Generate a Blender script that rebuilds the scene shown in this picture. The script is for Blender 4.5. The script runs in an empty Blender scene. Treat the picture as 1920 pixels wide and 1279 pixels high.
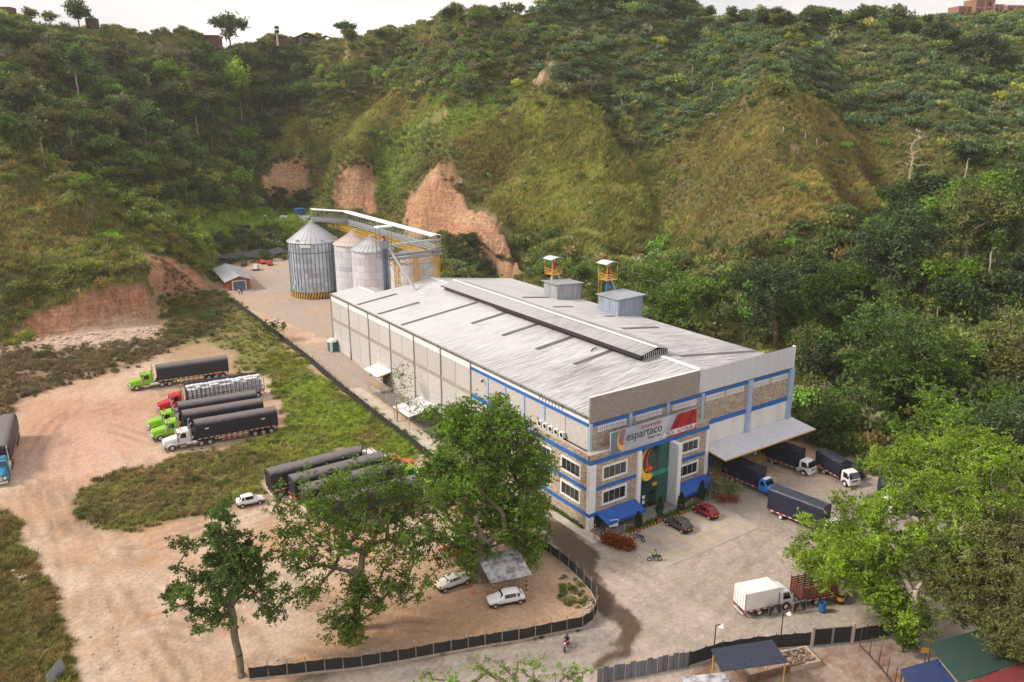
import bpy, bmesh, math, random
import numpy as np
from mathutils import Vector, Matrix
rnd = random.Random(7); RS = np.random.RandomState(5)
sc = bpy.context.scene; col = sc.collection
# ---------------------------------------------------------------- camera
CAM = np.array([-59.504, -70.831, 51.296]); YAW, PITCH, ROLL, FPX = 0.9766, 0.2807, -0.0029, 1482.66
_F = np.array([math.cos(YAW)*math.cos(PITCH), math.sin(YAW)*math.cos(PITCH), -math.sin(PITCH)])
_R = np.array([math.sin(YAW), -math.cos(YAW), 0.0]); _U = np.cross(_R, _F)
_R, _U = _R*math.cos(ROLL)+_U*math.sin(ROLL), _U*math.cos(ROLL)-_R*math.sin(ROLL)
cd = bpy.data.cameras.new('camera'); cam = bpy.data.objects.new('camera', cd); col.objects.link(cam)
cd.sensor_width = 36; cd.lens = FPX/1920*36; cd.clip_start = 1; cd.clip_end = 4000
M = Matrix([[_R[i], _U[i], -_F[i], CAM[i]] for i in range(3)] + [[0, 0, 0, 1]])
cam.matrix_world = M; sc.camera = cam
# ---------------------------------------------------------------- sky, sun, exposure
SUN_AZ, SUN_EL = math.radians(-62), math.radians(40)      # azimuth clockwise from +Y
w = bpy.data.worlds.new('World'); sc.world = w; w.use_nodes = True
nt = w.node_tree; nt.nodes.clear()
sky = nt.nodes.new('ShaderNodeTexSky'); sky.sky_type = 'NISHITA'; sky.sun_disc = False
sky.sun_elevation = SUN_EL; sky.sun_rotation = SUN_AZ; sky.altitude = 700; sky.dust_density = 3.5; sky.air_density = 1.0; sky.ozone_density = 1.0
tc = nt.nodes.new('ShaderNodeTexCoord'); nz = nt.nodes.new('ShaderNodeTexNoise')
nz.inputs['Scale'].default_value = 2.2; nz.inputs['Detail'].default_value = 5
mp = nt.nodes.new('ShaderNodeMapping'); mp.inputs['Scale'].default_value = (1, 1, 3.0)
rp = nt.nodes.new('ShaderNodeValToRGB'); rp.color_ramp.elements[0].position = .2; rp.color_ramp.elements[1].position = .62
rp.color_ramp.elements[0].color = (.75, .75, .75, 1); rp.color_ramp.elements[1].color = (1, 1, 1, 1)
rc_ = nt.nodes.new('ShaderNodeValToRGB'); rc_.color_ramp.elements[0].position = .34; rc_.color_ramp.elements[1].position = .60
rc_.color_ramp.elements[0].color = (5.1, 4.9, 4.95, 1); rc_.color_ramp.elements[1].color = (7.8, 7.15, 6.65, 1); nt.links.new(nz.outputs['Fac'], rc_.inputs[0])
mx = nt.nodes.new('ShaderNodeMixRGB'); nt.links.new(rc_.outputs[0], mx.inputs[2])     # cloud deck over the clear sky
bg = nt.nodes.new('ShaderNodeBackground'); bg.inputs[1].default_value = 0.085
wo = nt.nodes.new('ShaderNodeOutputWorld')
L_ = nt.links.new
L_(tc.outputs['Generated'], mp.inputs['Vector']); L_(mp.outputs[0], nz.inputs['Vector']); L_(nz.outputs['Fac'], rp.inputs[0])
L_(rp.outputs[0], mx.inputs[0]); L_(sky.outputs[0], mx.inputs[1]); L_(mx.outputs[0], bg.inputs[0]); L_(bg.outputs[0], wo.inputs[0])
sd = bpy.data.lights.new('sun', 'SUN'); sd.energy = 2.15; sd.angle = math.radians(11); sd.color = (1.0, .90, .77)
sun = bpy.data.objects.new('sun', sd); col.objects.link(sun)
sdir = Vector((math.sin(SUN_AZ)*math.cos(SUN_EL), math.cos(SUN_AZ)*math.cos(SUN_EL), math.sin(SUN_EL)))
sun.rotation_euler = sdir.to_track_quat('Z', 'Y').to_euler(); sun.location = (0, 0, 200)
sc.view_settings.view_transform = 'Standard'; sc.view_settings.look = 'None'; sc.view_settings.gamma = 1
sc.view_settings.exposure = 1.0; sc.view_settings.use_curve_mapping = False
sc.render.engine = 'CYCLES'; sc.cycles.max_bounces = 5; sc.cycles.transparent_max_bounces = 6
# ---------------------------------------------------------------- helpers
def gz(y): return np.interp(y, [-60, 0, 47, 66, 76, 100, 140], [-0.6, 0, 1.05, 1.9, 2.7, 3.6, 4.5])
def ray(u, v): return _F+_R*(u-960)/FPX-_U*(v-639.5)/FPX
def G(u, v, dz=0.0):                       # surveyed point on the yard seen at photo pixel u, v
    d = ray(u, v); z = 0
    for i in range(50):
        P = CAM+d*(z-CAM[2])/d[2]; z = .5*z+.5*(float(gz(P[1]))+dz)
    return Vector(P)
def at(u, v, D):
    d = ray(u, v); return Vector(CAM+d*(D/math.hypot(d[0], d[1])))
def PX(x, y, z):                           # vectorised photo coordinates of world points
    dx, dy, dz = x-CAM[0], y-CAM[1], z-CAM[2]
    d = np.maximum(dx*_F[0]+dy*_F[1]+dz*_F[2], 1e-3)
    return 960+FPX*(dx*_R[0]+dy*_R[1]+dz*_R[2])/d, 639.5-FPX*(dx*_U[0]+dy*_U[1]+dz*_U[2])/d
def inpoly(x, y, poly):
    r = np.zeros(np.shape(x), bool); n = len(poly)
    for i in range(n):
        x0, y0 = poly[i]; x1, y1 = poly[(i+1) % n]
        if y0 == y1: continue
        c = ((y0 > y) != (y1 > y)) & (x < (x1-x0)*(y-y0)/(y1-y0)+x0); r ^= c
    return r
def polydist(x, y, poly):
    d = np.full(np.shape(x), 1e9); n = len(poly)
    for i in range(n):
        x0, y0 = poly[i]; x1, y1 = poly[(i+1) % n]; ex, ey = x1-x0, y1-y0; l2 = ex*ex+ey*ey+1e-9
        t = np.clip(((x-x0)*ex+(y-y0)*ey)/l2, 0, 1); d = np.minimum(d, np.hypot(x-x0-t*ex, y-y0-t*ey))
    return d
_perm = np.random.RandomState(3).permutation(512); _perm = np.concatenate([_perm, _perm]); _rv = np.random.RandomState(4).rand(512)
def vnoise(x, y):
    xi = np.floor(x).astype(int); yi = np.floor(y).astype(int); xf = x-xi; yf = y-yi
    u = xf*xf*(3-2*xf); v = yf*yf*(3-2*yf)
    h = lambda a, b: _rv[_perm[(_perm[a & 255]+b) & 511]]
    return (h(xi, yi)*(1-u)+h(xi+1, yi)*u)*(1-v)+(h(xi, yi+1)*(1-u)+h(xi+1, yi+1)*u)*v
def fbm(x, y, o=4):
    s = 0; a = .5; t = 0
    for i in range(o):
        s = s+a*vnoise(x+17.3*i, y+9.1*i); t += a; a *= .5; x = x*2.03; y = y*2.03
    return s/t
class MB:
    def __init__(s): s.v = []; s.f = []; s.m = []; s.mi = 0
    def add(s, vs, fs):
        o = len(s.v); s.v += [tuple(p) for p in vs]
        for f in fs: s.f.append(tuple(i+o for i in f)); s.m.append(s.mi)
        return s
    def box(s, x0, x1, y0, y1, z0, z1):
        return s.add([(x0,y0,z0),(x1,y0,z0),(x1,y1,z0),(x0,y1,z0),(x0,y0,z1),(x1,y0,z1),(x1,y1,z1),(x0,y1,z1)],
            [(0,3,2,1),(4,5,6,7),(0,1,5,4),(1,2,6,5),(2,3,7,6),(3,0,4,7)])
    def quad(s, a, b, c, d): return s.add([a, b, c, d], [(0,1,2,3)])
    def hexa(s, lo, hi):
        return s.add(list(lo)+list(hi), [(0,3,2,1),(4,5,6,7),(0,1,5,4),(1,2,6,5),(2,3,7,6),(3,0,4,7)])
    def prism(s, poly, z0, z1):
        n = len(poly); vs = [(p[0],p[1],z0) for p in poly]+[(p[0],p[1],z1) for p in poly]
        return s.add(vs, [tuple(range(n-1,-1,-1)), tuple(range(n,2*n))]+[(i,(i+1)%n,n+(i+1)%n,n+i) for i in range(n)])
    def extr(s, poly, a0, a1, ax='y'):
        n = len(poly)
        mk = (lambda p, t: (p[0], t, p[1])) if ax == 'y' else (lambda p, t: (t, p[0], p[1]))
        vs = [mk(p, a0) for p in poly]+[mk(p, a1) for p in poly]
        return s.add(vs, [tuple(range(n)), tuple(range(2*n-1,n-1,-1))]+[(i,n+i,n+(i+1)%n,(i+1)%n) for i in range(n)])
    def tube(s, p0, p1, r0, r1=None, n=6, cap=True):
        p0 = Vector(p0); p1 = Vector(p1); r1 = r0 if r1 is None else r1; d = (p1-p0)
        if d.length < 1e-6: return s
        d.normalize(); a = d.orthogonal().normalized(); b = d.cross(a); vs = []
        for p, r in ((p0, r0), (p1, r1)):
            for i in range(n):
                t = 2*math.pi*i/n; vs.append(p+a*(r*math.cos(t))+b*(r*math.sin(t)))
        fs = [(i,(i+1)%n,n+(i+1)%n,n+i) for i in range(n)]
        if cap: fs += [tuple(range(n-1,-1,-1)), tuple(range(n,2*n))]
        return s.add(vs, fs)
    def path(s, pts, r, n=5):
        for i in range(len(pts)-1): s.tube(pts[i], pts[i+1], r, r, n)
        return s
    def beam(s, p0, p1, w, h):
        p0 = Vector(p0); p1 = Vector(p1); d = (p1-p0).normalized()
        u = Vector((0,0,1)) if abs(d.z) < .95 else Vector((1,0,0)); a = d.cross(u).normalized()*(w/2); b = a.cross(d).normalized()*(h/2)
        return s.hexa([p0-a-b,p0+a-b,p1+a-b,p1-a-b],[p0-a+b,p0+a+b,p1+a+b,p1-a+b])
    def lathe(s, prof, c=(0,0,0), n=16, ax='z', a0=0, a1=2*math.pi):
        full = abs(a1-a0-2*math.pi) < 1e-6; k = n if full else n+1; vs = []
        for r, z in prof:
            for i in range(k):
                t = a0+(a1-a0)*i/n; x, y = r*math.cos(t), r*math.sin(t)
                vs.append((c[0]+x,c[1]+y,c[2]+z) if ax == 'z' else (c[0]+x,c[1]+z,c[2]+y) if ax == 'y' else (c[0]+z,c[1]+x,c[2]+y))
        fs = []
        for j in range(len(prof)-1):
            for i in range(n): i2 = (i+1) % k; fs.append((j*k+i,j*k+i2,(j+1)*k+i2,(j+1)*k+i))
        return s.add(vs, fs)
    def loft(s, rings, closed=True, caps=True):
        n = len(rings[0]); vs = [p for r in rings for p in r]; fs = []
        for j in range(len(rings)-1):
            for i in range(n if closed else n-1): i2 = (i+1) % n; fs.append((j*n+i,j*n+i2,(j+1)*n+i2,(j+1)*n+i))
        if caps and closed: fs += [tuple(range(n-1,-1,-1)), tuple(range((len(rings)-1)*n, len(rings)*n))]
        return s.add(vs, fs)
    def mesh(s, name, mats, smooth=False, fix=False):
        me = bpy.data.meshes.new(name); me.from_pydata(s.v, [], s.f)
        mats = mats if isinstance(mats, (list, tuple)) else [mats]
        for m in mats: me.materials.append(m)
        if len(mats) > 1: me.polygons.foreach_set('material_index', s.m)
        if smooth: me.polygons.foreach_set('use_smooth', [True]*len(me.polygons))
        if fix:
            bm = bmesh.new(); bm.from_mesh(me); bmesh.ops.recalc_face_normals(bm, faces=bm.faces); bm.to_mesh(me); bm.free()
        me.update(); return me
    def build(s, name, mats, parent=None, smooth=False, fix=True, bevel=0, **kw):
        o = bpy.data.objects.new(name, s.mesh(name, mats, smooth, fix)); col.objects.link(o); o.parent = parent
        if bevel:
            md = o.modifiers.new('bevel', 'BEVEL'); md.width = bevel; md.segments = 2; md.limit_method = 'ANGLE'; md.angle_limit = .6
        tag(o, **kw); return o
def tag(o, label=None, cat=None, group=None, kind=None):
    if label: o['label'] = label
    if cat: o['category'] = cat
    if group: o['group'] = group
    if kind: o['kind'] = kind
    return o
def thing(name, label, cat, loc=(0,0,0), rz=0, group=None):
    o = bpy.data.objects.new(name, None); col.objects.link(o); o.location = loc; o.rotation_euler = (0,0,rz)
    o.empty_display_size = .3; return tag(o, label, cat, group)
def linkmesh(name, me, parent, loc=(0,0,0), rot=(0,0,0), scl=(1,1,1)):
    o = bpy.data.objects.new(name, me); col.objects.link(o); o.parent = parent; o.location = loc; o.rotation_euler = rot; o.scale = scl; return o
def copy_tree(o, parent=None):
    c = o.copy(); col.objects.link(c); c.parent = parent
    for ch in [k for k in ALLCH.get(o.name, [])]: copy_tree(ch, c)
    return c
ALLCH = {}
def index_children():
    ALLCH.clear()
    for o in bpy.data.objects:
        if o.parent: ALLCH.setdefault(o.parent.name, []).append(o)
# ---------------------------------------------------------------- materials
def lk(nt, a, b): nt.links.new(a, b)
MATS = {}
def pm(name, c1, c2=None, scale=3.0, rough=.6, metal=0.0, bump=0.0, bscale=None, stretch=(1,1,1), spec=.5, det=4, lo=.35, hi=.65, trans=0):
    m = bpy.data.materials.new(name); m.use_nodes = True; nt = m.node_tree; b = nt.nodes['Principled BSDF']
    b.inputs['Roughness'].default_value = rough; b.inputs['Metallic'].default_value = metal; b.inputs['Specular IOR Level'].default_value = spec
    b.inputs['Base Color'].default_value = (*c1, 1)
    if c2 or bump:
        t = nt.nodes.new('ShaderNodeTexCoord'); mp = nt.nodes.new('ShaderNodeMapping'); mp.inputs['Scale'].default_value = stretch
        lk(nt, t.outputs['Object'], mp.inputs['Vector'])
    if c2:
        n = nt.nodes.new('ShaderNodeTexNoise'); n.inputs['Scale'].default_value = scale; n.inputs['Detail'].default_value = det; n.inputs['Roughness'].default_value = .65
        r = nt.nodes.new('ShaderNodeValToRGB'); r.color_ramp.elements[0].position = lo; r.color_ramp.elements[1].position = hi
        r.color_ramp.elements[0].color = (*c1, 1); r.color_ramp.elements[1].color = (*c2, 1)
        lk(nt, mp.outputs[0], n.inputs['Vector']); lk(nt, n.outputs['Fac'], r.inputs[0]); lk(nt, r.outputs[0], b.inputs['Base Color'])
    if bump:
        n2 = nt.nodes.new('ShaderNodeTexNoise'); n2.inputs['Scale'].default_value = bscale or scale*3; n2.inputs['Detail'].default_value = 5
        bp = nt.nodes.new('ShaderNodeBump'); bp.inputs['Strength'].default_value = min(1, bump); bp.inputs['Distance'].default_value = .05*max(1, bump)
        lk(nt, mp.outputs[0], n2.inputs['Vector']); lk(nt, n2.outputs['Fac'], bp.inputs['Height']); lk(nt, bp.outputs[0], b.inputs['Normal'])
    MATS[name] = m; return m
def leafmat(name, ca, cb, trans=.3, attr=None, rough=.55, cluster=None):
    """foliage: colour varies from leaf to leaf (random per island) and from plant to plant (random per object)"""
    m = bpy.data.materials.new(name); m.use_nodes = True; nt = m.node_tree; b = nt.nodes['Principled BSDF']; out = nt.nodes['Material Output']
    g = nt.nodes.new('ShaderNodeNewGeometry'); r = nt.nodes.new('ShaderNodeValToRGB')
    r.color_ramp.elements[0].color = (*ca, 1); r.color_ramp.elements[1].color = (*cb, 1)
    lk(nt, g.outputs['Random Per Island'], r.inputs[0]); c = r.outputs[0]
    oi = nt.nodes.new('ShaderNodeObjectInfo'); hv = nt.nodes.new('ShaderNodeHueSaturation')
    mr = nt.nodes.new('ShaderNodeMapRange'); mr.inputs[3].default_value = .74; mr.inputs[4].default_value = 1.28
    lk(nt, oi.outputs['Random'], mr.inputs[0]); lk(nt, mr.outputs[0], hv.inputs['Value']); lk(nt, c, hv.inputs['Color']); c = hv.outputs[0]
    if attr:
        a = nt.nodes.new('ShaderNodeAttribute'); a.attribute_type = 'INSTANCER'; a.attribute_name = attr
        mu = nt.nodes.new('ShaderNodeMixRGB'); mu.blend_type = 'MULTIPLY'; mu.inputs[0].default_value = 1
        lk(nt, c, mu.inputs[1]); lk(nt, a.outputs['Color'], mu.inputs[2]); c = mu.outputs[0]
    if cluster:
        t = nt.nodes.new('ShaderNodeTexCoord'); n = nt.nodes.new('ShaderNodeTexNoise'); n.inputs['Scale'].default_value = cluster; n.inputs['Detail'].default_value = 2
        m2 = nt.nodes.new('ShaderNodeMapRange'); m2.inputs[1].default_value = .35; m2.inputs[2].default_value = .65; m2.inputs[3].default_value = .55; m2.inputs[4].default_value = 1.45
        h2 = nt.nodes.new('ShaderNodeHueSaturation'); lk(nt, t.outputs['Object'], n.inputs['Vector']); lk(nt, n.outputs['Fac'], m2.inputs[0]); lk(nt, m2.outputs[0], h2.inputs['Value']); lk(nt, c, h2.inputs['Color']); c = h2.outputs[0]
    lk(nt, c, b.inputs['Base Color']); b.inputs['Roughness'].default_value = rough; b.inputs['Specular IOR Level'].default_value = .3
    tr = nt.nodes.new('ShaderNodeBsdfTranslucent'); ms = nt.nodes.new('ShaderNodeMixShader'); ms.inputs[0].default_value = trans
    lk(nt, c, tr.inputs['Color']); lk(nt, b.outputs[0], ms.inputs[1]); lk(nt, tr.outputs[0], ms.inputs[2]); lk(nt, ms.outputs[0], out.inputs['Surface'])
    MATS[name] = m; return m
# ================================================================ terrain
YARD = [(-180,-140),(-180,112),(-75,119),(-53,123),(-28,125),(-19,138),(-8,150),(-3,170),(6,198),(22,200),(31,172),(36,140),(44,112),(46,60),(45,0),(47,-8),(50,-20),(50,-45),(70,-75),(90,-140)]
HILLC = {-260:[(700,195),(600,205),(450,225),(300,252),(200,295),(100,355),(30,400)],
 0:[(640,198),(600,203),(530,208),(450,225),(380,240),(310,255),(200,305),(100,362),(42,400)],
 150:[(630,196),(545,200),(470,215),(400,240),(340,275),(200,330),(100,378),(65,402)],
 290:[(612,199),(530,203),(485,218),(440,240),(390,285),(250,345),(150,382),(75,405)],
 400:[(548,230),(525,235),(485,250),(440,280),(400,300),(300,345),(200,378),(80,408)],
 500:[(490,272),(460,290),(400,340),(350,368),(250,400),(150,432),(82,455)],
 575:[(470,285),(430,310),(400,340),(357,372),(302,379),(250,395),(150,430),(85,458)],
 665:[(430,300),(398,330),(318,337),(250,357),(150,410),(85,450)],
 705:[(450,285),(400,325),(340,345),(250,372),(150,402),(76,436)],
 750:[(470,265),(440,293),(345,322),(270,360),(180,395),(110,410),(64,424)],
 820:[(470,262),(435,280),(325,288),(250,320),(180,345),(100,375),(28,400)],
 940:[(510,248),(485,256),(395,264),(330,282),(250,305),(180,325),(130,342),(35,392)],
 1030:[(520,228),(470,246),(400,265),(300,290),(200,315),(150,326),(80,350),(12,372)],
 1110:[(545,212),(450,240),(350,268),(250,296),(200,314),(100,346),(0,376)],
 1240:[(565,202),(470,240),(400,266),(330,292),(250,315),(180,335),(100,356),(-6,380)],
 1350:[(610,178),(500,208),(420,233),(320,262),(220,296),(140,325),(60,355),(16,374)],
 1450:[(640,172),(520,200),(420,222),(300,252),(165,290),(90,332),(38,368)],
 1540:[(700,156),(560,192),(430,228),(300,264),(200,302),(105,345),(42,380)],
 1640:[(780,138),(600,186),(450,240),(350,285),(250,320),(180,342),(108,362),(42,392)],
 1750:[(850,122),(700,150),(550,190),(400,245),(300,290),(200,330),(108,372),(56,408)],
 1900:[(950,106),(800,128),(600,170),(450,220),(300,290),(150,362),(46,430)],
 2150:[(1000,101),(800,128),(600,170),(450,220),(300,290),(150,362),(46,430)]}
cps = []
for u, lst in HILLC.items():
    for v, D in lst:
        p = at(u, v, D); cps.append((p.x, p.y, p.z))
    for dD, dz in ((35, -4), (110, -18), (220, -30)):
        q = at(u, lst[-1][0], lst[-1][1]+dD); cps.append((q.x, q.y, p.z+dz))
cps = np.array(cps)
bp_ = []                                      # the level yard
for x in range(-180, 50, 20):
    for y in range(-140, 200, 18):
        if inpoly(np.array([float(x)]), np.array([float(y)]), YARD)[0] and polydist(np.array([float(x)]), np.array([float(y)]), YARD)[0] > 3: bp_.append((x, y, float(gz(y))))
cps = np.vstack([cps, np.array(bp_)])
_k = lambda d2: np.sqrt(d2+25.0)
_d2 = ((cps[:,None,:2]-cps[None,:,:2])**2).sum(2)
_A = np.zeros((len(cps)+1,)*2); _A[:-1,:-1] = _k(_d2)-np.eye(len(cps))*.4; _A[-1,:-1] = 1; _A[:-1,-1] = 1
_w = np.linalg.solve(_A, np.append(cps[:,2], 0))
def hraw(x, y):
    x = np.asarray(x, float); y = np.asarray(y, float); out = np.empty(x.shape); xf = x.ravel(); yf = y.ravel(); of = out.ravel()
    for i in range(0, len(xf), 20000):
        d2 = (xf[i:i+20000,None]-cps[None,:,0])**2+(yf[i:i+20000,None]-cps[None,:,1])**2
        of[i:i+20000] = _k(d2)@_w[:-1]+_w[-1]
    return of.reshape(x.shape)
CLIFFS = [[(490,352),(496,318),(525,298),(560,303),(580,325),(582,355),(535,352)],
 [(624,392),(640,335),(662,313),(695,312),(705,350),(697,397)],
 [(762,445),(772,372),(798,328),(818,314),(855,348),(868,384),(912,390),(942,420),(968,492),(945,498),(885,440)],
 [(18,628),(60,592),(150,560),(232,534),(272,528),(292,570),(306,612),(200,628),(90,640)],
 [(266,470),(305,476),(350,498),(404,530),(428,548),(300,552),(284,520)]]
SOIL = [[(800,228),(835,200),(845,210),(818,235)],[(998,158),(1010,140),(1035,112),(1045,120),(1032,150),(1010,162)],[(885,155),(905,138),(912,165)],[(775,240),(835,200),(840,208),(790,240)],[(640,115),(652,82),(662,85),(648,120)],[(1565,108),(1590,105),(1600,122),(1570,125)],[(930,225),(945,215),(950,240)],[(1480,270),(1500,268),(1500,290)]]
def GHraw(u, v):
    d = ray(u, v); D = np.arange(180, 470, 2.0); tt = D/math.hypot(d[0], d[1]); P_ = CAM[None,:]+d[None,:]*tt[:,None]; low = P_[:,2] < hraw(P_[:,0], P_[:,1]); k = int(np.argmax(low)) if low.any() else len(D)-1
    return P_[k,0], P_[k,1]
SPURS = [(7,13,[(1035,140),(985,200),(900,262),(845,312)]),(6,12,[(800,110),(760,180),(700,260),(668,308)]),(9,15,[(1440,155),(1465,250),(1450,350),(1385,450)]),(6,14,[(1640,60),(1700,160),(1780,260)]),(6,13,[(690,100),(620,190),(572,292)]),(4,12,[(0,315),(150,372),(260,432),(380,495)]),
 (-8,11,[(960,175),(860,245),(760,325),(725,385)]),(-9,13,[(1130,175),(1190,265),(1260,375),(1290,480)]),(-7,11,[(730,115),(690,190),(620,270),(600,350)]),(-8,13,[(1560,180),(1640,280),(1690,390)]),(-6,12,[(1300,60),(1320,140),(1350,235)]),(-8,14,[(470,140),(430,250),(420,340)]),(-6,12,[(1840,140),(1870,260)]),(-6,11,[(1100,60),(1120,130)]),(-5,11,[(280,130),(330,230)]),(5,12,[(330,110),(380,210)]),(5,12,[(1200,70),(1240,180)])]
SPURS = [(a_, w_, [GHraw(*p) for p in pl]) for a_, w_, pl in SPURS]
def spurline(x, y):
    o = np.zeros(np.shape(x))
    for a_, w_, pl in SPURS:
        dd = np.full(np.shape(x), 1e9)
        for i in range(len(pl)-1):
            (x0,y0),(x1,y1) = pl[i], pl[i+1]; ex, ey = x1-x0, y1-y0; s = np.clip(((x-x0)*ex+(y-y0)*ey)/(ex*ex+ey*ey+1e-9), 0, 1); dd = np.minimum(dd, np.hypot(x-x0-s*ex, y-y0-s*ey))
        o = o+a_*np.exp(-(dd/w_)**1.4)
    return o
def Hfun(x, y):
    """ground height; 0..1 hill weight; cliff mask"""
    x = np.asarray(x, float); y = np.asarray(y, float)
    ins = inpoly(x, y, YARD); d = polydist(x, y, YARD); g = gz(y)
    wgt = np.where(ins, 0, np.clip(d/5, 0, 1)); wgt = wgt*wgt*(3-2*wgt)
    h = hraw(x, y); h = np.maximum(h, g-1.0)
    n = (.5-np.abs(fbm(x/26+3, y/26, 2)-.5)*4)*6.5+(fbm(x/12, y/12, 3)-.5)*6+(fbm(x/5, y/5, 2)-.5)*2.4
    far = np.clip((d-4)/25, 0, 1)*wgt
    u, v = PX(x, y, h); cl = np.zeros(x.shape); sp_ = spurline(x, y)
    for P in CLIFFS:
        uq = u+(fbm(x/4,y/4,3)-.5)*30; vq = v+(fbm(x/4+7,y/4,3)-.5)*24; dd = polydist(uq, vq, P); i = inpoly(uq, vq, P); cl = np.maximum(cl, np.where(i, np.clip(.5+dd/6, 0, 1), np.clip(.5-dd/6, 0, 1)))
    cl = cl*wgt
    z = g*(1-wgt)+(h+(n+sp_)*far*(1-cl))*wgt
    gr = np.abs(fbm(x/1.6+y/7, y/2.4-x/9, 2)-.5)*3.4+(fbm(x/5, y/5, 2)-.5)*2.0   # erosion gullies down the cut faces
    z = z-cl*gr
    z = z+(1-wgt)*((fbm(x/3.5, y/3.5, 3)-.5)*.16)*np.where((x > -2) & (y > -2) & (x < 42) & (y < 90), 0, 1)
    return z, wgt, cl
def hz(x, y): return float(Hfun(np.array([float(x)]), np.array([float(y)]))[0][0])
def axis(segs):
    out = [segs[0][0]]
    for a, b, s in segs: out += list(np.linspace(a, b, max(1, int(round((b-a)/s)))+1)[1:])
    return np.array(out)
gx = axis([(-1500,-300,300),(-300,-110,12),(-110,-72,1.5),(-72,46,.38),(46,130,1.4),(130,420,2.2),(420,700,20),(700,2500,300)])
gy = axis([(-1200,-200,200),(-200,-60,10),(-60,-45,1.2),(-45,62,.38),(62,200,1.1),(200,430,2.2),(430,700,20),(700,2500,300)])
X, Y = np.meshgrid(gx, gy, indexing='ij'); Z, WG, CL = Hfun(X, Y)
U_, V_ = PX(X, Y, Z)
# ---- ground cover map (real stains, soils and turf; colours only)
nA = fbm(X/2.2, Y/2.2, 4)-.5; nB = fbm(X/9+50, Y/9, 3)-.5; nC = fbm(X/.9, Y/.9+30, 3)-.5
pxm = FPX/np.maximum(40, np.hypot(X-CAM[0], Y-CAM[1]))     # photo pixels per metre
uw = U_+(nA*2.4+nC*1.0)*pxm; vw = V_+(fbm(X/2.2+90, Y/2.2, 4)-.5)*1.4*pxm
def L(*c): return np.array(c)
def mixc(base, c, wt): return base*(1-wt[...,None])+c*wt[...,None]
def region(P, soft=.6):
    i = inpoly(uw, vw, P); d = polydist(uw, vw, P)/pxm*np.where(V_ > 500, 1.6, 1)
    return np.where(i, np.clip(.5+d/soft/2, 0, 1), np.clip(.5-d/soft/2, 0, 1))
dirt = L(.445,.30,.205); palet = L(.55,.42,.325); orange = L(.47,.28,.155); road = L(.345,.295,.255); grassy = L(.15,.17,.045); brown = L(.20,.145,.075)
C3 = np.ones(X.shape+(3,))*dirt
C3 = mixc(C3, palet, np.clip(nB*3.4+.35+nA*2.0, 0, 1)); C3 = mixc(C3, orange, np.clip(nA*2.6-nB*2.6-.15, 0, 1)*.95); C3 = mixc(C3, L(.30,.205,.15), np.clip(fbm(X/1.4+3,Y/4.5+8,4)*4-2.35, 0, 1)*.55)
C3 = mixc(C3, L(.40,.31,.25), np.clip(nC*3-.5, 0, 1)*.55)
RED = region([(20,830),(90,740),(250,730),(290,800),(300,870),(180,900),(60,900)], 6); C3 = mixc(C3, L(.50,.27,.19), RED*.6)
GRASS_R = [(432,562),(470,590),(520,642),(640,737),(770,818),(790,860),(715,860),(640,842),(492,892),(500,932),(440,944),(330,978),(215,992),(160,985),(140,955),(146,925),(175,905),(235,884),(300,872),(330,858),(440,838),(540,806),(530,760),(505,705),(440,690),(446,660),(380,640),(310,655),(305,620),(330,590),(400,560)]
GRASS_L = [(-400,950),(0,952),(28,975),(52,1030),(82,1085),(118,1150),(138,1215),(146,1290),(146,1500),(-400,1500)]
SCRUB = [(-300,668),(0,655),(180,652),(305,634),(330,600),(300,560),(300,520),(420,540),(440,560),(420,610),(330,650),(250,690),(160,705),(70,735),(25,760),(20,800),(-300,900)]
gR = region(GRASS_R, 1.2); gL = region(GRASS_L, .8); sB = region(SCRUB, 1.5)
dry = np.clip(.5+nB*3+nA*1.2, 0, 1)
C3 = mixc(C3, L(.27,.20,.11), region([(300,600),(440,570),(520,650),(480,700),(420,700),(300,690)], 5)*.6)
C3 = mixc(C3, mixc(np.ones(C3.shape)*grassy, brown, dry*.75), np.maximum(gR, gL))
C3 = mixc(C3, mixc(np.ones(C3.shape)*L(.10,.085,.04), L(.22,.15,.10), np.clip(.5+nA*2.5, 0, 1)), sB*np.clip(.8+nA*2.5, 0, 1))
rubble = region([(-100,640),(0,632),(180,624),(298,606),(312,628),(300,646),(160,660),(-100,668)], 1.0)
C3 = mixc(C3, mixc(np.ones(C3.shape)*L(.38,.25,.19), L(.52,.41,.35), np.clip(nC*6+.2, 0, 1)), rubble*np.clip(.8+nA*3, 0, 1)*.8)
# side road behind the fence, towards the silos
sr = ((X > -7.6) & (X < 0.2) & (Y > 8) & (Y < 90)) | inpoly(U_, V_, [(440,568),(470,500),(545,478),(560,560),(640,560),(640,660),(625,640)])
sr = sr & (X > -9.5) & (WG < .3)
C3 = np.where(sr[...,None], mixc(np.ones(C3.shape)*L(.37,.31,.27), L(.43,.31,.23), np.clip(nB*3+.2+nA, 0, 1)), C3)
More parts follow.
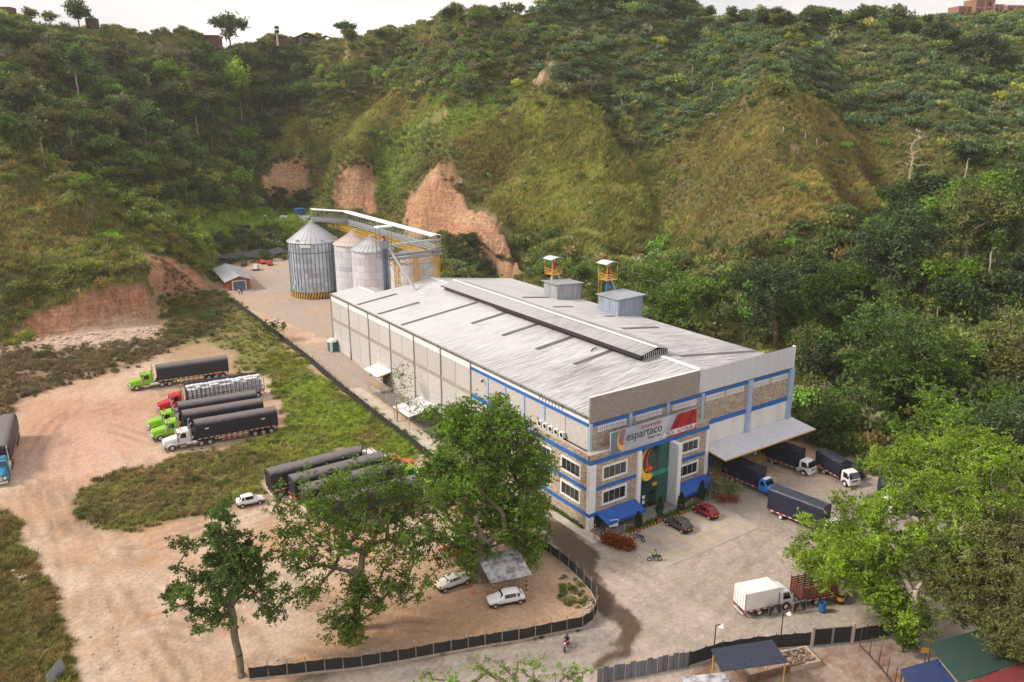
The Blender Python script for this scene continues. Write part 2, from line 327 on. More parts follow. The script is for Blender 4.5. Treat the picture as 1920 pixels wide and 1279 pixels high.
# front road and lorry yard
YD = [(1000,955),(1110,985),(1200,985),(1345,905),(1640,895),(1960,960),(2400,1100),(2400,1500),(100,1500),(470,1290),(700,1232),(930,1205),(1090,1176),(1128,1130),(1118,1090),(1070,1052),(1010,1010)]
yd = region(YD, .5); yc = mixc(np.ones(C3.shape)*road, L(.44,.365,.31), np.clip(nB*3+nA*1.5+.4, 0, 1)); yc = mixc(yc, L(.22,.20,.19), np.clip(nA*2.5-nB*2-.35, 0, 1)*.6)
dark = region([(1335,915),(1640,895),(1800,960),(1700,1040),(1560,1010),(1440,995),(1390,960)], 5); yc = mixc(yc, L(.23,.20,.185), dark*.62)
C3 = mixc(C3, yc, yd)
litter = region([(1340,1225),(1560,1215),(1670,1195),(1760,1290),(1300,1290)], 1); C3 = mixc(C3, mixc(np.ones(C3.shape)*L(.30,.23,.185), L(.22,.12,.08), np.clip(nC*4, 0, 1)), litter)
lot = region([(700,1100),(800,1050),(990,1075),(1050,1060),(1100,1100),(1110,1150),(1000,1172),(700,1220),(560,1260),(600,1180)], 3); C3 = mixc(C3, L(.40,.25,.15), lot*.7)
C3 = mixc(C3, L(.12,.10,.05), lot*np.clip(nA*3-.55, 0, 1))
TR = []                                           # wheel tracks of lorries: pairs of faint lines
for pl in ([(60,1270),(130,1120),(110,980),(60,880),(120,780),(240,760)],[(330,1275),(240,1150),(180,1050),(120,960),(100,860),(180,800),(290,830)],[(460,1230),(330,1120),(220,1040),(150,1000),(110,920)],[(700,1180),(520,1090),(330,1040),(200,1030),(130,970),(100,880),(140,760)],[(860,1160),(640,1140),(420,1110),(260,1060),(160,1000)],[(480,960),(340,1010),(230,1035),(160,1015)],[(250,760),(120,820),(60,900),(80,1000)],[(600,1240),(420,1200),(280,1180),(180,1250)]):
    W_ = [G(*p) for p in pl]; TR.append([(p.x,p.y) for p in W_])
for pl in ([(700,1260),(900,1230),(1080,1215),(1200,1180),(1290,1100),(1330,1040)],[(620,1275),(880,1245),(1100,1235),(1240,1190),(1320,1110),(1400,1050),(1480,1000)],[(1150,1060),(1230,1100),(1300,1180),(1330,1240)],[(1350,960),(1420,1060),(1350,1170),(1200,1240)]):
    W_ = [G(*p) for p in pl]; TR.append([(p.x,p.y) for p in W_])
trk = np.zeros(X.shape); sel = (WG < .05) & (X < 50) & (Y < 90) & (Y > -45) & (X > -75); xs_, ys_ = X[sel], Y[sel]; tv = np.zeros(xs_.shape)
for pl in TR:
    q_ = [pl[0]]
    for i in range(len(pl)-1):                     # Catmull-Rom smoothing
        p0, p1, p2, p3 = [np.array(pl[max(0,min(len(pl)-1,i+j))]) for j in (-1,0,1,2)]
        for s in np.linspace(0,1,9)[1:]: q_.append(tuple(.5*((2*p1)+(-p0+p2)*s+(2*p0-5*p1+4*p2-p3)*s*s+(-p0+3*p1-3*p2+p3)*s**3)))
    dd = np.full(xs_.shape, 1e9)
    for i in range(len(q_)-1):
        (x0,y0),(x1,y1) = q_[i], q_[i+1]; ex, ey = x1-x0, y1-y0; l2 = ex*ex+ey*ey+1e-9; s = np.clip(((xs_-x0)*ex+(ys_-y0)*ey)/l2, 0, 1); dd = np.minimum(dd, np.hypot(xs_-x0-s*ex, ys_-y0-s*ey))
    for off in (.75,1.15,2.6): tv = np.maximum(tv, np.exp(-((dd-off)/.24)**2)*(.9 if off < 2 else .5))
tv *= np.clip(fbm(xs_/5, ys_/5, 2)*2.4-.45, 0, 1); trk[sel] = tv
C3 = C3*(1-trk*np.where(U_ > 900, .20, .34))[...,None]; C3 = mixc(C3, L(.50,.41,.34), np.clip(fbm(X/1.1+7, Y/3.5, 3)*3-1.75, 0, 1)*.35*(WG < .05))
verge = region([(690,1236),(900,1198),(1090,1172),(1096,1182),(900,1215),(700,1250),(500,1290),(470,1290)], .5); C3 = mixc(C3, L(.16,.12,.06), verge*np.clip(.75+nA*2, 0, 1))
WET = [(1030,968),(1095,1003),(1122,1032),(1116,1062),(1132,1100),(1182,1148),(1194,1196),(1172,1240),(1112,1264),(1118,1244),(1160,1214),(1162,1180),(1130,1150),(1104,1112),(1086,1072),(1062,1046),(1035,1015),(1015,985)]
wet = region(WET, .35); wet = wet*np.clip(1-np.clip(nB*4+nA*3-.75, 0, 1), 0, 1); C3 = mixc(C3, L(.085,.055,.036), wet*.95)
# hills
forest, shrub, lgrass, bgrass, bright = L(.066,.072,.028), L(.11,.108,.042), L(.15,.15,.054), L(.125,.108,.048), L(.125,.16,.034)
HREG = dict(
 forest=[[(620,175),(700,90),(830,55),(1000,60),(1100,-60),(1700,-60),(1990,60),(1990,330),(1800,320),(1700,245),(1560,205),(1480,150),(1440,140),(1370,210),(1300,262),(1195,300),(1130,200),(1045,140),(960,165),(880,205),(800,185)],
   [(-300,60),(0,60),(180,110),(420,110),(640,110),(640,190),(560,215),(520,280),(480,330),(490,370),(620,395),(560,410),(380,420),(400,500),(440,520),(420,500),(300,440),(210,390),(100,345),(0,300),(-300,280)],
   [(1170,640),(1170,520),(1230,470),(1380,470),(1480,440),(1600,400),(1700,350),(1990,330),(1990,1300),(1500,1300),(1490,640)],
   [(390,440),(600,430),(640,470),(530,490),(390,500)], [(820,470),(1000,470),(1180,470),(1180,560),(960,520),(830,520)]],
 lgrass=[[(1030,160),(1100,190),(1150,215),(1215,300),(1260,400),(1290,470),(1180,490),(980,500),(960,440),(930,380),(870,310),(900,250),(990,190)],
   [(640,100),(690,110),(810,175),(760,235),(700,290),(640,310),(590,300),(540,300),(470,340),(440,320),(540,210),(610,160)],
   [(340,440),(390,405),(500,392),(600,398),(590,425),(480,440),(400,450)], [(1780,60),(1990,60),(1990,130),(1900,120),(1880,150)], [(540,30),(640,60),(640,20)]],
 bgrass=[[(1440,150),(1530,195),(1640,260),(1700,350),(1660,430),(1520,470),(1350,480),(1290,420),(1290,300),(1380,205)],[(850,300),(880,270),(985,270),(1015,350),(960,420),(900,380)],[(0,370),(110,390),(160,440),(130,490),(40,500),(-200,500),(-200,350)],[(690,190),(790,130),(860,120),(830,180),(740,230)],[(1600,40),(1630,12),(1660,30),(1610,70)]],
 bright=[[(690,310),(760,250),(850,205),(960,178),(920,215),(850,260),(760,300),(720,330)],[(1462,133),(1500,140),(1530,165),(1600,195),(1560,190),(1500,165)],[(660,360),(730,320),(790,310),(740,370),(700,390)]])
hu = U_+(fbm(X/7, Y/7, 3)-.5)*110+(fbm(X/30, Y/30, 2)-.5)*90; hv = V_+(fbm(X/7+40, Y/7, 3)-.5)*80+(fbm(X/30+9, Y/30, 2)-.5)*60
HC = np.ones(X.shape+(3,))*shrub
def hreg(k, soft, uu, vv):
    o = np.zeros(np.shape(uu))
    for P in HREG[k]:
        i = inpoly(uu, vv, P); d = polydist(uu, vv, P); o = np.maximum(o, np.where(i, np.clip(.5+d/soft, 0, 1), np.clip(.5-d/soft, 0, 1)))
    return o
for k, c in (('lgrass', lgrass), ('bgrass', bgrass), ('bright', bright), ('forest', forest)): HC = mixc(HC, c, hreg(k, 14, hu, hv))
HC = HC*(.75+fbm(X/3, Y/3, 3)*.5)[...,None]
cliffc = mixc(np.ones(C3.shape)*L(.52,.275,.16), L(.60,.38,.245), np.clip(fbm(X/5, Z/1.2, 3)*2-.6, 0, 1))
cliffc = mixc(cliffc, L(.27,.15,.09), np.clip(fbm(X/1.3+Y/6, Y/2-X/6, 2)*3-1.75, 0, 1)*.7)
left = (U_ < 440)[...,None]; cliffc = np.where(left, cliffc*L(.92,.82,.82), cliffc)
soil = np.zeros(X.shape)
for P in SOIL:
    i = inpoly(U_+nA*30+nC*12, V_+nB*24+nA*20, P); soil = np.maximum(soil, i*1.0)
CLW = np.clip(CL*1.6+np.where(inpoly(U_, V_, CLIFFS[3]), .3, 0), 0, 1)
HC = mixc(HC, L(.40,.26,.17), soil*np.clip(.35+nA*3, 0, 1)); HC = mixc(HC, cliffc, CLW)
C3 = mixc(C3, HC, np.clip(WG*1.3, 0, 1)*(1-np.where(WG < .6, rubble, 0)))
nx, ny = X.shape; me = bpy.data.meshes.new('ground')
me.vertices.add(nx*ny); me.vertices.foreach_set('co', np.stack([X, Y, Z], -1).ravel())
ii = (np.arange(nx-1)[:,None]*ny+np.arange(ny-1)[None,:]).ravel(); q = np.stack([ii, ii+ny, ii+ny+1, ii+1], -1)
me.loops.add(q.size); me.loops.foreach_set('vertex_index', q.ravel()); me.polygons.add(len(q))
me.polygons.foreach_set('loop_start', np.arange(len(q))*4); me.polygons.foreach_set('use_smooth', np.ones(len(q), bool)); me.update(calc_edges=True)
ca = me.color_attributes.new('cover', 'FLOAT_COLOR', 'POINT'); ca.data.foreach_set('color', np.concatenate([C3, np.stack([wet], -1)], -1).ravel())
gm = bpy.data.materials.new('ground_cover'); gm.use_nodes = True; nt = gm.node_tree; b = nt.nodes['Principled BSDF']
a = nt.nodes.new('ShaderNodeVertexColor'); a.layer_name = 'cover'; t = nt.nodes.new('ShaderNodeTexCoord')
n1 = nt.nodes.new('ShaderNodeTexNoise'); n1.inputs['Scale'].default_value = 2.2; n1.inputs['Detail'].default_value = 8; n1.inputs['Roughness'].default_value = .75
m1 = nt.nodes.new('ShaderNodeMapRange'); m1.inputs[1].default_value = .3; m1.inputs[2].default_value = .7; m1.inputs[3].default_value = .66; m1.inputs[4].default_value = 1.24
h1 = nt.nodes.new('ShaderNodeHueSaturation'); lk(nt, t.outputs['Object'], n1.inputs['Vector']); lk(nt, n1.outputs['Fac'], m1.inputs[0]); lk(nt, m1.outputs[0], h1.inputs['Value']); lk(nt, a.outputs['Color'], h1.inputs['Color']); lk(nt, h1.outputs[0], b.inputs['Base Color'])
# wheel ruts: long stretched noise, as fine relief
mpg = nt.nodes.new('ShaderNodeMapping'); mpg.inputs['Scale'].default_value = (.25, 1.6, 1); mpg.inputs['Rotation'].default_value = (0, 0, .35)
n2 = nt.nodes.new('ShaderNodeTexNoise'); n2.inputs['Scale'].default_value = 1.1; n2.inputs['Detail'].default_value = 7; n2.inputs['Distortion'].default_value = .8
lk(nt, t.outputs['Object'], mpg.inputs['Vector']); lk(nt, mpg.outputs[0], n2.inputs['Vector'])
ad = nt.nodes.new('ShaderNodeMath'); lk(nt, n1.outputs['Fac'], ad.inputs[0]); lk(nt, n2.outputs['Fac'], ad.inputs[1])
bpn = nt.nodes.new('ShaderNodeBump'); bpn.inputs['Strength'].default_value = .8; bpn.inputs['Distance'].default_value = .22; lk(nt, ad.outputs[0], bpn.inputs['Height']); lk(nt, bpn.outputs[0], b.inputs['Normal'])
rr = nt.nodes.new('ShaderNodeMapRange'); rr.inputs[3].default_value = .95; rr.inputs[4].default_value = .45; lk(nt, a.outputs['Alpha'], rr.inputs[0]); lk(nt, rr.outputs[0], b.inputs['Roughness']); b.inputs['Specular IOR Level'].default_value = .25
at_c = me.attributes.new('cut', 'FLOAT', 'POINT'); at_c.data.foreach_set('value', CLW.astype(np.float32).ravel())
ac = nt.nodes.new('ShaderNodeAttribute'); ac.attribute_name = 'cut'; mpc = nt.nodes.new('ShaderNodeMapping'); mpc.inputs['Scale'].default_value = (1.3, 1.3, .10); nc_ = nt.nodes.new('ShaderNodeTexNoise'); nc_.inputs['Scale'].default_value = 1.0; nc_.inputs['Detail'].default_value = 6; nc_.inputs['Roughness'].default_value = .7
mpd = nt.nodes.new('ShaderNodeMapping'); mpd.inputs['Scale'].default_value = (.15, .15, 2.2); nd_ = nt.nodes.new('ShaderNodeTexNoise'); nd_.inputs['Scale'].default_value = 1.0; nd_.inputs['Detail'].default_value = 5
lk(nt, t.outputs['Object'], mpc.inputs[0]); lk(nt, mpc.outputs[0], nc_.inputs['Vector']); lk(nt, t.outputs['Object'], mpd.inputs[0]); lk(nt, mpd.outputs[0], nd_.inputs['Vector'])
mrc = nt.nodes.new('ShaderNodeMapRange'); mrc.inputs[1].default_value = .38; mrc.inputs[2].default_value = .58; mrc.inputs[3].default_value = .62; mrc.inputs[4].default_value = 1.12; lk(nt, nc_.outputs['Fac'], mrc.inputs[0])
mrd = nt.nodes.new('ShaderNodeMapRange'); mrd.inputs[1].default_value = .35; mrd.inputs[2].default_value = .65; mrd.inputs[3].default_value = .78; mrd.inputs[4].default_value = 1.15; lk(nt, nd_.outputs['Fac'], mrd.inputs[0])
mm = nt.nodes.new('ShaderNodeMath'); mm.operation = 'MULTIPLY'; lk(nt, mrc.outputs[0], mm.inputs[0]); lk(nt, mrd.outputs[0], mm.inputs[1])
mxc = nt.nodes.new('ShaderNodeMixRGB'); mxc.blend_type = 'MULTIPLY'; cbn = nt.nodes.new('ShaderNodeCombineColor'); [lk(nt, mm.outputs[0], cbn.inputs[i]) for i in range(3)]; lk(nt, ac.outputs['Fac'], mxc.inputs[0]); lk(nt, h1.outputs[0], mxc.inputs[1]); lk(nt, cbn.outputs[0], mxc.inputs[2]); lk(nt, mxc.outputs[0], b.inputs['Base Color'])
bp2 = nt.nodes.new('ShaderNodeBump'); bp2.inputs['Distance'].default_value = 1.0; mu2 = nt.nodes.new('ShaderNodeMath'); mu2.operation = 'MULTIPLY'; lk(nt, ac.outputs['Fac'], mu2.inputs[0]); mu2.inputs[1].default_value = .9; lk(nt, mu2.outputs[0], bp2.inputs['Strength']); lk(nt, nc_.outputs['Fac'], bp2.inputs['Height']); lk(nt, bpn.outputs[0], bp2.inputs['Normal']); lk(nt, bp2.outputs[0], b.inputs['Normal'])
me.materials.append(gm); go = bpy.data.objects.new('ground', me); col.objects.link(go); tag(go, kind='structure')
# ================================================================ materials for built things
blue = pm('blue_paint', (.012,.115,.42), (.018,.14,.47), 1.5, .5)
white = pm('white_paint', (.78,.78,.80), (.70,.70,.71), .8, .55)
whitewall = pm('white_plaster', (.74,.73,.72), (.62,.60,.57), .5, .8, bump=.3, bscale=2, stretch=(1,1,.3))
lightblue = pm('light_blue_column_paint', (.36,.47,.68), (.30,.40,.60), 1.0, .55)
concrete = pm('concrete', (.40,.36,.33), (.30,.27,.25), 1.2, .9, bump=.4)
paleconc = pm('pale_concrete', (.50,.44,.39), (.40,.34,.30), .7, .9, bump=.4, bscale=4)
darkm = pm('dark_opening', (.012,.012,.014), None, rough=.8)
black = pm('black_paint', (.015,.015,.017), None, rough=.5)
yellow = pm('yellow_paint', (.62,.36,.025), (.50,.28,.025), 2, .5)
red = pm('red_paint', (.45,.012,.015), None, rough=.4)
steel = pm('galvanised_steel', (.46,.49,.54), (.38,.41,.46), 1.2, .42, .45)
greysteel = pm('grey_steel', (.30,.31,.33), (.22,.23,.25), 1.5, .55, .3)
glass = pm('dark_window_glass', (.012,.020,.022), None, rough=.08, spec=.8); GL3 = [glass, pm('pale_reflection_glass', (.05,.055,.055), (.02,.025,.026), 1.5, .10, spec=.8), pm('greenish_glass', (.018,.040,.038), None, rough=.05, spec=.9)]  # grey and greenish pane colours stand in for differing reflections
greenglass = pm('green_glass', (.010,.060,.052), (.006,.035,.032), .35, .07, spec=.8)
gutterm = pm('weathered_gutter', (.13,.13,.12), (.09,.09,.085), 2, .7)
skylt = pm('dirty_skylight', (.125,.112,.112), (.085,.078,.078), 1.5, .6, stretch=(.3,1,1))
def stonemat(name, c1, c2, c3, sc_, squash=(1,1,1), bumpd=.05, rnd_=1.0):
    m = bpy.data.materials.new(name); m.use_nodes = True; nt = m.node_tree; b = nt.nodes['Principled BSDF']; b.inputs['Roughness'].default_value = .9
    t = nt.nodes.new('ShaderNodeTexCoord'); mp = nt.nodes.new('ShaderNodeMapping'); mp.inputs['Scale'].default_value = squash; lk(nt, t.outputs['Object'], mp.inputs[0])
    v = nt.nodes.new('ShaderNodeTexVoronoi'); v.inputs['Scale'].default_value = sc_; v.inputs['Randomness'].default_value = rnd_
    e = nt.nodes.new('ShaderNodeTexVoronoi'); e.feature = 'DISTANCE_TO_EDGE'; e.inputs['Scale'].default_value = sc_; e.inputs['Randomness'].default_value = rnd_
    lk(nt, mp.outputs[0], v.inputs['Vector']); lk(nt, mp.outputs[0], e.inputs['Vector'])
    r = nt.nodes.new('ShaderNodeValToRGB'); r.color_ramp.elements[0].color = (*c1,1); r.color_ramp.elements[1].color = (*c2,1)
    sx = nt.nodes.new('ShaderNodeSeparateColor'); lk(nt, v.outputs['Color'], sx.inputs[0]); lk(nt, sx.outputs[0], r.inputs[0])
    r2 = nt.nodes.new('ShaderNodeMapRange'); r2.inputs[1].default_value = .02; r2.inputs[2].default_value = .09; lk(nt, e.outputs['Distance'], r2.inputs[0])
    mx = nt.nodes.new('ShaderNodeMixRGB'); mx.inputs[1].default_value = (*c3,1); lk(nt, r2.outputs[0], mx.inputs[0]); lk(nt, r.outputs[0], mx.inputs[2])
    lk(nt, mx.outputs[0], b.inputs['Base Color'])
    bp = nt.nodes.new('ShaderNodeBump'); bp.inputs['Strength'].default_value = .8; bp.inputs['Distance'].default_value = bumpd; lk(nt, r2.outputs[0], bp.inputs['Height']); lk(nt, bp.outputs[0], b.inputs['Normal'])
    return m
stone = stonemat('stone_cladding', (.36,.285,.22), (.54,.45,.365), (.25,.195,.15), 2.6)
block = stonemat('split_face_block', (.485,.46,.45), (.575,.55,.54), (.41,.385,.375), 2.4, (1,1.0,2.0), .03, .35)
greyblock = stonemat('grey_block_parapet', (.24,.215,.20), (.34,.31,.29), (.27,.245,.23), 2.4, (1,1,2), .02, .3)
def roofmat(name, c1, c2, c3):
    """fibre-cement sheeting with streaks of grime that run down the slope"""
    m = bpy.data.materials.new(name); m.use_nodes = True; nt = m.node_tree; b = nt.nodes['Principled BSDF']; b.inputs['Roughness'].default_value = .8
    t = nt.nodes.new('ShaderNodeTexCoord'); mp = nt.nodes.new('ShaderNodeMapping'); mp.inputs['Scale'].default_value = (.28,3.0,.28); lk(nt, t.outputs['Object'], mp.inputs[0])
    n = nt.nodes.new('ShaderNodeTexNoise'); n.inputs['Scale'].default_value = 1.0; n.inputs['Detail'].default_value = 6; n.inputs['Roughness'].default_value = .7; lk(nt, mp.outputs[0], n.inputs['Vector'])
    n2 = nt.nodes.new('ShaderNodeTexNoise'); n2.inputs['Scale'].default_value = .10; n2.inputs['Detail'].default_value = 3; lk(nt, t.outputs['Object'], n2.inputs['Vector'])
    sp = nt.nodes.new('ShaderNodeSeparateXYZ'); lk(nt, t.outputs['Object'], sp.inputs[0])
    my = nt.nodes.new('ShaderNodeMapRange'); my.inputs[1].default_value = 45; my.inputs[2].default_value = 8; my.inputs[3].default_value = -.10; my.inputs[4].default_value = .085; lk(nt, sp.outputs['Y'], my.inputs[0])
    a1 = nt.nodes.new('ShaderNodeMath'); lk(nt, n.outputs['Fac'], a1.inputs[0]); lk(nt, my.outputs[0], a1.inputs[1])
    a2 = nt.nodes.new('ShaderNodeMath'); a2.operation = 'MULTIPLY_ADD'; a2.inputs[1].default_value = .35; lk(nt, n2.outputs['Fac'], a2.inputs[0]); lk(nt, a1.outputs[0], a2.inputs[2])
    r = nt.nodes.new('ShaderNodeValToRGB'); e = r.color_ramp.elements; e[0].position = .60; e[0].color = (*c1,1); e[1].position = .92; e[1].color = (*c3,1); k = e.new(.72); k.color = (*c2,1)
    lk(nt, a2.outputs[0], r.inputs[0]); lk(nt, r.outputs[0], b.inputs['Base Color']); return m
roofm = roofmat('fibre_cement_roof', (.50,.50,.515), (.39,.385,.40), (.19,.18,.20))
roofm2 = roofmat('greyer_fibre_cement', (.37,.365,.375), (.32,.31,.32), (.16,.15,.16))
sheetm = pm('white_corrugated_sheet', (.62,.64,.70), (.54,.55,.61), .6, .5, .1, stretch=(2,2,.2))
wornsheet = pm('weathered_sheet', (.42,.44,.47), (.27,.27,.28), .9, .6, .2, stretch=(2.5,2.5,.25))
# ================================================================ warehouse with its office front
B = 9.48; LN = 85.3; WD = 39.8; XR = 19.7; ZE = 14.85; ZR = 17.4
WH = thing('warehouse', 'long white roofed factory warehouse with stone clad office front and blue bands', 'warehouse', (0,0,0))
k = MB()
k.box(.12, 39.6, 70, 70.3, 0, 14.8); k.box(39.5, 39.8, .3, 77, -1, 14.8)          # rear and right walls
k.box(.12, 9.3, 84.9, 85.2, 2, 14.9); k.box(9.0, 9.3, 76.6, 84.9, 2, 15.4); k.box(9.3, 39.5, 76.6, 76.9, 2, 15)
k.box(.12, 20.6, .15, .4, 0, 14.2); k.box(20.6, 39.5, 6, 6.3, 0, 6.2); k.box(20.4, 20.6, .4, 6, 0, 6.2)
k.build('wall', concrete, WH)
side = MB(); side.box(.0, .25, .2, LN, -.2, 14.8).build('wall', paleconc, WH)
fas = MB(); fas.box(-.10, 0, 0.0, LN, 14.0, 14.78).build('fascia', white, WH)
fas = MB(); fas.box(-.10, 0, 28.5, LN, 13.5, 13.996).build('fascia_beam', white, WH)
# side wall: panels of split-face block between joints, each its own piece
hb = B/2; tiers = [(9.85,13.45),(6.35,9.0),(3.1,6.2),(.35,3.0)]
pme = {}
for i in range(18):
    y0 = i*hb
    for t, (z0, z1) in enumerate(tiers):
        fl = float(gz(y0+hb/2)); 
        if z1 < fl+.3: continue
        if y0 < 11.5 and z1 < 9.1: continue
        z0c = max(z0, fl+.9) if t == 3 else z0
        if t == 3 and z0c > z1-.4: continue
        if t == 3 and abs(y0+hb/2-59.3) < 2.6: continue
        key = (round(z1-z0c, 2),)
        if key not in pme:
            q = MB(); q.box(-.07, -.005, .06, hb-.06, 0, z1-z0c); pme[key] = q.mesh('block_panel', block)
        linkmesh('block_panel', pme[key], WH, (0, y0, z0c))
q = MB()
for i in range(3, 18):
    for j in range(4):
        q.box(-.06, -.004, i*hb+.25, i*hb+hb-.25, 9.12+j*.17, 9.22+j*.17)
q.build('vent_slats', concrete, WH, kind='stuff')
q = MB(); q.box(-.11, 0, 28.6, LN, 6.2, 6.35); q.box(-.11, 0, 28.6, LN, 3.0, 3.1); q.build('string_course', paleconc, WH)
q = MB(); q.box(-.10, .0, .2, 28.5, 13.5, 13.996); q.build('upper_blue_band', blue, WH)
q = MB(); q.box(-.12, .0, 11.6, 28.5, 9.0, 9.6); q.build('lower_blue_band', blue, WH)
for y in (9.48, 14.22, 18.96, 23.7): MB().box(-.2, 0, y-.28, y+.28, 9.6 if y > 11 else 10.3, 13.49).build('pilaster', lightblue, WH)
for i in range(3, 10):                                        # rain pipes with dark feet
    y = min(i*B, LN-.15); f = float(gz(y)); q = MB()
    q.tube((-.2, y, f+1.9), (-.2, y, 14.6), .075, n=8); q.mi = 1; q.tube((-.2, y, f-.1), (-.2, y, f+1.9), .10, n=8)
    q.build('rain_pipe', [greysteel, black], WH)
for i in range(9):
    pass
q = MB(); prof = [(-.02,14.95),(-.02,14.72),(-.42,14.72),(-.42,15.0),(-.36,15.0),(-.36,14.78),(-.08,14.78),(-.08,14.95)]
q.extr(prof, .1, LN+.1, 'y'); g_ = q.build('gutter', gutterm, WH)
q = MB()
for i in range(19): q.box(-.45, -.425, i*hb+.1, i*hb+.28, 14.68, 15.06)
q.build('gutter_strap', black, g_, kind='stuff')
q = MB()                                                     # rusty brackets under the gutter near the front
for i in range(8): MB().box(-.14, -.105, 5.4+i*.72, 5.5+i*.72, 14.0, 14.7).build('gutter_bracket', gutterm, WH)
# roof: corrugated sheets in two slopes
def corr(q, x0, z0, x1, z1, ya, yb, pitch=.66, amp=.045):
    n = int((yb-ya)/pitch); top = []
    for i in range(n+1):
        y = ya+i*pitch
        for dy, dz in ((0,0),(pitch*.30,0),(pitch*.42,amp),(pitch*.88,amp)):
            if y+dy > yb+1e-6: break
            top.append((y+dy, dz))
    vs = [(x0,y,z0+d) for y, d in top]+[(x1,y,z1+d) for y, d in top]; m = len(top)
    q.add(vs, [(i,i+1,m+i+1,m+i) for i in range(m-1)])
q = MB(); corr(q, -.3, ZE, XR, ZR, .02, 77); corr(q, -.3, ZE, 6.4, 15.7, 77, LN); q.build('left_roof_slope', roofm, WH, fix=False)
q = MB(); corr(q, XR, ZR, WD+.3, ZE, .02, 77); corr(q, 6.4, 15.7, 9.6, 15.0, 77, LN); q.build('right_roof_slope', roofm, WH, fix=False)
for pf_, a_, b_ in (([(XR-.5,ZR+.02),(XR,ZR+.16),(XR+.5,ZR+.02)], .3, 7.6),([(XR-.5,ZR+.02),(XR,ZR+.16),(XR+.5,ZR+.02)], 66.6, 77),([(6.1,15.7),(6.4,15.82),(6.7,15.68)], 77.2, LN)): MB().extr(pf_, a_, b_).build('ridge_cap', white, WH)
kL = (ZR-ZE)/(XR+.3); kR = (ZR-ZE)/(WD+.3-XR)
def strip(x0, x1, y, w=1.0):
    q = MB(); f = (lambda x: ZE+kL*(x+.3)) if x1 < XR else (lambda x: ZR-kR*(x-XR)); z = .075
    q.hexa([(x0,y,f(x0)+.02),(x1,y,f(x1)+.02),(x1,y+w,f(x1)+.02),(x0,y+w,f(x0)+.02)], [(x0,y,f(x0)+z),(x1,y,f(x1)+z),(x1,y+w,f(x1)+z),(x0,y+w,f(x0)+z)])
    q.build('skylight_strip', skylt, WH)
for x0, x1, y in ((.4,9,71.8),(.5,9.2,62.4),(.5,16.4,52.7),(9.2,16.3,42.9),(9.3,16.4,33.3),(9.3,16.4,23.8),(9.4,16.4,14.4),(27,33.5,53),(27.2,32,43.3),(27.6,36,24.6),(22.6,39.6,6.4),(32.2,34.4,34.2)): strip(x0, x1, y)
# ridge ventilator
mo = MB(); corr(mo, 15.9, 18.0, 19.05, 18.75, 8.0, 66.3); mo.build('ventilator_roof', roofm2, WH, fix=False)
mo = MB(); corr(mo, 19.05, 18.75, 22.3, 18.0, 8.0, 66.3); mo.build('ventilator_roof', roofm2, WH, fix=False)
MB().extr([(18.75,18.80),(19.05,18.92),(19.35,18.80)], 7.9, 66.4).build('ventilator_ridge_cap', white, WH)
q = MB(); q.box(16.55, 16.62, 8.6, 48, 17.0, 18.1); q.box(21.7, 21.77, 8.6, 66, 17.0, 18.1); q.box(16.62, 21.7, 8.55, 8.65, 17.2, 18.1); q.build('ventilator_wall', black, WH)
MB().box(16.62, 16.67, 48, 66.2, 17.05, 18.1).build('ventilator_louvre', gutterm, WH)
q = MB(); q.hexa([(15.82,8,17.55),(15.86,8,17.55),(15.86,47,17.45),(15.82,47,17.45)], [(15.9,8,18.06),(15.96,8,18.06),(15.96,47,18.06),(15.9,47,18.06)]); q.box(15.85, 15.93, 47, 66.3, 17.85, 18.06); q.build('ventilator_fringe', black, WH)
q = MB(); 
for i in range(12): q.box(17.0+i*.4, 17.06+i*.4, 8.45, 8.54, 17.2, 18.2)
q.build('ventilator_mullion', white, WH)
MB().path([(14.2,17.0,16.75),(14.6,17.0,17.1),(15.3,17.0,17.1)], .1).build('stub_pipe', black, WH)
# front: parapets, columns, vents
MB().box(-.06, 19.4, -.12, .14, 14.02, 17.42).build('block_parapet', greyblock, WH)
MB().box(-.10, 19.4, -.17, .19, 17.42, 17.52).build('parapet_coping', whitewall, WH)
q = MB(); n = 72
for i in range(n):
    x0 = 19.42+i*(20.4/n); x1 = x0+20.4/n; zt = 17.4+ .08*(i/n); zb = 14.1
    q.add([(x0,-.1,zb),(x0+.12,-.16,zb),(x1-.04,-.16,zb),(x0,-.1,zt),(x0+.12,-.16,zt),(x1-.04,-.16,zt),(x1,-.1,zb),(x1,-.1,zt)], [(0,1,4,3),(1,2,5,4),(2,6,7,5)])
q.box(19.42, 39.82, -.095, .02, 14.1, 17.36); q.build('sheet_parapet', sheetm, WH)
MB().box(39.7, 39.86, -.2, .3, 14.0, 17.5).build('parapet_end_trim', white, WH)
MB().box(.0, 39.6, -.16, .02, 13.97, 14.03).build('parapet_drip', gutterm, WH)
q = MB()
for a, b2 in ((.35,6.5),(6.98,13.2),(13.75,19.95),(20.6,29.6),(30.5,39.2)): q.box(a, b2, -.06, .1, 13.42, 13.965)
q.build('front_blue_band', blue, WH)
cw = .32
for x, zb in ((.1,10.3),(6.75,10.3),(13.5,10.3),(20.2,10.3),(30.05,5.7),(39.5,5.5)):
    wv = .24 if x < 20.5 else .44
    MB().box(x-wv if x > .2 else -.06, x+wv, -.38 if x > 20.5 else -.22, 0, zb, 13.96).build('column', lightblue, WH)
q = MB()
for a, b2, z0 in ((.3,20.6,10.2),(20.4,29.7,9.55),(30.4,39.2,9.55)): q.box(a, b2, -.02, .12, z0, 13.41)
q.build('stone_cladding', stone, WH)
MB().box(20.45, 39.2, -.08, .1, 8.85, 9.549).build('loading_blue_band', blue, WH)
MB().box(20.45, 39.3, -.03, .1, 5.3, 8.848).build('loading_white_wall', whitewall, WH)
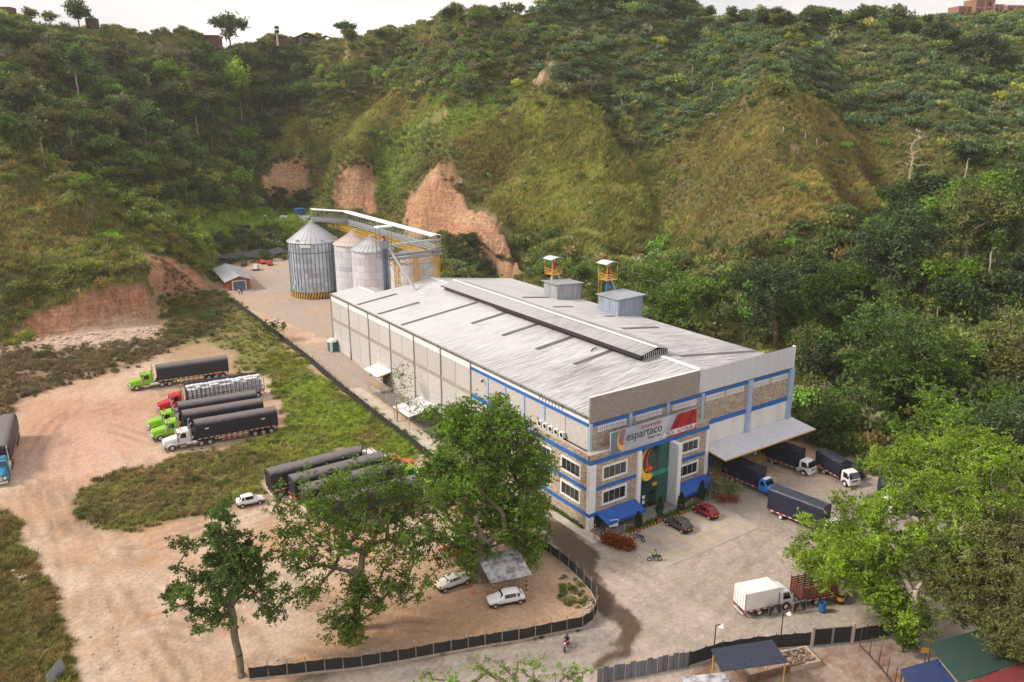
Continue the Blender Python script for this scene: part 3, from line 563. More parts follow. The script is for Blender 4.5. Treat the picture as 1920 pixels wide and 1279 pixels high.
def grille(x0, x1, z0, z1, y, parent):
    q = MB(); t = .09; q.box(x0,x1,y-.07,y,z0,z0+t); q.box(x0,x1,y-.07,y,z1-t,z1); q.box(x0,x0+t,y-.07,y,z0+t,z1-t); q.box(x1-t,x1,y-.07,y,z0+t,z1-t)
    g = q.build('vent_frame', white, parent); q = MB(); q.box(x0+t,x1-t,y-.012,y-.002,z0+t,z1-t); q.build('vent_backing', greysteel, g)
    q = MB(); n = int((x1-x0)/.28)
    for i in range(1, n): x = x0+(x1-x0)*i/n; q.box(x-.07,x+.07,y-.06,y-.02,z0+t,z1-t)
    q.build('vent_slats', white, g)
for x0, x1 in ((1.35,6.1),(7.8,12.5),(14.45,19.05),(20.95,24.6),(25.2,28.8),(30.8,34.4),(35.05,38.65)): grille(x0, x1, 12.55, 13.32, -.02, WH)
# loading bay: canopy, dock, posts
q = MB(); n = 40; x0 = 20.6; x1 = 40.5
for i in range(n):
    a = x0+(x1-x0)*i/n; b2 = x0+(x1-x0)*(i+1)/n; c_ = a+(b2-a)*.35
    for (xa, xb, da, db) in ((a,c_,0,.0),(c_,c_+.05,0,.07),(c_+.05,b2-.05,.07,.07),(b2-.05,b2,.07,0)):
        q.quad((xa,-4.6,5.35+da),(xb,-4.6,5.35+db),(xb,-.1,5.85+db),(xa,-.1,5.85+da))
cn = q.build('loading_canopy', sheetm, WH, fix=False)
q = MB(); q.box(20.6,40.5,-4.63,-4.57,5.22,5.36); q.beam((20.65,-4.5,5.25),(20.65,-.1,5.75),.08,.16); q.beam((40.45,-4.5,5.25),(40.45,-.1,5.75),.08,.16); q.build('canopy_edge', yellow, cn)
q = MB(); q.box(20.6,39.5,-.35,6,-.4,1.25); q.build('loading_dock', concrete, WH)
def striped(name, parent, p0, p1, z0, z1, n, mats, th=.02):
    p0 = Vector(p0); p1 = Vector(p1); d = (p1-p0)/n; nrm = Vector((d.y,-d.x,0)).normalized()*th; q = MB(); k2 = 1.2
    for i in range(n):
        q.mi = i % 2; a = p0+d*i; b2 = p0+d*(i+1); s = d*k2
        a2 = a+s if (a+s-p0).length <= (p1-p0).length else p1; b3 = b2+s if (b2+s-p0).length <= (p1-p0).length else p1
        lo = [(a.x+nrm.x,a.y+nrm.y,a.z+z0),(b2.x+nrm.x,b2.y+nrm.y,b2.z+z0)]; hi = [(a2.x+nrm.x,a2.y+nrm.y,a2.z+z1),(b3.x+nrm.x,b3.y+nrm.y,b3.z+z1)]
        q.quad(lo[0], lo[1], hi[1], hi[0])
    return q.build(name, mats, parent, fix=False)
striped('hazard_stripes', WH, (20.8,-.35,0), (39.4,-.35,0), .45, 1.24, 54, [yellow, black])
for x in (22.6, 27.6, 33.2):
    q = MB(); q.box(x-.16,x+.16,.3,.62,1.25,2.6); q.mi = 1; q.box(x-.16,x+.16,.3,.62,2.6,5.4); q.build('dock_post', [white, red], WH)
q = MB(); q.box(23.2,24.6,1.2,2.2,1.25,3.0); q.build('blue_machine', blue, WH)
# office annex -------------------------------------------------
OF = WH
k = MB(); k.box(-.82, 0.0, -1.3, 11.56, -.3, 10.3); k.box(-.82, 6.9, -1.3, .1, 1.0, 10.3); k.box(13.0, 20.4, -1.3, .1, 1.0, 10.3); k.box(6.9,13.0,-1.3,.1,8.9,10.3)
k.box(0,20.4,-.55,.12,-.3,1.0); k.build('office_wall', darkm, OF)  # recessed lower wall coloured near black for the shade beneath the awnings
q = MB(); q.box(-.90,-.815,-1.0,11.56,9.6,10.3); q.box(-.90,-.815,-1.0,11.56,5.8,9.0); q.box(-.90,-.815,-1.0,11.56,2.33,5.3); q.box(-.90,-.815,-1.0,11.56,-.2,1.77)
q.box(-.9,20.42,-1.39,-1.295,9.6,10.3); q.box(.1,6.95,-1.39,-1.295,5.8,9.0); q.box(.1,6.95,-1.39,-1.295,1.8,5.3); q.box(13.6,19.95,-1.39,-1.295,5.8,9.0); q.box(13.6,19.95,-1.39,-1.295,1.9,5.3); q.box(-.9,-.815,11.5,11.6,-.2,10.3)
q.build('stone_cladding', stone, OF)
q = MB(); q.box(-.96,20.48,-1.46,-1.2,10.3,10.45); q.box(-.96,-.62,-1.2,11.6,10.3,10.45); q.build('ledge_coping', paleconc, OF)
q = MB(); q.box(-.7,20.3,-1.2,-.05,10.28,10.32); q.build('ledge_roof', concrete, OF)
for z0, z1, xs in ((9.0,9.6,((-.95,20.46),)),(5.3,5.8,((.1,6.95),(13.6,19.95)))):
    for a, b2 in xs: MB().box(a,b2,-1.45,-1.30,z0,z1).build('office_blue_band', blue, OF)
for z0, z1, y0 in ((9.0,9.6,-1.30),(5.3,5.8,-1.0),(1.77,2.33,-1.2)): MB().box(-.955,-.82,y0,11.6,z0,z1).build('office_blue_band', blue, OF)
MB().box(-.955,.75,-1.45,-1.30,1.77,2.33).build('office_blue_band', blue, OF)
q = MB(); q.box(-.98,.08,-1.48,-.9,2.335,8.995); q.box(-.98,-.1,-1.48,-.95,-.2,1.765); q.build('corner_pillar', white, OF)
MB().box(19.95,20.56,-1.48,-.6,-.1,8.99).build('end_pillar', white, OF)
MB().box(6.96,7.6,-1.75,-1.2,-.1,8.99).build('entrance_pillar', white, OF)
q = MB(); q.box(12.98,13.66,-3.0,-1.2,-.1,8.99); fn = q.build('entrance_fin', white, OF)
q = MB()
for i in range(15): q.box(12.955,12.978,-2.95,-1.4,.1+i*.59,.62+i*.59)
q.build('cladding_strip', sheetm, fn, kind='stuff')
q = MB(); q.box(7.62,12.95,-1.32,-1.28,.25,8.98); gl = q.build('entrance_glass', greenglass, OF)
q = MB()
for x in (9.0,10.9,): q.box(x-.03,x+.03,-1.35,-1.325,.25,8.98)
for z in (2.6,): q.box(7.62,12.95,-1.35,-1.326,z-.04,z+.04)
q.build('glazing_bar', pm('dark_frame', (.02,.06,.055), None, rough=.4), gl)
tealm = pm('teal_floor_band', (.02,.26,.22), None, rough=.3); MB().box(7.65,12.93,-1.345,-1.322,4.55,5.25).build('floor_band', tealm, gl)
MB().box(10.95,12.93,-1.343,-1.321,.3,8.9).build('side_pane', pm('lighter_green_glass', (.012,.105,.085), (.01,.07,.06), .4, .08, spec=.8), gl)
MB().box(9.6,10.7,-1.36,-1.33,.3,2.55).build('door', glass, gl)
q = MB(); q.box(8.35,8.8,-1.37,-1.33,1.7,2.2); q.box(8.35,8.8,-1.37,-1.33,.95,1.45); q.build('notice', white, gl)
q = MB(); q.box(10.1,10.9,-1.37,-1.33,3.15,3.65); q.build('small_yellow_sign', yellow, gl)
# emblem on the entrance glass: a yellow crescent with a face, and a red crescent
ylw = pm('emblem_yellow', (.85,.50,.03), None, rough=.5); rdm = pm('emblem_red', (.75,.02,.015), None, rough=.5)
def crescent(q, cx, cz, pts_out, pts_in, y): 
    n = len(pts_out); P = [(cx+a, y, cz+b2) for a, b2 in pts_out]+[(cx+a, y, cz+b2) for a, b2 in pts_in]
    q.add(P, [(i,i+1,n+i+1,n+i) for i in range(n-1)])
def arcband(q, cx, cz, r0, wmax, t0, t1, y, sx=1.0, sz=1.0, n=20, taper=(0,1)):
    o = []; i_ = []
    for k in range(n+1):
        s = k/n; t = math.radians(t0+(t1-t0)*s); wd = wmax*(taper[0]+(taper[1]-taper[0])*math.sin(s*math.pi/2))
        o.append((r0*math.cos(t)*sx, r0*math.sin(t)*sz)); i_.append(((r0-wd)*math.cos(t)*sx, (r0-wd)*math.sin(t)*sz))
    crescent(q, cx, cz, o, i_, y)
def disc(q, cx, cz, rx, rz, y, n=20):
    q.add([(cx+rx*math.cos(2*math.pi*i/n), y, cz+rz*math.sin(2*math.pi*i/n)) for i in range(n)], [tuple(range(n))])
def emblem(parent, cx, cz, s, y, big=True):
    q = MB(); arcband(q, cx+.55*s, cz+.1*s, 1.75*s, .72*s, 88, 262, y, .85, 1.45); disc(q, cx+.62*s, cz-2.02*s, .98*s, .62*s, y-.004)
    q.quad((cx+.2*s,y-.012,cz-.55*s),(cx+.42*s,y-.012,cz-.5*s),(cx+.32*s,y-.012,cz-.95*s),(cx+.12*s,y-.012,cz-1.0*s)); q.quad((cx+1.05*s,y-.012,cz-.55*s),(cx+1.3*s,y-.012,cz-.45*s),(cx+1.45*s,y-.012,cz-.8*s),(cx+1.2*s,y-.012,cz-.8*s))
    q.build('emblem_crescent', ylw, parent, fix=False)
    q = MB(); arcband(q, cx+1.35*s, cz+.6*s, 1.45*s, .5*s, 92, 258, y-.008, .8, 1.25); disc(q, cx+1.0*s, cz-.85*s, .62*s, .35*s, y-.010)
    for i in range(4): disc(q, cx+.35*s+i*.33*s, cz+2.85*s-.06*i*s, .12*s, .2*s, y-.008, 8)
    q.build('emblem_red_curve', rdm, parent, fix=False)
    if big:
        q = MB(); disc(q, cx+.45*s, cz-1.75*s, .1*s, .13*s, y-.012, 10); disc(q, cx+1.05*s, cz-1.65*s, .1*s, .13*s, y-.012, 10)
        arcband(q, cx+.5*s, cz-2.2*s, .55*s, .06*s, 150, 230, y-.012, 1, 1, 8, (1,1)); q.build('emblem_eyes', black, parent, fix=False)
emblem(gl, 8.55, 6.55, .88, -1.37)
def window(x0, x1, z0, z1, parent, axis_='x', at_=-1.39, sgn=-1, n=4, t=.34):
    """white surround, dark panes with slim mullions; axis_ x = in the front wall, y = in the side wall"""
    def bx(q, a0, a1, d0, d1, c0, c1):
        lo, hi = sorted((at_+sgn*d0, at_+sgn*d1))
        q.box(a0,a1,lo,hi,c0,c1) if axis_ == 'x' else q.box(lo,hi,a0,a1,c0,c1)
    q = MB(); bx(q,x0,x1,-.06,.10,z0,z0+t*.8); bx(q,x0,x1,-.06,.10,z1-t*.8,z1); bx(q,x0,x0+t*.8,-.06,.10,z0+t*.8,z1-t*.8); bx(q,x1-t*.8,x1,-.06,.10,z0+t*.8,z1-t*.8)
    f = q.build('window_frame', white, parent, bevel=.02); a0 = x0+t*.8; a1 = x1-t*.8; w_ = (a1-a0)/n
    q = MB()
    for i in range(1, n): bx(q,a0+w_*i-.045,a0+w_*i+.045,-.04,.05,z0+t*.8,z1-t*.8)
    q.build('mullion', steel, f)
    for i in range(n):
        q = MB(); bx(q,a0+w_*i+.045 if i else a0,a0+w_*(i+1)-.045 if i < n-1 else a1,-.05,.012,z0+t*.8,z1-t*.8); q.build('pane', GL3[rnd.choice((0,0,1,2))], f)
for x0, x1, z0, z1 in ((1.08,5.35,6.35,8.43),(1.12,5.38,2.88,5.0),(14.3,18.6,6.42,8.32),(14.46,18.7,2.85,4.85)): window(x0, x1, z0, z1, OF)
for y0, y1 in ((.32,4.5),(6.5,10.6)):
    for z0, z1 in ((6.35,8.45),(2.88,5.0)): window(y0, y1, z0, z1, OF, 'y', -.90)
bluefab = pm('blue_awning_fabric', (.010,.085,.40), (.014,.105,.46), .8, .6)
bluefab2 = pm('blue_awning_seam', (.03,.13,.48), None, rough=.6)
def awning(x0, x1, zt, label=None):
    q = MB(); q.hexa([(x0,-1.45,zt-.12),(x1,-1.45,zt-.12),(x1-.1,-3.6,zt-.66),(x0+.1,-3.6,zt-.66)], [(x0,-1.45,zt+.12),(x1,-1.45,zt+.12),(x1-.1,-3.6,zt-.50),(x0+.1,-3.6,zt-.50)])
    a = q.build('awning', bluefab, OF); q = MB(); n = 5
    for i in range(1, n): x = x0+(x1-x0)*i/n; q.beam((x,-1.5,zt+.125),(x,-3.56,zt-.485),.06,.02)
    q.build('awning_seam', bluefab2, a); q = MB(); n = 14
    q.box(x0+.1,x1-.1,-3.63,-3.6,zt-.86,zt-.5); q.build('awning_valance', bluefab, a)
awning(.2, 6.92, 2.15); awning(13.7, 20.75, 2.1)
q = MB(); q.box(.3,1.0,-1.42,-.56,0,1.75); q.build('hazard_post', darkm, OF)
q = MB(); q.box(-.99,-.25,11.4,11.6,9.6,10.6); q.build('ledge_end', stone, OF)
# rear small buildings on the long side: canopy and door with a little dock
q = MB(); corr(q, -3.0, 4.75, -.02, 5.35, 57.0, 63.2, .5, .04); q.build('side_canopy', white, WH, fix=False)
q = MB(); q.beam((-.1,57.05,5.2),(-3.0,57.05,4.65),.08,.14); q.beam((-.1,63.15,5.2),(-3.0,63.15,4.65),.08,.14); q.build('canopy_bracket', yellow, WH)
q = MB(); q.box(-.12,-.01,57.6,60.9,2.0,4.9); q.build('side_door', darkm, WH)
q = MB(); q.box(-2.6,-.12,56.9,60.9,.5,2.0); q.build('side_dock', concrete, WH)
q = MB()
for y in (56.95,58.2,59.5,60.8): q.tube((-2.55,y,2.0),(-2.55,y,3.05),.05)
for z in (2.5,3.05): q.tube((-2.55,56.95,z),(-2.55,60.8,z),.05); q.tube((-2.55,56.95,z),(-1.4,56.95,z),.05)
q.build('dock_railing', yellow, WH)
q = MB(); corr(q, -5.6, 3.2, -.1, 3.9, 39.5, 45.5, .5, .05); lw = q.build('lean_to_roof', white, WH, fix=False)
q = MB()
for y in (39.7,45.2): q.tube((-5.4,y,.7),(-5.4,y,3.2),.07)
q.build('lean_to_post', steel, lw)
q = MB(); q.tube((-.25,24.6,12.9),(-.6,24.6,12.6),.16); q.build('camera_box', black, WH)
# ---------------------------------------------------------------- sign over the office
SG = thing('advertising_sign', 'long grey and red company sign board mounted above the office entrance', 'sign', (2.2,-1.62,9.68))
sgrey = pm('sign_grey_print', (.30,.34,.43), (.42,.45,.53), .25, .45); sblue = pm('sign_blue_print', (.10,.16,.23), (.16,.22,.30), .3, .45); slight = pm('sign_light_print', (.47,.50,.58), None, rough=.45)
sred = pm('sign_red_print', (.42,.012,.018), (.33,.008,.014), .4, .45); sdred = pm('sign_dark_red_print', (.20,.008,.02), None, rough=.45); swhite = pm('sign_white_print', (.72,.72,.76), None, rough=.45); sblack = pm('sign_black_print', (.02,.02,.028), None, rough=.45)
SW, SH = 15.3, 3.1
MB().box(0,SW,0,.22,0,SH).build('board', sgrey, SG)
def poly(name, pts, m, d):
    q = MB(); q.add([(x,-.004*d,z) for x, z in pts], [tuple(range(len(pts)))]); return q.build(name, m, SG, fix=False)
poly('blue_fade', [(0.02,.02),(1.7,.02),(2.5,SH-.02),(.02,SH-.02)], sblue, 1)
poly('light_wedge', [(7.0,.02),(8.4,.02),(10.6,SH-.02),(8.9,SH-.02)], slight, 1); poly('light_wedge', [(8.6,.02),(9.5,.02),(11.3,SH-.02),(10.9,SH-.02)], sgrey, 2)
poly('red_field', [(9.6,.02),(SW-.02,.02),(SW-.02,SH-.02),(11.6,SH-.02)], sred, 3); poly('red_shade', [(10.2,.02),(10.9,.02),(12.9,SH-.02),(12.2,SH-.02)], sdred, 4); poly('red_shade', [(12.6,.02),(13.6,.02),(15.0,SH-.02),(14.4,SH-.02)], sdred, 4)
poly('number_strip', [(8.85,.28),(14.95,.28),(15.2,1.02),(9.45,1.02)], swhite, 5)
def text(s, size, x, z, m, d, name, sx=1.0, bold=0, parent=None, y=0, align='LEFT'):
    c = bpy.data.curves.new(name, 'FONT'); c.body = s; c.size = size; c.offset = bold; c.align_x = align; c.resolution_u = 4
    o = bpy.data.objects.new(name, c); col.objects.link(o)
    bpy.context.view_layer.update(); me = bpy.data.meshes.new_from_object(o.evaluated_get(bpy.context.evaluated_depsgraph_get()))
    bpy.data.objects.remove(o); bpy.data.curves.remove(c); me.materials.clear(); me.materials.append(m); me.name = name
    r = bpy.data.objects.new(name, me); col.objects.link(r); r.parent = parent or SG; r.location = (x, y-.004*d, z); r.rotation_euler = (math.pi/2,0,0); r.scale = (sx,1,1); return r
text('espartaco', 1.65, 2.55, 1.35, sblack, 5, 'sign_word', .98, .012); text('concentrados', .72, 5.0, 2.48, sred, 5, 'sign_word', .92, .008)
text('Nutre y Crece', .46, 6.35, .78, sblack, 5, 'sign_word', .85, .012); text('PBX : 6310606', .88, 9.55, .36, sblack, 7, 'sign_number', .98, .008)
emblem(SG, 1.5, 1.65, .48, -.02, False)
# ---------------------------------------------------------------- air conditioners on the ledge
acm = pm('ac_casing', (.66,.66,.64), None, rough=.5); AC0 = None
for i in range(5):
    a = thing('air_conditioner', ('white outdoor air conditioner nearest the office corner in its row','second white air conditioner from the office corner','middle white air conditioner of the five on the ledge','second white air conditioner from the far end of the ledge row','white air conditioner at the far end of the ledge row')[i], 'air conditioner', (-.42, 5.0+i*1.22, 10.46), 0, 'air conditioners on the office side ledge')
    if i == 0:
        q1 = MB().box(-.22,.22,-.45,.45,.06,.85).mesh('casing', acm); q2 = MB().lathe([(0,0),(.30,0),(.30,.02),(0,.02)], (-.24,-.1,.46), 14, 'x').mesh('fan_grille', black); q3 = MB().box(-.2,-.1,-.4,.4,0,.06).box(.1,.2,-.4,.4,0,.06).mesh('feet', greysteel)
    linkmesh('casing', q1, a); linkmesh('fan_grille', q2, a); linkmesh('feet', q3, a)
# ---------------------------------------------------------------- rooftop huts and lift heads
def roof_hut(loc, sx, sy, h0, h1, mt, label, lab2):
    t = thing('rooftop_hut', label, 'roof hut', loc); q = MB(); n = 9
    q.hexa([(0,0,-.3),(sx,0,-.9),(sx,sy,-.9),(0,sy,-.3)],[(0,0,h0),(sx,0,h1),(sx,sy,h1),(0,sy,h0)]); q.build('hut_wall', mt, t)
    for i in range(7):
        MB().box(-.035,-.004,sy*i/7+.03,sy*(i+1)/7-.03,.02,h0-.03).build('wall_sheet', mt, t)
    for i in range(9):
        x = sx*i/9; z = -.6*x/sx; hh = h0+(h1-h0)*(i+1)/9
        MB().box(x+.03,x+sx/9-.03,-.035,-.004,z-.02,min(hh, h0+(h1-h0)*i/9)-.06).build('wall_sheet', mt, t)
    q = MB(); q.hexa([(-.5,-.4,h0+.05),(sx+.5,-.4,h1-.02),(sx+.5,sy+.4,h1-.02),(-.5,sy+.4,h0+.05)],[(-.5,-.4,h0+.13),(sx+.5,-.4,h1+.06),(sx+.5,sy+.4,h1+.06),(-.5,sy+.4,h0+.13)]); q.build('hut_roof', steel, t); return t
roof_hut((33.6,51.0,15.7), 6.2, 4.4, 3.0, 2.6, wornsheet, 'pale grey sheet metal hut on the roof below the farther lift platform', '')
roof_hut((35.2,34.6,15.45), 6.0, 5.6, 3.1, 3.3, pm('bluish_sheet', (.34,.40,.50), (.24,.28,.36), .9, .5, .2, stretch=(2.5,2.5,.25)), 'bluish grey sheet metal hut on the roof nearer to the front', '')
def lift(loc, zt, label, leg):
    t = thing('lift_head', label, 'elevator head', loc); q = MB(); w_ = 1.25
    q.box(-w_,w_,-w_,w_,zt-.08,zt); q.build('platform', yellow, t); q = MB()
    for sx in (-1,1):
        for sy in (-1,1): q.tube((sx*w_,sy*w_,zt),(sx*w_,sy*w_,zt+3.0),.06)
    for z in (.55,1.1):
        for sx in (-1,1): q.tube((sx*w_,-w_,zt+z),(sx*w_,w_,zt+z),.05); q.tube((-w_,sx*w_,zt+z),(w_,sx*w_,zt+z),.05)
    for i in range(5):
        x = -w_+2*w_*(i+.5)/5; q.tube((x,-w_,zt),(x,-w_,zt+1.1),.035); q.tube((-w_,x,zt),(-w_,x,zt+1.1),.035)
    q.build('railing', yellow, t); q = MB(); n = 8
    for i in range(n):
        a = -1+2*i/n; b2 = -1+2*(i+1)/n; f = lambda s: zt+3.05+.4*(1-s*s)
        q.hexa([(a*1.6,-1.5,f(a)),(b2*1.6,-1.5,f(b2)),(b2*1.6,1.5,f(b2)),(a*1.6,1.5,f(a))],[(a*1.6,-1.5,f(a)+.06),(b2*1.6,-1.5,f(b2)+.06),(b2*1.6,1.5,f(b2)+.06),(a*1.6,1.5,f(a)+.06)])
    q.build('curved_roof', sheetm, t); q = MB(); q.box(-.25,.25,-.3,.3,zt+.9,zt+1.6); q.hexa([(-.25,-.3,zt+1.6),(.25,-.3,zt+1.6),(.25,.3,zt+1.6),(-.25,.3,zt+1.6)],[(-.05,-.2,zt+2.2),(.3,-.2,zt+2.2),(.3,.2,zt+2.2),(-.05,.2,zt+2.2)]); q.build('lift_drum', pm('dull_red', (.30,.025,.02), None, rough=.6) if 'dull_red' not in MATS else MATS['dull_red'], t); MB().box(-.3,.3,-.3,.3,zt+.1,zt+.9).build('lift_gearbox', greysteel, t)
    q = MB(); q.box(-.28,.28,-.22,.22,-1.5,zt); q.build('lift_shaft', blue if leg else greysteel, t); q = MB()
    q.tube((.5,0,zt+.5),(3.2,-1.0,.3),.16); q.build('chute', steel, t)
    if leg:
        q = MB()
        for sx in (-1.5,-.8): q.tube((sx,.9,-1),(sx,.9,zt),.05)
        for i in range(16): q.tube((-1.5,.9,-.8+i*.5),(-.8,.9,-.8+i*.5),.03)
        q.build('ladder', yellow, t)
    else:
        q = MB(); q.tube((-.6,-.6,zt),(-2.4,-.8,-.2),.14); q.build('prop', steel, t)
lift((37.2,57.0,15.2), 4.4, 'yellow railed lift platform with curved roof on the farther leg', False)
lift((38.4,41.5,14.9), 6.0, 'yellow railed lift platform on blue shaft nearer the front with ladder', True)
# ================================================================ silos, gallery and the buildings at the back
whitepan = pm('white_silo_sheet', (.62,.63,.68), (.50,.51,.56), .8, .55, .1, stretch=(1,1,.4))
galv = pm('galvanised_silo_sheet', (.52,.58,.66), (.38,.43,.50), .9, .45, .25, stretch=(1,1,.35))
def per_object_value(m, lo, hi):
    nt = m.node_tree; b = nt.nodes['Principled BSDF']; l = b.inputs['Base Color'].links[0]; s = l.from_socket
    oi = nt.nodes.new('ShaderNodeObjectInfo'); mr = nt.nodes.new('ShaderNodeMapRange'); mr.inputs[3].default_value = lo; mr.inputs[4].default_value = hi
    hv = nt.nodes.new('ShaderNodeHueSaturation'); lk(nt, oi.outputs['Random'], mr.inputs[0]); lk(nt, mr.outputs[0], hv.inputs['Value']); lk(nt, s, hv.inputs['Color']); lk(nt, hv.outputs[0], b.inputs['Base Color'])
per_object_value(whitepan, .88, 1.08); per_object_value(galv, .78, 1.2); per_object_value(block, .93, 1.05)
seam = pm('silo_seam', (.20,.21,.25), None, rough=.7); ribm = pm('silo_stiffener', (.12,.15,.22), None, rough=.5)
rustroof = pm('rust_streaked_roof', (.52,.47,.44), (.22,.10,.07), 1.1, .7, lo=.45, hi=.8); greyroof = pm('grey_silo_roof', (.46,.48,.52), (.36,.38,.42), .8, .5, .3)
def curved_panel(name, R, ang, h, mt, gap=.02, off=.03, n=4):
    q = MB(); r0 = []; 
    a0 = gap/R; a1 = ang-gap/R
    for z in (gap, h-gap):
        for i in range(n+1):
            a = a0+(a1-a0)*i/n; r0.append(((R+off)*math.cos(a), (R+off)*math.sin(a), z))
    for z in (gap, h-gap):
        for i in range(n+1):
            a = a0+(a1-a0)*i/n; r0.append((R*math.cos(a), R*math.sin(a), z))
    m = n+1; q.add(r0, [(i,i+1,m+i+1,m+i) for i in range(n)]+[(i+1,i,2*m+i,2*m+i+1) for i in range(n)]+[(m+i,m+i+1,3*m+i+1,3*m+i) for i in range(n)]+[(0,m,3*m,2*m),(n,2*m+n,3*m+n,m+n)])
    return q.mesh(name, mt)
def silo(name, label, c, R, zb, ze, za, nrow, ncol, pm_, roofm_, group, ribs=0, base=0, seed=1):
    z0 = float(gz(c[1])); t = thing(name, label, 'silo', (c[0], c[1], z0), 0, group); hb_ = zb-z0; H = ze-zb; h = H/nrow; rr = random.Random(seed)
    MB().lathe([(R-.02,hb_-.5),(R-.02,ze-z0)], n=48).build('inner_shell', seam if not ribs else galv, t)
    me_ = curved_panel('wall_sheet', R, 2*math.pi/ncol, h, pm_)
    for r in range(nrow):
        for k in range(ncol):
            linkmesh('wall_sheet', me_, t, (0,0,hb_+r*h), (0,0,2*math.pi*(k+(.5 if r % 2 else 0))/ncol))
    if ribs:
        q = MB(); q.box(R+.01, R+.13, -.075, .075, hb_, ze-z0); rm = q.mesh('stiffener', ribm)
        for k in range(ribs): linkmesh('stiffener', rm, t, (0,0,0), (0,0,2*math.pi*k/ribs))
        MB().lathe([(R+.02,0),(R+.17,0),(R+.17,.18),(R+.02,.18)], (0,0,ze-z0-2.7), 48).build('wind_ring', ribm, t)
        MB().lathe([(R+.02,0),(R+.15,0),(R+.15,.2),(R+.02,.2)], (0,0,ze-z0-.15), 48).build('eave_ring', ribm, t)
    if base:
        MB().lathe([(R+.25,-.4),(R+.25,hb_),(R-.1,hb_)], n=48).build('foundation', black, t)
        q = MB(); nn = 56
        for k in range(nn):
            a = 2*math.pi*k/nn; b2 = a+math.pi/nn; s = .06
            q.quad(((R+.27)*math.cos(a),(R+.27)*math.sin(a),.05),((R+.27)*math.cos(b2),(R+.27)*math.sin(b2),.05),((R+.27)*math.cos(b2+s),(R+.27)*math.sin(b2+s),hb_-.02),((R+.27)*math.cos(a+s),(R+.27)*math.sin(a+s),hb_-.02))
        q.build('hazard_stripe_ring', yellow, t, fix=False, kind='stuff')
    else:
        MB().lathe([(R-.25,-.5),(R-.25,hb_-.3),(R+.12,hb_-.3),(R+.12,hb_),(R,hb_)], n=40).build('foundation', concrete, t)
    nc = 28; q = MB(); a = 2*math.pi/nc; e = R+.35; zt = za-z0; zE = ze-z0-.1; ap = .6
    q.add([(e*math.cos(.01),e*math.sin(.01),zE),(e*math.cos(a-.01),e*math.sin(a-.01),zE),(ap*math.cos(a-.01),ap*math.sin(a-.01),zt),(ap*math.cos(.01),ap*math.sin(.01),zt)], [(0,1,2,3)])
    q.beam((e,0,zE+.03),(ap,0,zt+.03),.09,.10); cm = q.mesh('roof_sheet', roofm_)
    MB().lathe([(e-.02,zE-.04),(ap,zt-.04)], n=nc).build('roof_liner', greysteel, t)
    for k in range(nc): linkmesh('roof_sheet', cm, t, (0,0,0), (0,0,a*k))
    MB().lathe([(ap+.2,zt-.2),(ap+.2,zt+.35),(0,zt+.5)], n=14).build('roof_cap', steel, t)
    return t
sg = silo('grain_silo', 'wide galvanised grain silo with dark vertical ribs and striped yellow base', (14.1,132.9), 6.45, 5.85, 19.0, 23.6, 10, 22, galv, greyroof, 'grain silos behind the warehouse', ribs=40, base=1)
q = MB(); q.tube((-6.3,-2.6,4.6),(-7.6,-4.6,2.9),.24,n=10); q.build('discharge_spout', steel, sg)
q = MB()
for i in range(3): 
    a = math.radians(-150+i*62); q.box(6.0*math.cos(a)-.35,6.0*math.cos(a)+.35,6.0*math.sin(a)-.35,6.0*math.sin(a)+.35,14.75,15.45)
q.build('roof_vent', steel, sg, kind='stuff')
a = math.radians(-113); q = MB()
for s in (-.3,.3): q.tube((6.85*math.cos(a)+s,6.85*math.sin(a),.1),(6.75*math.cos(a)+s,6.75*math.sin(a),3.2),.05)
for i in range(7): q.tube((6.85*math.cos(a)-.3,6.85*math.sin(a),.3+i*.42),(6.85*math.cos(a)+.3,6.85*math.sin(a),.3+i*.42),.035)
q.build('ladder', yellow, sg)
a = math.radians(-128); pl = MB().box(-1.4,1.4,-.03,.03,0,.75).build('name_plate', white, sg); pl.location = (6.62*math.cos(a),6.62*math.sin(a),13.55); pl.rotation_euler = (0,0,a+math.pi/2)
text('SIMCO', .62, -1.1, .14, greysteel, 9, 'name_plate_letters', 1.0, .01, pl, -.03) if False else None
s1 = silo('grain_silo', 'white grain silo with rust streaked roof next to the grey one', (21.4,122.3), 5.2, 5.6, 18.9, 22.0, 8, 12, whitepan, rustroof, 'grain silos behind the warehouse', seed=2)
s2 = silo('grain_silo', 'white grain silo with clean ribbed roof in the middle of the white ones', (21.4,111.0), 5.2, 5.2, 18.9, 22.0, 8, 12, whitepan, greyroof, 'grain silos behind the warehouse', seed=3)
s3 = silo('grain_silo', 'bluish white grain silo closest to the warehouse behind the lattice posts', (25.8,97.2), 5.6, 4.9, 18.0, 21.2, 8, 12, whitepan, greyroof, 'grain silos behind the warehouse', seed=4)
gb = pm('pale_blue_grey_band', (.42,.43,.50), None, rough=.6); MB().lathe([(5.245,0),(5.245,1.2)], (0,0,8.2), 40, 'z', -2.9, -1.6).build('grey_band', gb, s1)
q = MB(); q.box(-.6,.6,-.08,.1,0,.9); hh = q.build('wall_hatch', greysteel, s3); hh.location = (-.6,-5.2,11.2)
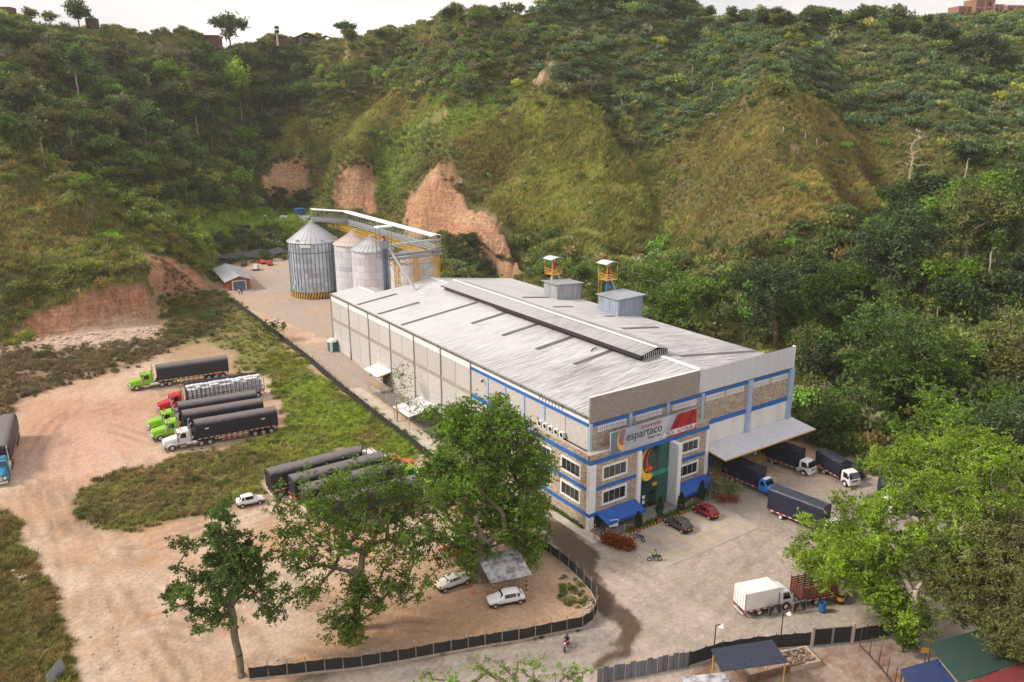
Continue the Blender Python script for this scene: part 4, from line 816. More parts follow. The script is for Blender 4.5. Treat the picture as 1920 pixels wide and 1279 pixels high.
# conveyor gallery -------------------------------------------------
GA = thing('conveyor_gallery', 'roofed conveyor walkway running over the silos on yellow trusses', 'conveyor', (22.8,80.5,0))
o = Vector((22.8,80.5,0)); P = lambda x, y, z: Vector((x,y,z))-o
A0, K0, R0 = Vector((14.2,133.0,27.0)), Vector((23.6,131.6,25.9)), Vector((22.8,80.2,25.7))
def sheet_strip(q, a, b2, w_, th=.08, crown=.25):
    d = (b2-a).normalized(); s = Vector((-d.y,d.x,0)).normalized()*w_/2; u = Vector((0,0,th))
    m0 = a+Vector((0,0,crown)); m1 = b2+Vector((0,0,crown))
    q.hexa([a-s,m0,m1,b2-s],[a-s+u,m0+u,m1+u,b2-s+u]); q.hexa([m0,a+s,b2+s,m1],[m0+u,a+s+u,b2+s+u,m1+u])
for a, b2 in ((A0,K0),(K0,R0)):
    q = MB(); sheet_strip(q, a-o, b2-o, 2.6); q.build('gallery_roof', white, GA)
def walkway(a, b2, drop, nseg, q1, q2, q3):
    d = (b2-a); L1 = d.length; d.normalize(); s = Vector((-d.y,d.x,0)).normalized()*1.0
    q1.hexa([a-s-Vector((0,0,drop+.15)),a+s-Vector((0,0,drop+.15)),b2+s-Vector((0,0,drop+.15)),b2-s-Vector((0,0,drop+.15))],[a-s-Vector((0,0,drop)),a+s-Vector((0,0,drop)),b2+s-Vector((0,0,drop)),b2-s-Vector((0,0,drop))])
    q1.beam(a-Vector((0,0,drop-.5)),b2-Vector((0,0,drop-.5)),.9,.7)
    for k in range(nseg+1):
        p = a+(b2-a)*k/nseg
        for sg_ in (-1,1): q2.tube(p+s*sg_-Vector((0,0,drop)),p+s*sg_,.045,n=4)
    for sg_ in (-1,1):
        for z in (.55,1.1): q3.tube(a+s*sg_-Vector((0,0,drop-z)),b2+s*sg_-Vector((0,0,drop-z)),.04,n=4)
q1 = MB(); q2 = MB(); q3 = MB()
walkway(A0-o, K0-o, 2.9, 8, q1, q2, q3); walkway(K0-o, R0-o, 2.9, 30, q1, q2, q3)
q1.build('catwalk', steel, GA); q2.build('gallery_post', steel, GA, kind='stuff'); q3.build('handrail', steel, GA)
def truss(a, b2, w_, h_, n, q):
    d = (b2-a).normalized(); s = Vector((-d.y,d.x,0)).normalized()*w_/2; H = Vector((0,0,h_))
    for sg_ in (-1,1):
        q.beam(a+s*sg_,b2+s*sg_,.12,.12); q.beam(a+s*sg_+H,b2+s*sg_+H,.12,.12)
        for k in range(n):
            p = a+(b2-a)*k/n; r = a+(b2-a)*(k+1)/n
            q.beam(p+s*sg_,r+s*sg_+H,.06,.06); q.beam(p+s*sg_+H,r+s*sg_,.06,.06)
q = MB(); truss(Vector((21.5,133.5,21.5))-o, Vector((21.5,81.0,21.5))-o, 1.4, 1.0, 26, q); q.build('yellow_truss', yellow, GA)
def lattice(x, y, z0, z1, w_, parent, o_):
    q = MB(); n = int((z1-z0)/1.15)
    cs = [Vector((sx*w_/2,sy*w_/2,0)) for sx, sy in ((-1,-1),(1,-1),(1,1),(-1,1))]; b0 = Vector((x,y,z0))-o_
    for c in cs: q.beam(b0+c,b0+c+Vector((0,0,z1-z0)),.11,.11)
    for k in range(n):
        za = (z1-z0)*k/n; zb = (z1-z0)*(k+1)/n
        for i in range(4):
            c, e = cs[i], cs[(i+1)%4]; q.beam(b0+c+Vector((0,0,za)),b0+e+Vector((0,0,zb)),.06,.06); q.beam(b0+e+Vector((0,0,za)),b0+c+Vector((0,0,zb)),.05,.05)
    q.build('lattice_column', yellow, parent)
for x, y in ((12.9,79.8),(17.4,79.8),(22.9,80.4)): lattice(x, y, float(gz(y)), 22.2 if x < 22 else 24.4, .85, GA, o)
q = MB(); truss(Vector((11.2,79.8,20.6))-o, Vector((23.2,80.2,20.6))-o, 1.3, 1.0, 8, q); q.build('cross_truss', yellow, GA)
q = MB()
for sx in (-1,1):
    q.beam(Vector((12.9+sx*1.4,79.8,20.6))-o, Vector((12.9,79.8,18.4))-o, .1,.1); q.beam(Vector((22.9+sx*1.4,80.4,20.6))-o, Vector((22.9,80.4,18.4))-o, .1,.1)
q.build('truss_brace', yellow, GA)
q = MB(); q.beam(P(9.6,79.4,24.9), P(23.6,80.3,24.9), 1.0,.35); q.build('cross_conveyor_cover', steel, GA)
q = MB(); q.beam(P(10.4,79.6,22.6), P(23.4,80.2,22.6), .9,.55); q.beam(P(10.4,78.6,22.0), P(23.4,79.2,22.0), .7,.35); q.build('cross_conveyor', greysteel, GA)
q = MB()
for dx in (0,.6,1.2): q.tube(P(22.2+dx,79.4,22.3),P(22.2+dx,79.4,24.6),.05)
for z in (22.9,23.6): q.tube(P(22.2,79.4,z),P(24.2,79.4,z),.04); q.tube(P(24.2,79.4,z),P(24.2,81.4,z),.04)
q.build('landing_rail', steel, GA)
EL = thing('bucket_elevator', 'tall dark twin leg grain elevator standing behind the warehouse roof edge', 'elevator', (9.8,79.0,2.8))
q = MB(); q.box(-.55,-.05,-.3,.3,0,21.6); q.box(.15,.65,-.3,.3,0,21.6); q.build('elevator_leg', ribm, EL)
q = MB(); q.box(-.8,.9,-.45,.45,21.6,23.2); q.lathe([(0,-.35),(.6,-.35),(.6,.35),(0,.35)], (.05,0,23.0), 16, 'y'); q.build('elevator_head', greysteel, EL)
q = MB(); q.box(-.3,.25,-.3,.2,23.7,24.3); q.build('motor', red, EL); q = MB(); q.box(-.25,.25,-.55,-.3,23.2,23.7); q.build('gearbox', blue, EL)
q = MB(); q.hexa([(-1.7,-1,26.0),(1.7,-1,26.0),(1.7,1,26.0),(-1.7,1,26.0)],[(-1.5,-.9,26.25),(1.5,-.9,26.25),(1.5,.9,26.25),(-1.5,.9,26.25)]); q.build('head_canopy', white, EL)
q = MB(); q.tube((.9,-.3,21.5),(3.0,-8.0,13.6),.22,n=8); q.build('down_chute', steel, EL)
q = MB()
for a in range(4): q.tube(((-1.3,1.3,1.3,-1.3)[a],(-.9,-.9,.9,.9)[a],19.8),((-1.3,1.3,1.3,-1.3)[a],(-.9,-.9,.9,.9)[a],26.0),.05)
for z in (19.8,20.4,20.9): q.path([(-1.3,-.9,z),(1.3,-.9,z),(1.3,.9,z),(-1.3,.9,z),(-1.3,-.9,z)],.05)
q.build('service_platform', gutterm, EL)
# ---------------------------------------------------------------- brick shed at the end of the road
brick = pm('red_brick', (.36,.11,.05), (.27,.085,.045), 6, .9, bump=.5)
fl = G(428,545); fr = G(471,543); ang = -.10; mid = (fl+fr)/2
SH_ = thing('brick_shed', 'low red brick shed with grey sheet roof and big grey door', 'shed', (mid.x,mid.y,4.5), -.10)
q = MB(); w2 = 2.9; q.add([(-w2,0,-.3),(w2,0,-.3),(w2,0,2.9),(0,0,3.9),(-w2,0,2.9),(-w2,20,-.3),(w2,20,-.3),(w2,20,2.9),(0,20,3.9),(-w2,20,2.9)], [(0,1,2,3,4),(9,8,7,6,5),(0,5,6,1),(1,6,7,2),(4,9,5,0)]); q.build('wall', brick, SH_)
for sg_ in (-1,1):
    q = MB(); q.hexa([(0,-1.1,3.98),(sg_*3.9,-1.1,2.62),(sg_*3.9,21,2.62),(0,21,3.98)],[(0,-1.1,4.08),(sg_*3.9,-1.1,2.72),(sg_*3.9,21,2.72),(0,21,4.08)]); q.build('roof_slope', wornsheet, SH_)
    for i in range(18):
        MB().hexa([(0,-1.08+i*1.22,4.085),(sg_*3.9,-1.08+i*1.22,2.725),(sg_*3.9,-1.08+i*1.22+1.14,2.725),(0,-1.08+i*1.22+1.14,4.085)],[(0,-1.08+i*1.22,4.12),(sg_*3.9,-1.08+i*1.22,2.76),(sg_*3.9,-1.08+i*1.22+1.14,2.76),(0,-1.08+i*1.22+1.14,4.12)]).build('roof_sheet', wornsheet, SH_)
MB().box(-1.9,1.9,-.14,-.002,.1,2.75).build('door_frame', white, SH_); d_ = MB().box(-1.6,1.6,-.17,-.142,.1,2.5).build('door', pm('grey_blue_door', (.10,.13,.20), None, rough=.5), SH_)
for i in range(5): MB().box(-1.6,1.6,-.18,-.171,.2+i*.47,.6+i*.47).build('door_slat', MATS['grey_blue_door'], SH_)
q = MB(); q.box(-3.4,3.4,-2.2,-.02,-.5,.08); q.build('step', paleconc, SH_)
q = MB(); q.box(-.4,1.2,-4.6,-2.2,-.3,.04); q.build('ramp', concrete, SH_)
MB().box(3.05,3.3,-.3,.3,0,1.6).build('hazard_box', yellow, SH_)
# black tarpaulin store and blue water tank far behind
TS = thing('tarpaulin_shelter', 'low shelter of dark tarpaulin beyond the parked cars', 'shelter', tuple(G(470,488)))
q = MB(); 
for i in range(12):
    x0 = -11+i*2.0; x1 = x0+2.0; z0 = 2.1+.35*math.sin(i*1.9); z1 = 2.1+.35*math.sin((i+1)*1.9); q.hexa([(x0,0,z0-.9),(x1,0,z1-.9),(x1,4,z1+.3),(x0,4,z0+.3)],[(x0,0,z0-.8),(x1,0,z1-.8),(x1,4,z1+.4),(x0,4,z0+.4)])
q.build('tarpaulin', pm('dark_tarpaulin', (.035,.038,.05), (.06,.06,.07), 1, .7), TS); q = MB()
for i in range(7): q.tube((-10.5+i*3.6,.1,-.3),(-10.5+i*3.6,.1,1.4),.06)
q.build('shelter_post', concrete, TS, kind='stuff')
wp = at(562, 400, 330); WT = thing('water_tank', 'blue plastic water tank raised on a blue base in the valley field', 'water tank', (wp.x,wp.y,hz(wp.x,wp.y)))
bt = pm('tank_blue', (.015,.10,.28), None, rough=.4); g0 = WT
q = MB(); q.lathe([(0,1.6),(1.75,1.6),(2.15,5.2),(0,5.2)], n=20); q.build('tank', bt, g0); MB().lathe([(2.15,5.2),(2.25,5.2),(2.25,5.5),(0,5.6)], n=20).build('lid', bt, g0); MB().lathe([(0,-1),(2.4,-1),(2.6,1.55),(0,1.55)], (1.6,-.5,0), 16).build('lower_tank', bt, g0)
for lab, u, v, D, sx, sy, h, rz in (('white block wall ruin in the far valley field', 540, 408, 338, 8, 2.5, 4.2, .2), ('low white concrete basin beside the blue tank', 553, 416, 326, 11, 4, 1.9, -.5)):
    p = at(u, v, D); t = thing('white_wall', lab, 'wall', (p.x,p.y,hz(p.x,p.y)-.6), rz+ang); q = MB(); q.box(-sx/2,sx/2,-sy/2,-sy/2+.4,0,h); q.box(-sx/2,-sx/2+.4,-sy/2,sy/2,0,h); q.box(sx/2-.4,sx/2,-sy/2,sy/2,0,h*.8); q.box(-sx/2,sx/2,sy/2-.4,sy/2,0,h*.9); q.build('wall', whitewall, t)
    MB().box(-sx/2+.3,sx/2-.3,-sy/2+.3,sy/2-.3,h*.55,h*.6).build('floor', concrete, t)
    MB().box(-sx/2+.8,-sx/2+2.2,-sy/2-.03,-sy/2-.005,0,h*.7).build('door', darkm, t)
def pole(label, u, v, h, lamp=True, base_dz=0):
    p = G(u, v); z = hz(p.x, p.y); t = thing('street_lamp', label, 'lamp post', (p.x,p.y,z)); MB().tube((0,0,-.3),(0,0,h),.07,.05,n=8).build('pole', black, t)
    q = MB(); q.tube((0,0,h),(.45,-.25,h+.1),.05); q.build('arm', black, t); q = MB(); q.lathe([(.05,.12),(.16,.05),(.30,-.16),(.27,-.16),(.0,.0)], (.5,-.28,h), 12); q.build('lamp_shade', white, t); return t
p = at(499, 427, 300); t = thing('street_lamp', 'lone lamp post in the bright grass field behind the shed', 'lamp post', (p.x,p.y,hz(p.x,p.y)-.5)); MB().tube((0,0,0),(0,0,5.5),.12,.09,n=6).build('pole', black, t); MB().lathe([(0,0),(.45,0),(.5,.4),(0,.6)],(0,0,5.4),8).build('lamp_shade', steel, t)
# houses along the ridges
hbrick = pm('hollow_brick', (.30,.14,.10), (.22,.11,.085), 2, .9); hroof = pm('clay_roof_and_silhouette', (.10,.055,.042), (.14,.08,.06), 1, .9); hcol = pm('cement_frame', (.42,.36,.33), None, rough=.9)
def house(u, v, D, w_, d_, h, kind, label, name='house', dark=False):
    hbrick = hroof if dark or u < 700 else MATS['hollow_brick']; hcol = hroof if dark or u < 700 else MATS['cement_frame']  # left ridge walls and frames coloured dark, imitating silhouettes against the sky
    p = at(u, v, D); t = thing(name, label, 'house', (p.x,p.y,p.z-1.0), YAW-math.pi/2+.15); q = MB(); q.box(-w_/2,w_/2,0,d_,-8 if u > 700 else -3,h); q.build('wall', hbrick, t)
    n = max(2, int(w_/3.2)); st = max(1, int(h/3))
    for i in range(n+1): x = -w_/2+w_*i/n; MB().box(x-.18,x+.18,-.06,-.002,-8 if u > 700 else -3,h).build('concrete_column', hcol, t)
    for j in range(st+1): MB().box(-w_/2+.2,w_/2-.2,-.05,-.002,h*j/st-.2,h*j/st+.05).build('floor_beam', hcol, t)
    for j in range(st):
        for i in range(n):
            if (i+j) % 2 == 0: x = -w_/2+w_*(i+.5)/n; f = MB().box(x-.6,x+.6,-.04,-.003,h*j/st+.9,h*j/st+2.1).build('window', darkm, t)
    if kind == 'gable':
        for sg_ in (-1,1): q = MB(); q.hexa([(0,-.6,h+w_*.22),(sg_*(w_/2+.6),-.6,h-.1),(sg_*(w_/2+.6),d_+.6,h-.1),(0,d_+.6,h+w_*.22)],[(0,-.6,h+w_*.22+.15),(sg_*(w_/2+.6),-.6,h+.05),(sg_*(w_/2+.6),d_+.6,h+.05),(0,d_+.6,h+w_*.22+.15)]); q.build('roof_slope', hroof, t)
    elif kind == 'lean': q = MB(); q.hexa([(-w_/2-.5,-.8,h),(w_/2+.5,-.8,h),(w_/2+.5,d_+.5,h+.6),(-w_/2-.5,d_+.5,h+.6)],[(-w_/2-.5,-.8,h+.2),(w_/2+.5,-.8,h+.2),(w_/2+.5,d_+.5,h+.8),(-w_/2-.5,d_+.5,h+.8)]); q.build('roof', hroof, t)
    else:
        q = MB(); q.box(-w_/2-.1,w_/2+.1,-.1,d_+.1,h,h+.25); q.build('roof_slab', hcol, t)
    return t
house(1845, 24, 425, 9, 8, 6.4, 'flat', 'tall bare brick house with cement frame, highest on the right ridge')
house(1811, 29, 423, 8, 7, 4.6, 'flat', 'two storey brick house just left of the tallest one on the right ridge')
house(1778, 29, 420, 8, 7, 1.8, 'flat', 'low brick house at the left end of the right ridge row')
house(1873, 22, 428, 5, 7, 3.8, 'flat', 'narrow brick house just right of the tallest one on the right ridge')
house(1905, 21, 430, 9, 7, 3.2, 'flat', 'brick house near the right edge of the photo on the ridge')
house(1892, 23, 426, 10, 7, 1.4, 'lean', 'low red walled house between the brick houses on the right ridge')
house(290, 72, 408, 54, 10, 2.4, 'lean', 'long low silhouetted building along the left ridge', 'long_building')
house(575, 78, 455, 13, 9, 2.6, 'gable', 'dark gabled house on the ridge dip, the left one of the pair')
house(612, 82, 457, 13, 9, 2.2, 'gable', 'dark gabled house on the ridge dip, the right one of the pair')
house(525, 72, 440, 6, 5, 2.0, 'lean', 'small dark hut below the tank post on the left ridge')
house(10, 30, 402, 5, 5, 4.2, 'flat', 'brick tower like house at the left end of the ridge'); house(32, 38, 402, 5, 5, 2.2, 'flat', 'small brick house beside the tower like one at far left')
house(172, 54, 405, 4, 4, 5.0, 'flat', 'narrow brick block behind the umbrella tree on the left ridge')
p = at(520, 70, 438); t = thing('tank_post', 'dark square tank raised on a post on the left ridge', 'tank', (p.x,p.y,p.z-2)); MB().box(-.9,.9,-.9,.9,4.0,7.2).build('tank', darkm, t); MB().box(-1,1,-1,1,5.2,5.9).build('tank_band', whitewall, t); MB().box(-.4,.4,-.4,.4,-2,4.0).build('post', hcol, t)
p = at(564, 78, 440); t = thing('antenna_mast', 'thin antenna mast on the left ridge', 'mast', (p.x,p.y,p.z-2)); MB().tube((0,0,0),(0,0,10.5),.14,.08,n=5).build('mast', greysteel, t)
# ================================================================ vehicles
tyrem = pm('tyre_rubber', (.018,.017,.017), (.035,.03,.027), 3, .9); rimm = pm('silver_rim', (.50,.51,.53), None, rough=.35, metal=.6); whiterim = pm('white_rim', (.7,.7,.68), None, rough=.5)
chrome = pm('chrome', (.62,.62,.65), None, rough=.18, metal=.9); chassis = pm('chassis_black', (.025,.024,.024), None, rough=.7); carglass = pm('car_glass', (.010,.013,.016), None, rough=.06, spec=.9)
plate = pm('yellow_plate', (.75,.5,.03), None, rough=.5); lamp_r = pm('red_lamp', (.5,.01,.01), None, rough=.25); lamp_w = pm('clear_lamp', (.75,.76,.8), None, rough=.15)
lime = pm('lime_green_paint', (.23,.50,.02), (.20,.44,.018), .8, .3); redp = pm('truck_red_paint', (.46,.010,.016), None, rough=.28); whitep = pm('truck_white_paint', (.72,.73,.76), (.62,.62,.63), .8, .3); bluep = pm('truck_blue_paint', (.012,.17,.60), None, rough=.3); tealp = pm('truck_teal_paint', (.012,.20,.36), None, rough=.3); orangep = pm('truck_orange_paint', (.62,.10,.012), None, rough=.3)
woodm = pm('red_brown_boards', (.16,.045,.028), (.10,.03,.02), 2, .7, stretch=(.3,3,3)); wood2 = pm('bare_wood', (.28,.14,.06), (.20,.09,.04), 1.5, .8)
def tarpmat(name, c1, c2, dust, amount):
    m = pm(name, c1, c2, 1.6, .48, bump=.6, bscale=2.2, stretch=(.6,1,1)); nt = m.node_tree; b = nt.nodes['Principled BSDF']; s = b.inputs['Base Color'].links[0].from_socket
    t = nt.nodes.new('ShaderNodeTexCoord'); sp = nt.nodes.new('ShaderNodeSeparateXYZ'); lk(nt, t.outputs['Object'], sp.inputs[0])
    n = nt.nodes.new('ShaderNodeTexNoise'); n.inputs['Scale'].default_value = 1.3; n.inputs['Detail'].default_value = 5; lk(nt, t.outputs['Object'], n.inputs['Vector'])
    a = nt.nodes.new('ShaderNodeMath'); a.operation = 'MULTIPLY_ADD'; a.inputs[1].default_value = .5; lk(nt, n.outputs['Fac'], a.inputs[0]); lk(nt, sp.outputs['Z'], a.inputs[2])
    mr = nt.nodes.new('ShaderNodeMapRange'); mr.inputs[1].default_value = 3.75; mr.inputs[2].default_value = 4.25; mr.inputs[3].default_value = 0; mr.inputs[4].default_value = amount; lk(nt, a.outputs[0], mr.inputs[0])
    mx = nt.nodes.new('ShaderNodeMixRGB'); mx.inputs[2].default_value = (*dust,1); lk(nt, mr.outputs[0], mx.inputs[0]); lk(nt, s, mx.inputs[1]); lk(nt, mx.outputs[0], b.inputs['Base Color']); return m
tarp = tarpmat('dusty_black_tarpaulin', (.010,.011,.024), (.018,.019,.036), (.17,.15,.145), .75)
navytarp = tarpmat('navy_black_tarpaulin', (.008,.011,.028), (.014,.019,.046), (.05,.055,.08), .3)
def stripemat(name, a_, b_, sc_):
    m = bpy.data.materials.new(name); m.use_nodes = True; nt = m.node_tree; b = nt.nodes['Principled BSDF']; t = nt.nodes.new('ShaderNodeTexCoord'); sp = nt.nodes.new('ShaderNodeSeparateXYZ'); lk(nt, t.outputs['Object'], sp.inputs[0])
    mu = nt.nodes.new('ShaderNodeMath'); mu.operation = 'MULTIPLY'; mu.inputs[1].default_value = sc_; lk(nt, sp.outputs['X'], mu.inputs[0]); fr = nt.nodes.new('ShaderNodeMath'); fr.operation = 'FRACT'; lk(nt, mu.outputs[0], fr.inputs[0])
    gt = nt.nodes.new('ShaderNodeMath'); gt.operation = 'GREATER_THAN'; gt.inputs[1].default_value = .55; lk(nt, fr.outputs[0], gt.inputs[0]); mx = nt.nodes.new('ShaderNodeMixRGB'); mx.inputs[1].default_value = (*a_,1); mx.inputs[2].default_value = (*b_,1); lk(nt, gt.outputs[0], mx.inputs[0]); lk(nt, mx.outputs[0], b.inputs['Base Color']); return m
reflect = stripemat('red_white_reflector', (.45,.03,.03), (.62,.58,.56), 1.15)
WM = {}
def wheel(parent, x, y, r, wd, rim=None, name='wheel'):
    rim = rim or rimm; key = (round(r,3), round(wd,3), rim.name)
    if key not in WM:
        h = wd/2; t = MB().lathe([(r*.6,-h),(r*.93,-h),(r,-h*.7),(r,h*.7),(r*.93,h),(r*.6,h)], n=20, ax='y').mesh('tyre', tyrem, True)
        rm = MB().lathe([(0,-h*.55),(r*.25,-h*.75),(r*.3,-h*.4),(r*.52,-h*.5),(r*.62,-h*.95),(r*.62,h*.95),(r*.52,h*.5),(r*.3,h*.4),(r*.25,h*.75),(0,h*.55)], n=16, ax='y').mesh('rim', rim, True); WM[key] = (t, rm)
    o = linkmesh(name, WM[key][0], parent, (x,y,r)); linkmesh('rim', WM[key][1], o); return o
def tarp_cover(parent, x0, x1, w_, z0, zs, zt, mt, bows=0, name='tarpaulin_cover', seed=0):
    """canvas over hoops: straight sides to zs, arched to zt, sagging a little between bows"""
    rr = np.random.RandomState(seed); q = MB(); n = max(8, int((x0-x1)/.32)); rings = []; na = 10
    for i in range(n+1):
        x = x0+(x1-x0)*i/n; sag = (.035*abs(math.sin(math.pi*bows*i/n)) if bows else 0); ring = [(x,-w_/2-.02*math.sin(i*1.7),z0),(x,-w_/2+.015*math.sin(i*.9),(z0+zs)/2)]
        for k in range(na+1):
            a = math.pi*(1-k/na); c = math.cos(a); s = math.sin(a); c = math.copysign(abs(c)**.75, c)
            ring.append((x, w_/2*c*(1-sag*.6), zs+(zt-zs)*s**.8-sag*1.6*s+rr.randn()*.012))
        ring += [(x,w_/2-.015*math.sin(i*.9+1),(z0+zs)/2),(x,w_/2+.02*math.sin(i*1.3),z0)]; rings.append(ring)
    q.loft(rings); o = q.build(name, mt, parent, smooth=False)
    q = MB(); m = len(rings[0])
    for r_ in (rings[0], rings[-1]): 
        for k in range(m-1): q.tube(r_[k], r_[k+1], .035, n=4)
    q.build('tarpaulin_hem', mt, o); return o
def trailer(parent, xf, L1, frame, tmat, z0=1.38, zt=4.05, axles=3, seed=0, sacks=False, rim=None):
    xr = xf-L1; q = MB(); q.box(xr,xf,-1.26,1.26,z0-.16,z0); q.box(xr,xf-.4,-.5,-.35,z0-.55,z0-.16); q.box(xr,xf-.4,.35,.5,z0-.55,z0-.16)
    for i in range(9): q.box(xr+.3+i*(L1-.6)/8-.05,xr+.3+i*(L1-.6)/8+.05,-1.2,1.2,z0-.3,z0-.16)
    q.build('trailer_frame', frame, parent)
    for s in (-1,1): MB().box(xr,xf,s*1.262 if s > 0 else -1.285,1.285 if s > 0 else -1.262,z0-.15,z0-.02).build('reflector_strip', reflect, parent)
    if not sacks: 
        tc_ = tarp_cover(parent, xf-.02, xr+.02, 2.5, z0+.0, zt-.75, zt, tmat, 0, seed=seed)
    for i in range(axles):
        x = xr+1.15+i*1.28
        for s in (-1,1): wheel(parent, x, s*1.0, .52, .5, rim)
    q = MB(); q.box(xr+.5,xr+1.15+axles*1.28-.6,-.75,.75,.45,.62); q.build('axle_beam', chassis, parent)
    q = MB()
    for s in (-1,1): q.box(xf-3.2,xf-3.0,s*.75-.08,s*.75+.08,.35,z0-.16)
    q.build('landing_gear', chassis, parent)
    for s in (-1,1):
        q = MB(); ys = s*1.15
        for z in (.55,.95): q.box(xr+1.15+axles*1.28-.4,xf-3.6,ys-.025,ys+.025,z-.05,z+.05)
        q.build('side_guard', reflect, parent)
    q = MB(); q.box(xr-.04,xr,-1.2,1.2,.55,.75); q.build('rear_bumper', reflect, parent)
    for s in (-1,1): MB().box(xr-.03,xr,s*1.0-.2,s*1.0+.2,z0-.13,z0-.01).build('tail_lamp', lamp_r, parent)
    return xr
def tractor(parent, paint, sleeper=False, aero=True, rim=None):
    """conventional bonnet tractor, front bumper at x=0, pointing to +x"""
    q = MB(); q.box(-7.6,-.5,-.45,-.28,.62,.95); q.box(-7.6,-.5,.28,.45,.62,.95); q.box(-7.7,-7.5,-.5,.5,.55,.95); q.box(-6.2,-5.4,-.55,.55,.95,1.2); q.build('chassis', chassis, parent)
    q = MB(); rings = []
    for x, w0, z0, zt in ((-.12,.66,.75,1.58),(-.30,.80,.72,1.72),(-1.0,.88,.78,1.88),(-1.9,.98,.85,2.02),(-2.35,1.05,.9,2.08)):
        rings.append([(x,-w0,z0),(x,-w0,zt-.35),(x,-w0*.86,zt-.08),(x,-w0*.4,zt),(x,w0*.4,zt),(x,w0*.86,zt-.08),(x,w0,zt-.35),(x,w0,z0)])
    q.loft(rings); q.build('hood', paint, parent, smooth=False, bevel=.04)
    q = MB(); rings = []
    for x, w0, zt in ((-2.3,1.06,2.05),(-2.72,1.04,2.80),(-2.95,1.0,2.98),(-3.9,1.0,3.02),(-4.05,1.02,2.9)):
        rings.append([(x,-1.08,.9),(x,-1.1,1.75),(x,-w0,max(1.8,zt-.22)),(x,-w0*.8,zt),(x,w0*.8,zt),(x,w0,max(1.8,zt-.22)),(x,1.1,1.75),(x,1.08,.9)])
    q.loft(rings); cab = q.build('cab', paint, parent, bevel=.03)
    q = MB(); q.hexa([(-2.32,-.94,2.1),(-2.32,.94,2.1),(-2.66,.9,2.74),(-2.66,-.9,2.74)],[(-2.27,-.94,2.12),(-2.27,.94,2.12),(-2.61,.9,2.76),(-2.61,-.9,2.76)]); q.build('windscreen', carglass, cab)
    for s in (-1,1):
        q = MB(); q.hexa([(-2.62,s*1.085,1.95),(-3.5,s*1.085,1.85),(-3.5,s*1.03,2.62),(-2.85,s*1.03,2.62)],[(-2.62,s*1.115,1.95),(-3.5,s*1.115,1.85),(-3.5,s*1.06,2.62),(-2.85,s*1.06,2.62)]); q.build('side_window', carglass, cab)
        MB().box(-3.62,-2.5,s*1.10 if s > 0 else -1.115,1.115 if s > 0 else -1.10,1.0,1.72).build('door', paint, cab)
        q = MB(); q.lathe([(.0,.35),(.11,.35),(.13,.3),(.13,-.9),(.0,-.9)], (-2.25,s*1.28,2.25), 10); q.build('air_cleaner', chrome, parent)
        q = MB(); q.lathe([(0,0),(.12,0),(.12,2.0),(.075,2.05),(.075,2.95),(.0,2.95)], (-4.22,s*1.08,1.0), 10); q.tube((-4.22,s*1.08,3.9),(-4.45,s*1.08,4.15),.075); q.build('exhaust_stack', chrome, parent)
        q = MB(); q.box(-2.3,-2.2,s*1.5-.12,s*1.5+.12,2.0,2.7); q.tube((-2.4,s*1.1,2.2),(-2.25,s*1.5,2.2),.03); q.build('mirror', chrome, parent)
        q = MB(); q.lathe([(0,-.85),(.31,-.85),(.33,-.8),(.33,.8),(.31,.85),(0,.85)], (-4.35,s*.88,.78), 14, 'x'); q.build('fuel_tank', chrome, parent)
        q = MB(); q.box(-3.4,-2.5,s*.95-.22,s*.95+.22,.42,.82); q.build('step_box', chrome, parent)
        q = MB(); rings = []                                    # front wing over the wheel
        for k in range(9):
            a = math.pi*(.02+.96*k/8); x = -1.32+.72*math.cos(a); z = .52+.66*math.sin(a); rings.append([(x,s*.72,z),(x,s*1.16,z-.02),(x,s*1.19,z-.12),(x,s*.72,z-.08)])
        q.loft(rings); q.build('wing', paint, parent)
        MB().box(-.34,-.10,s*.82-.16,s*.82+.16,.95,1.25).build('headlight', lamp_w, parent)
        wheel(parent, -1.32, s*.98, .52, .34, rim)
        for x in (-5.55,-6.85): wheel(parent, x, s*.93, .52, .55, rim)
        q = MB(); q.box(-7.5,-4.95,s*.93-.28,s*.93+.28,1.1,1.14) if False else q.box(-5.1,-5.0,s*.93-.28,s*.93+.28,.7,1.12); q.build('mudguard', chassis, parent)
    q = MB(); q.box(-.13,-.06,-.5,.5,.82,1.5); q.build('grille', chrome, parent); MB().box(-.12,.12,-1.12,1.12,.38,.74).build('bumper', chrome, parent, bevel=.04)
    q = MB()
    for i in range(5): q.box(-2.98,-2.85,-.7+i*.35-.06,-.7+i*.35+.06,3.0,3.1)
    q.build('roof_lamp', orangep, cab, kind='stuff')
    MB().hexa([(-2.62,-.98,2.76),(-2.62,.98,2.76),(-2.3,.98,2.72),(-2.3,-.98,2.72)],[(-2.62,-.98,2.80),(-2.62,.98,2.80),(-2.3,.98,2.75),(-2.3,-.98,2.75)]).build('sun_visor', paint, cab)
    q = MB(); q.lathe([(0,0),(.3,0),(.3,.5),(0,.5)], (-5.0,-.2,1.0), 12); q.tube((-5.0,.35,1.0),(-5.0,.35,2.2),.06); q.build('air_bottle', chassis, parent)
def semi(name, label, front, hd, paint, group=None, trailer_frame=None, tmat=None, seed=0, L1=12.5, sacks=False, rim=None):
    t = thing(name, label, 'truck', (front[0], front[1], float(gz(front[1]))), hd, group)
    slope = float(gz(front[1]-17*math.sin(hd))-gz(front[1]))/17; t.rotation_euler = (0, math.atan(slope), hd)
    tractor(t, paint, rim=rim); trailer(t, -4.95, L1, trailer_frame or chassis, tmat or tarp, seed=seed, sacks=sacks, rim=rim); return t
H0 = math.radians(174.6); TG = 'articulated lorries parked on the dirt lot'
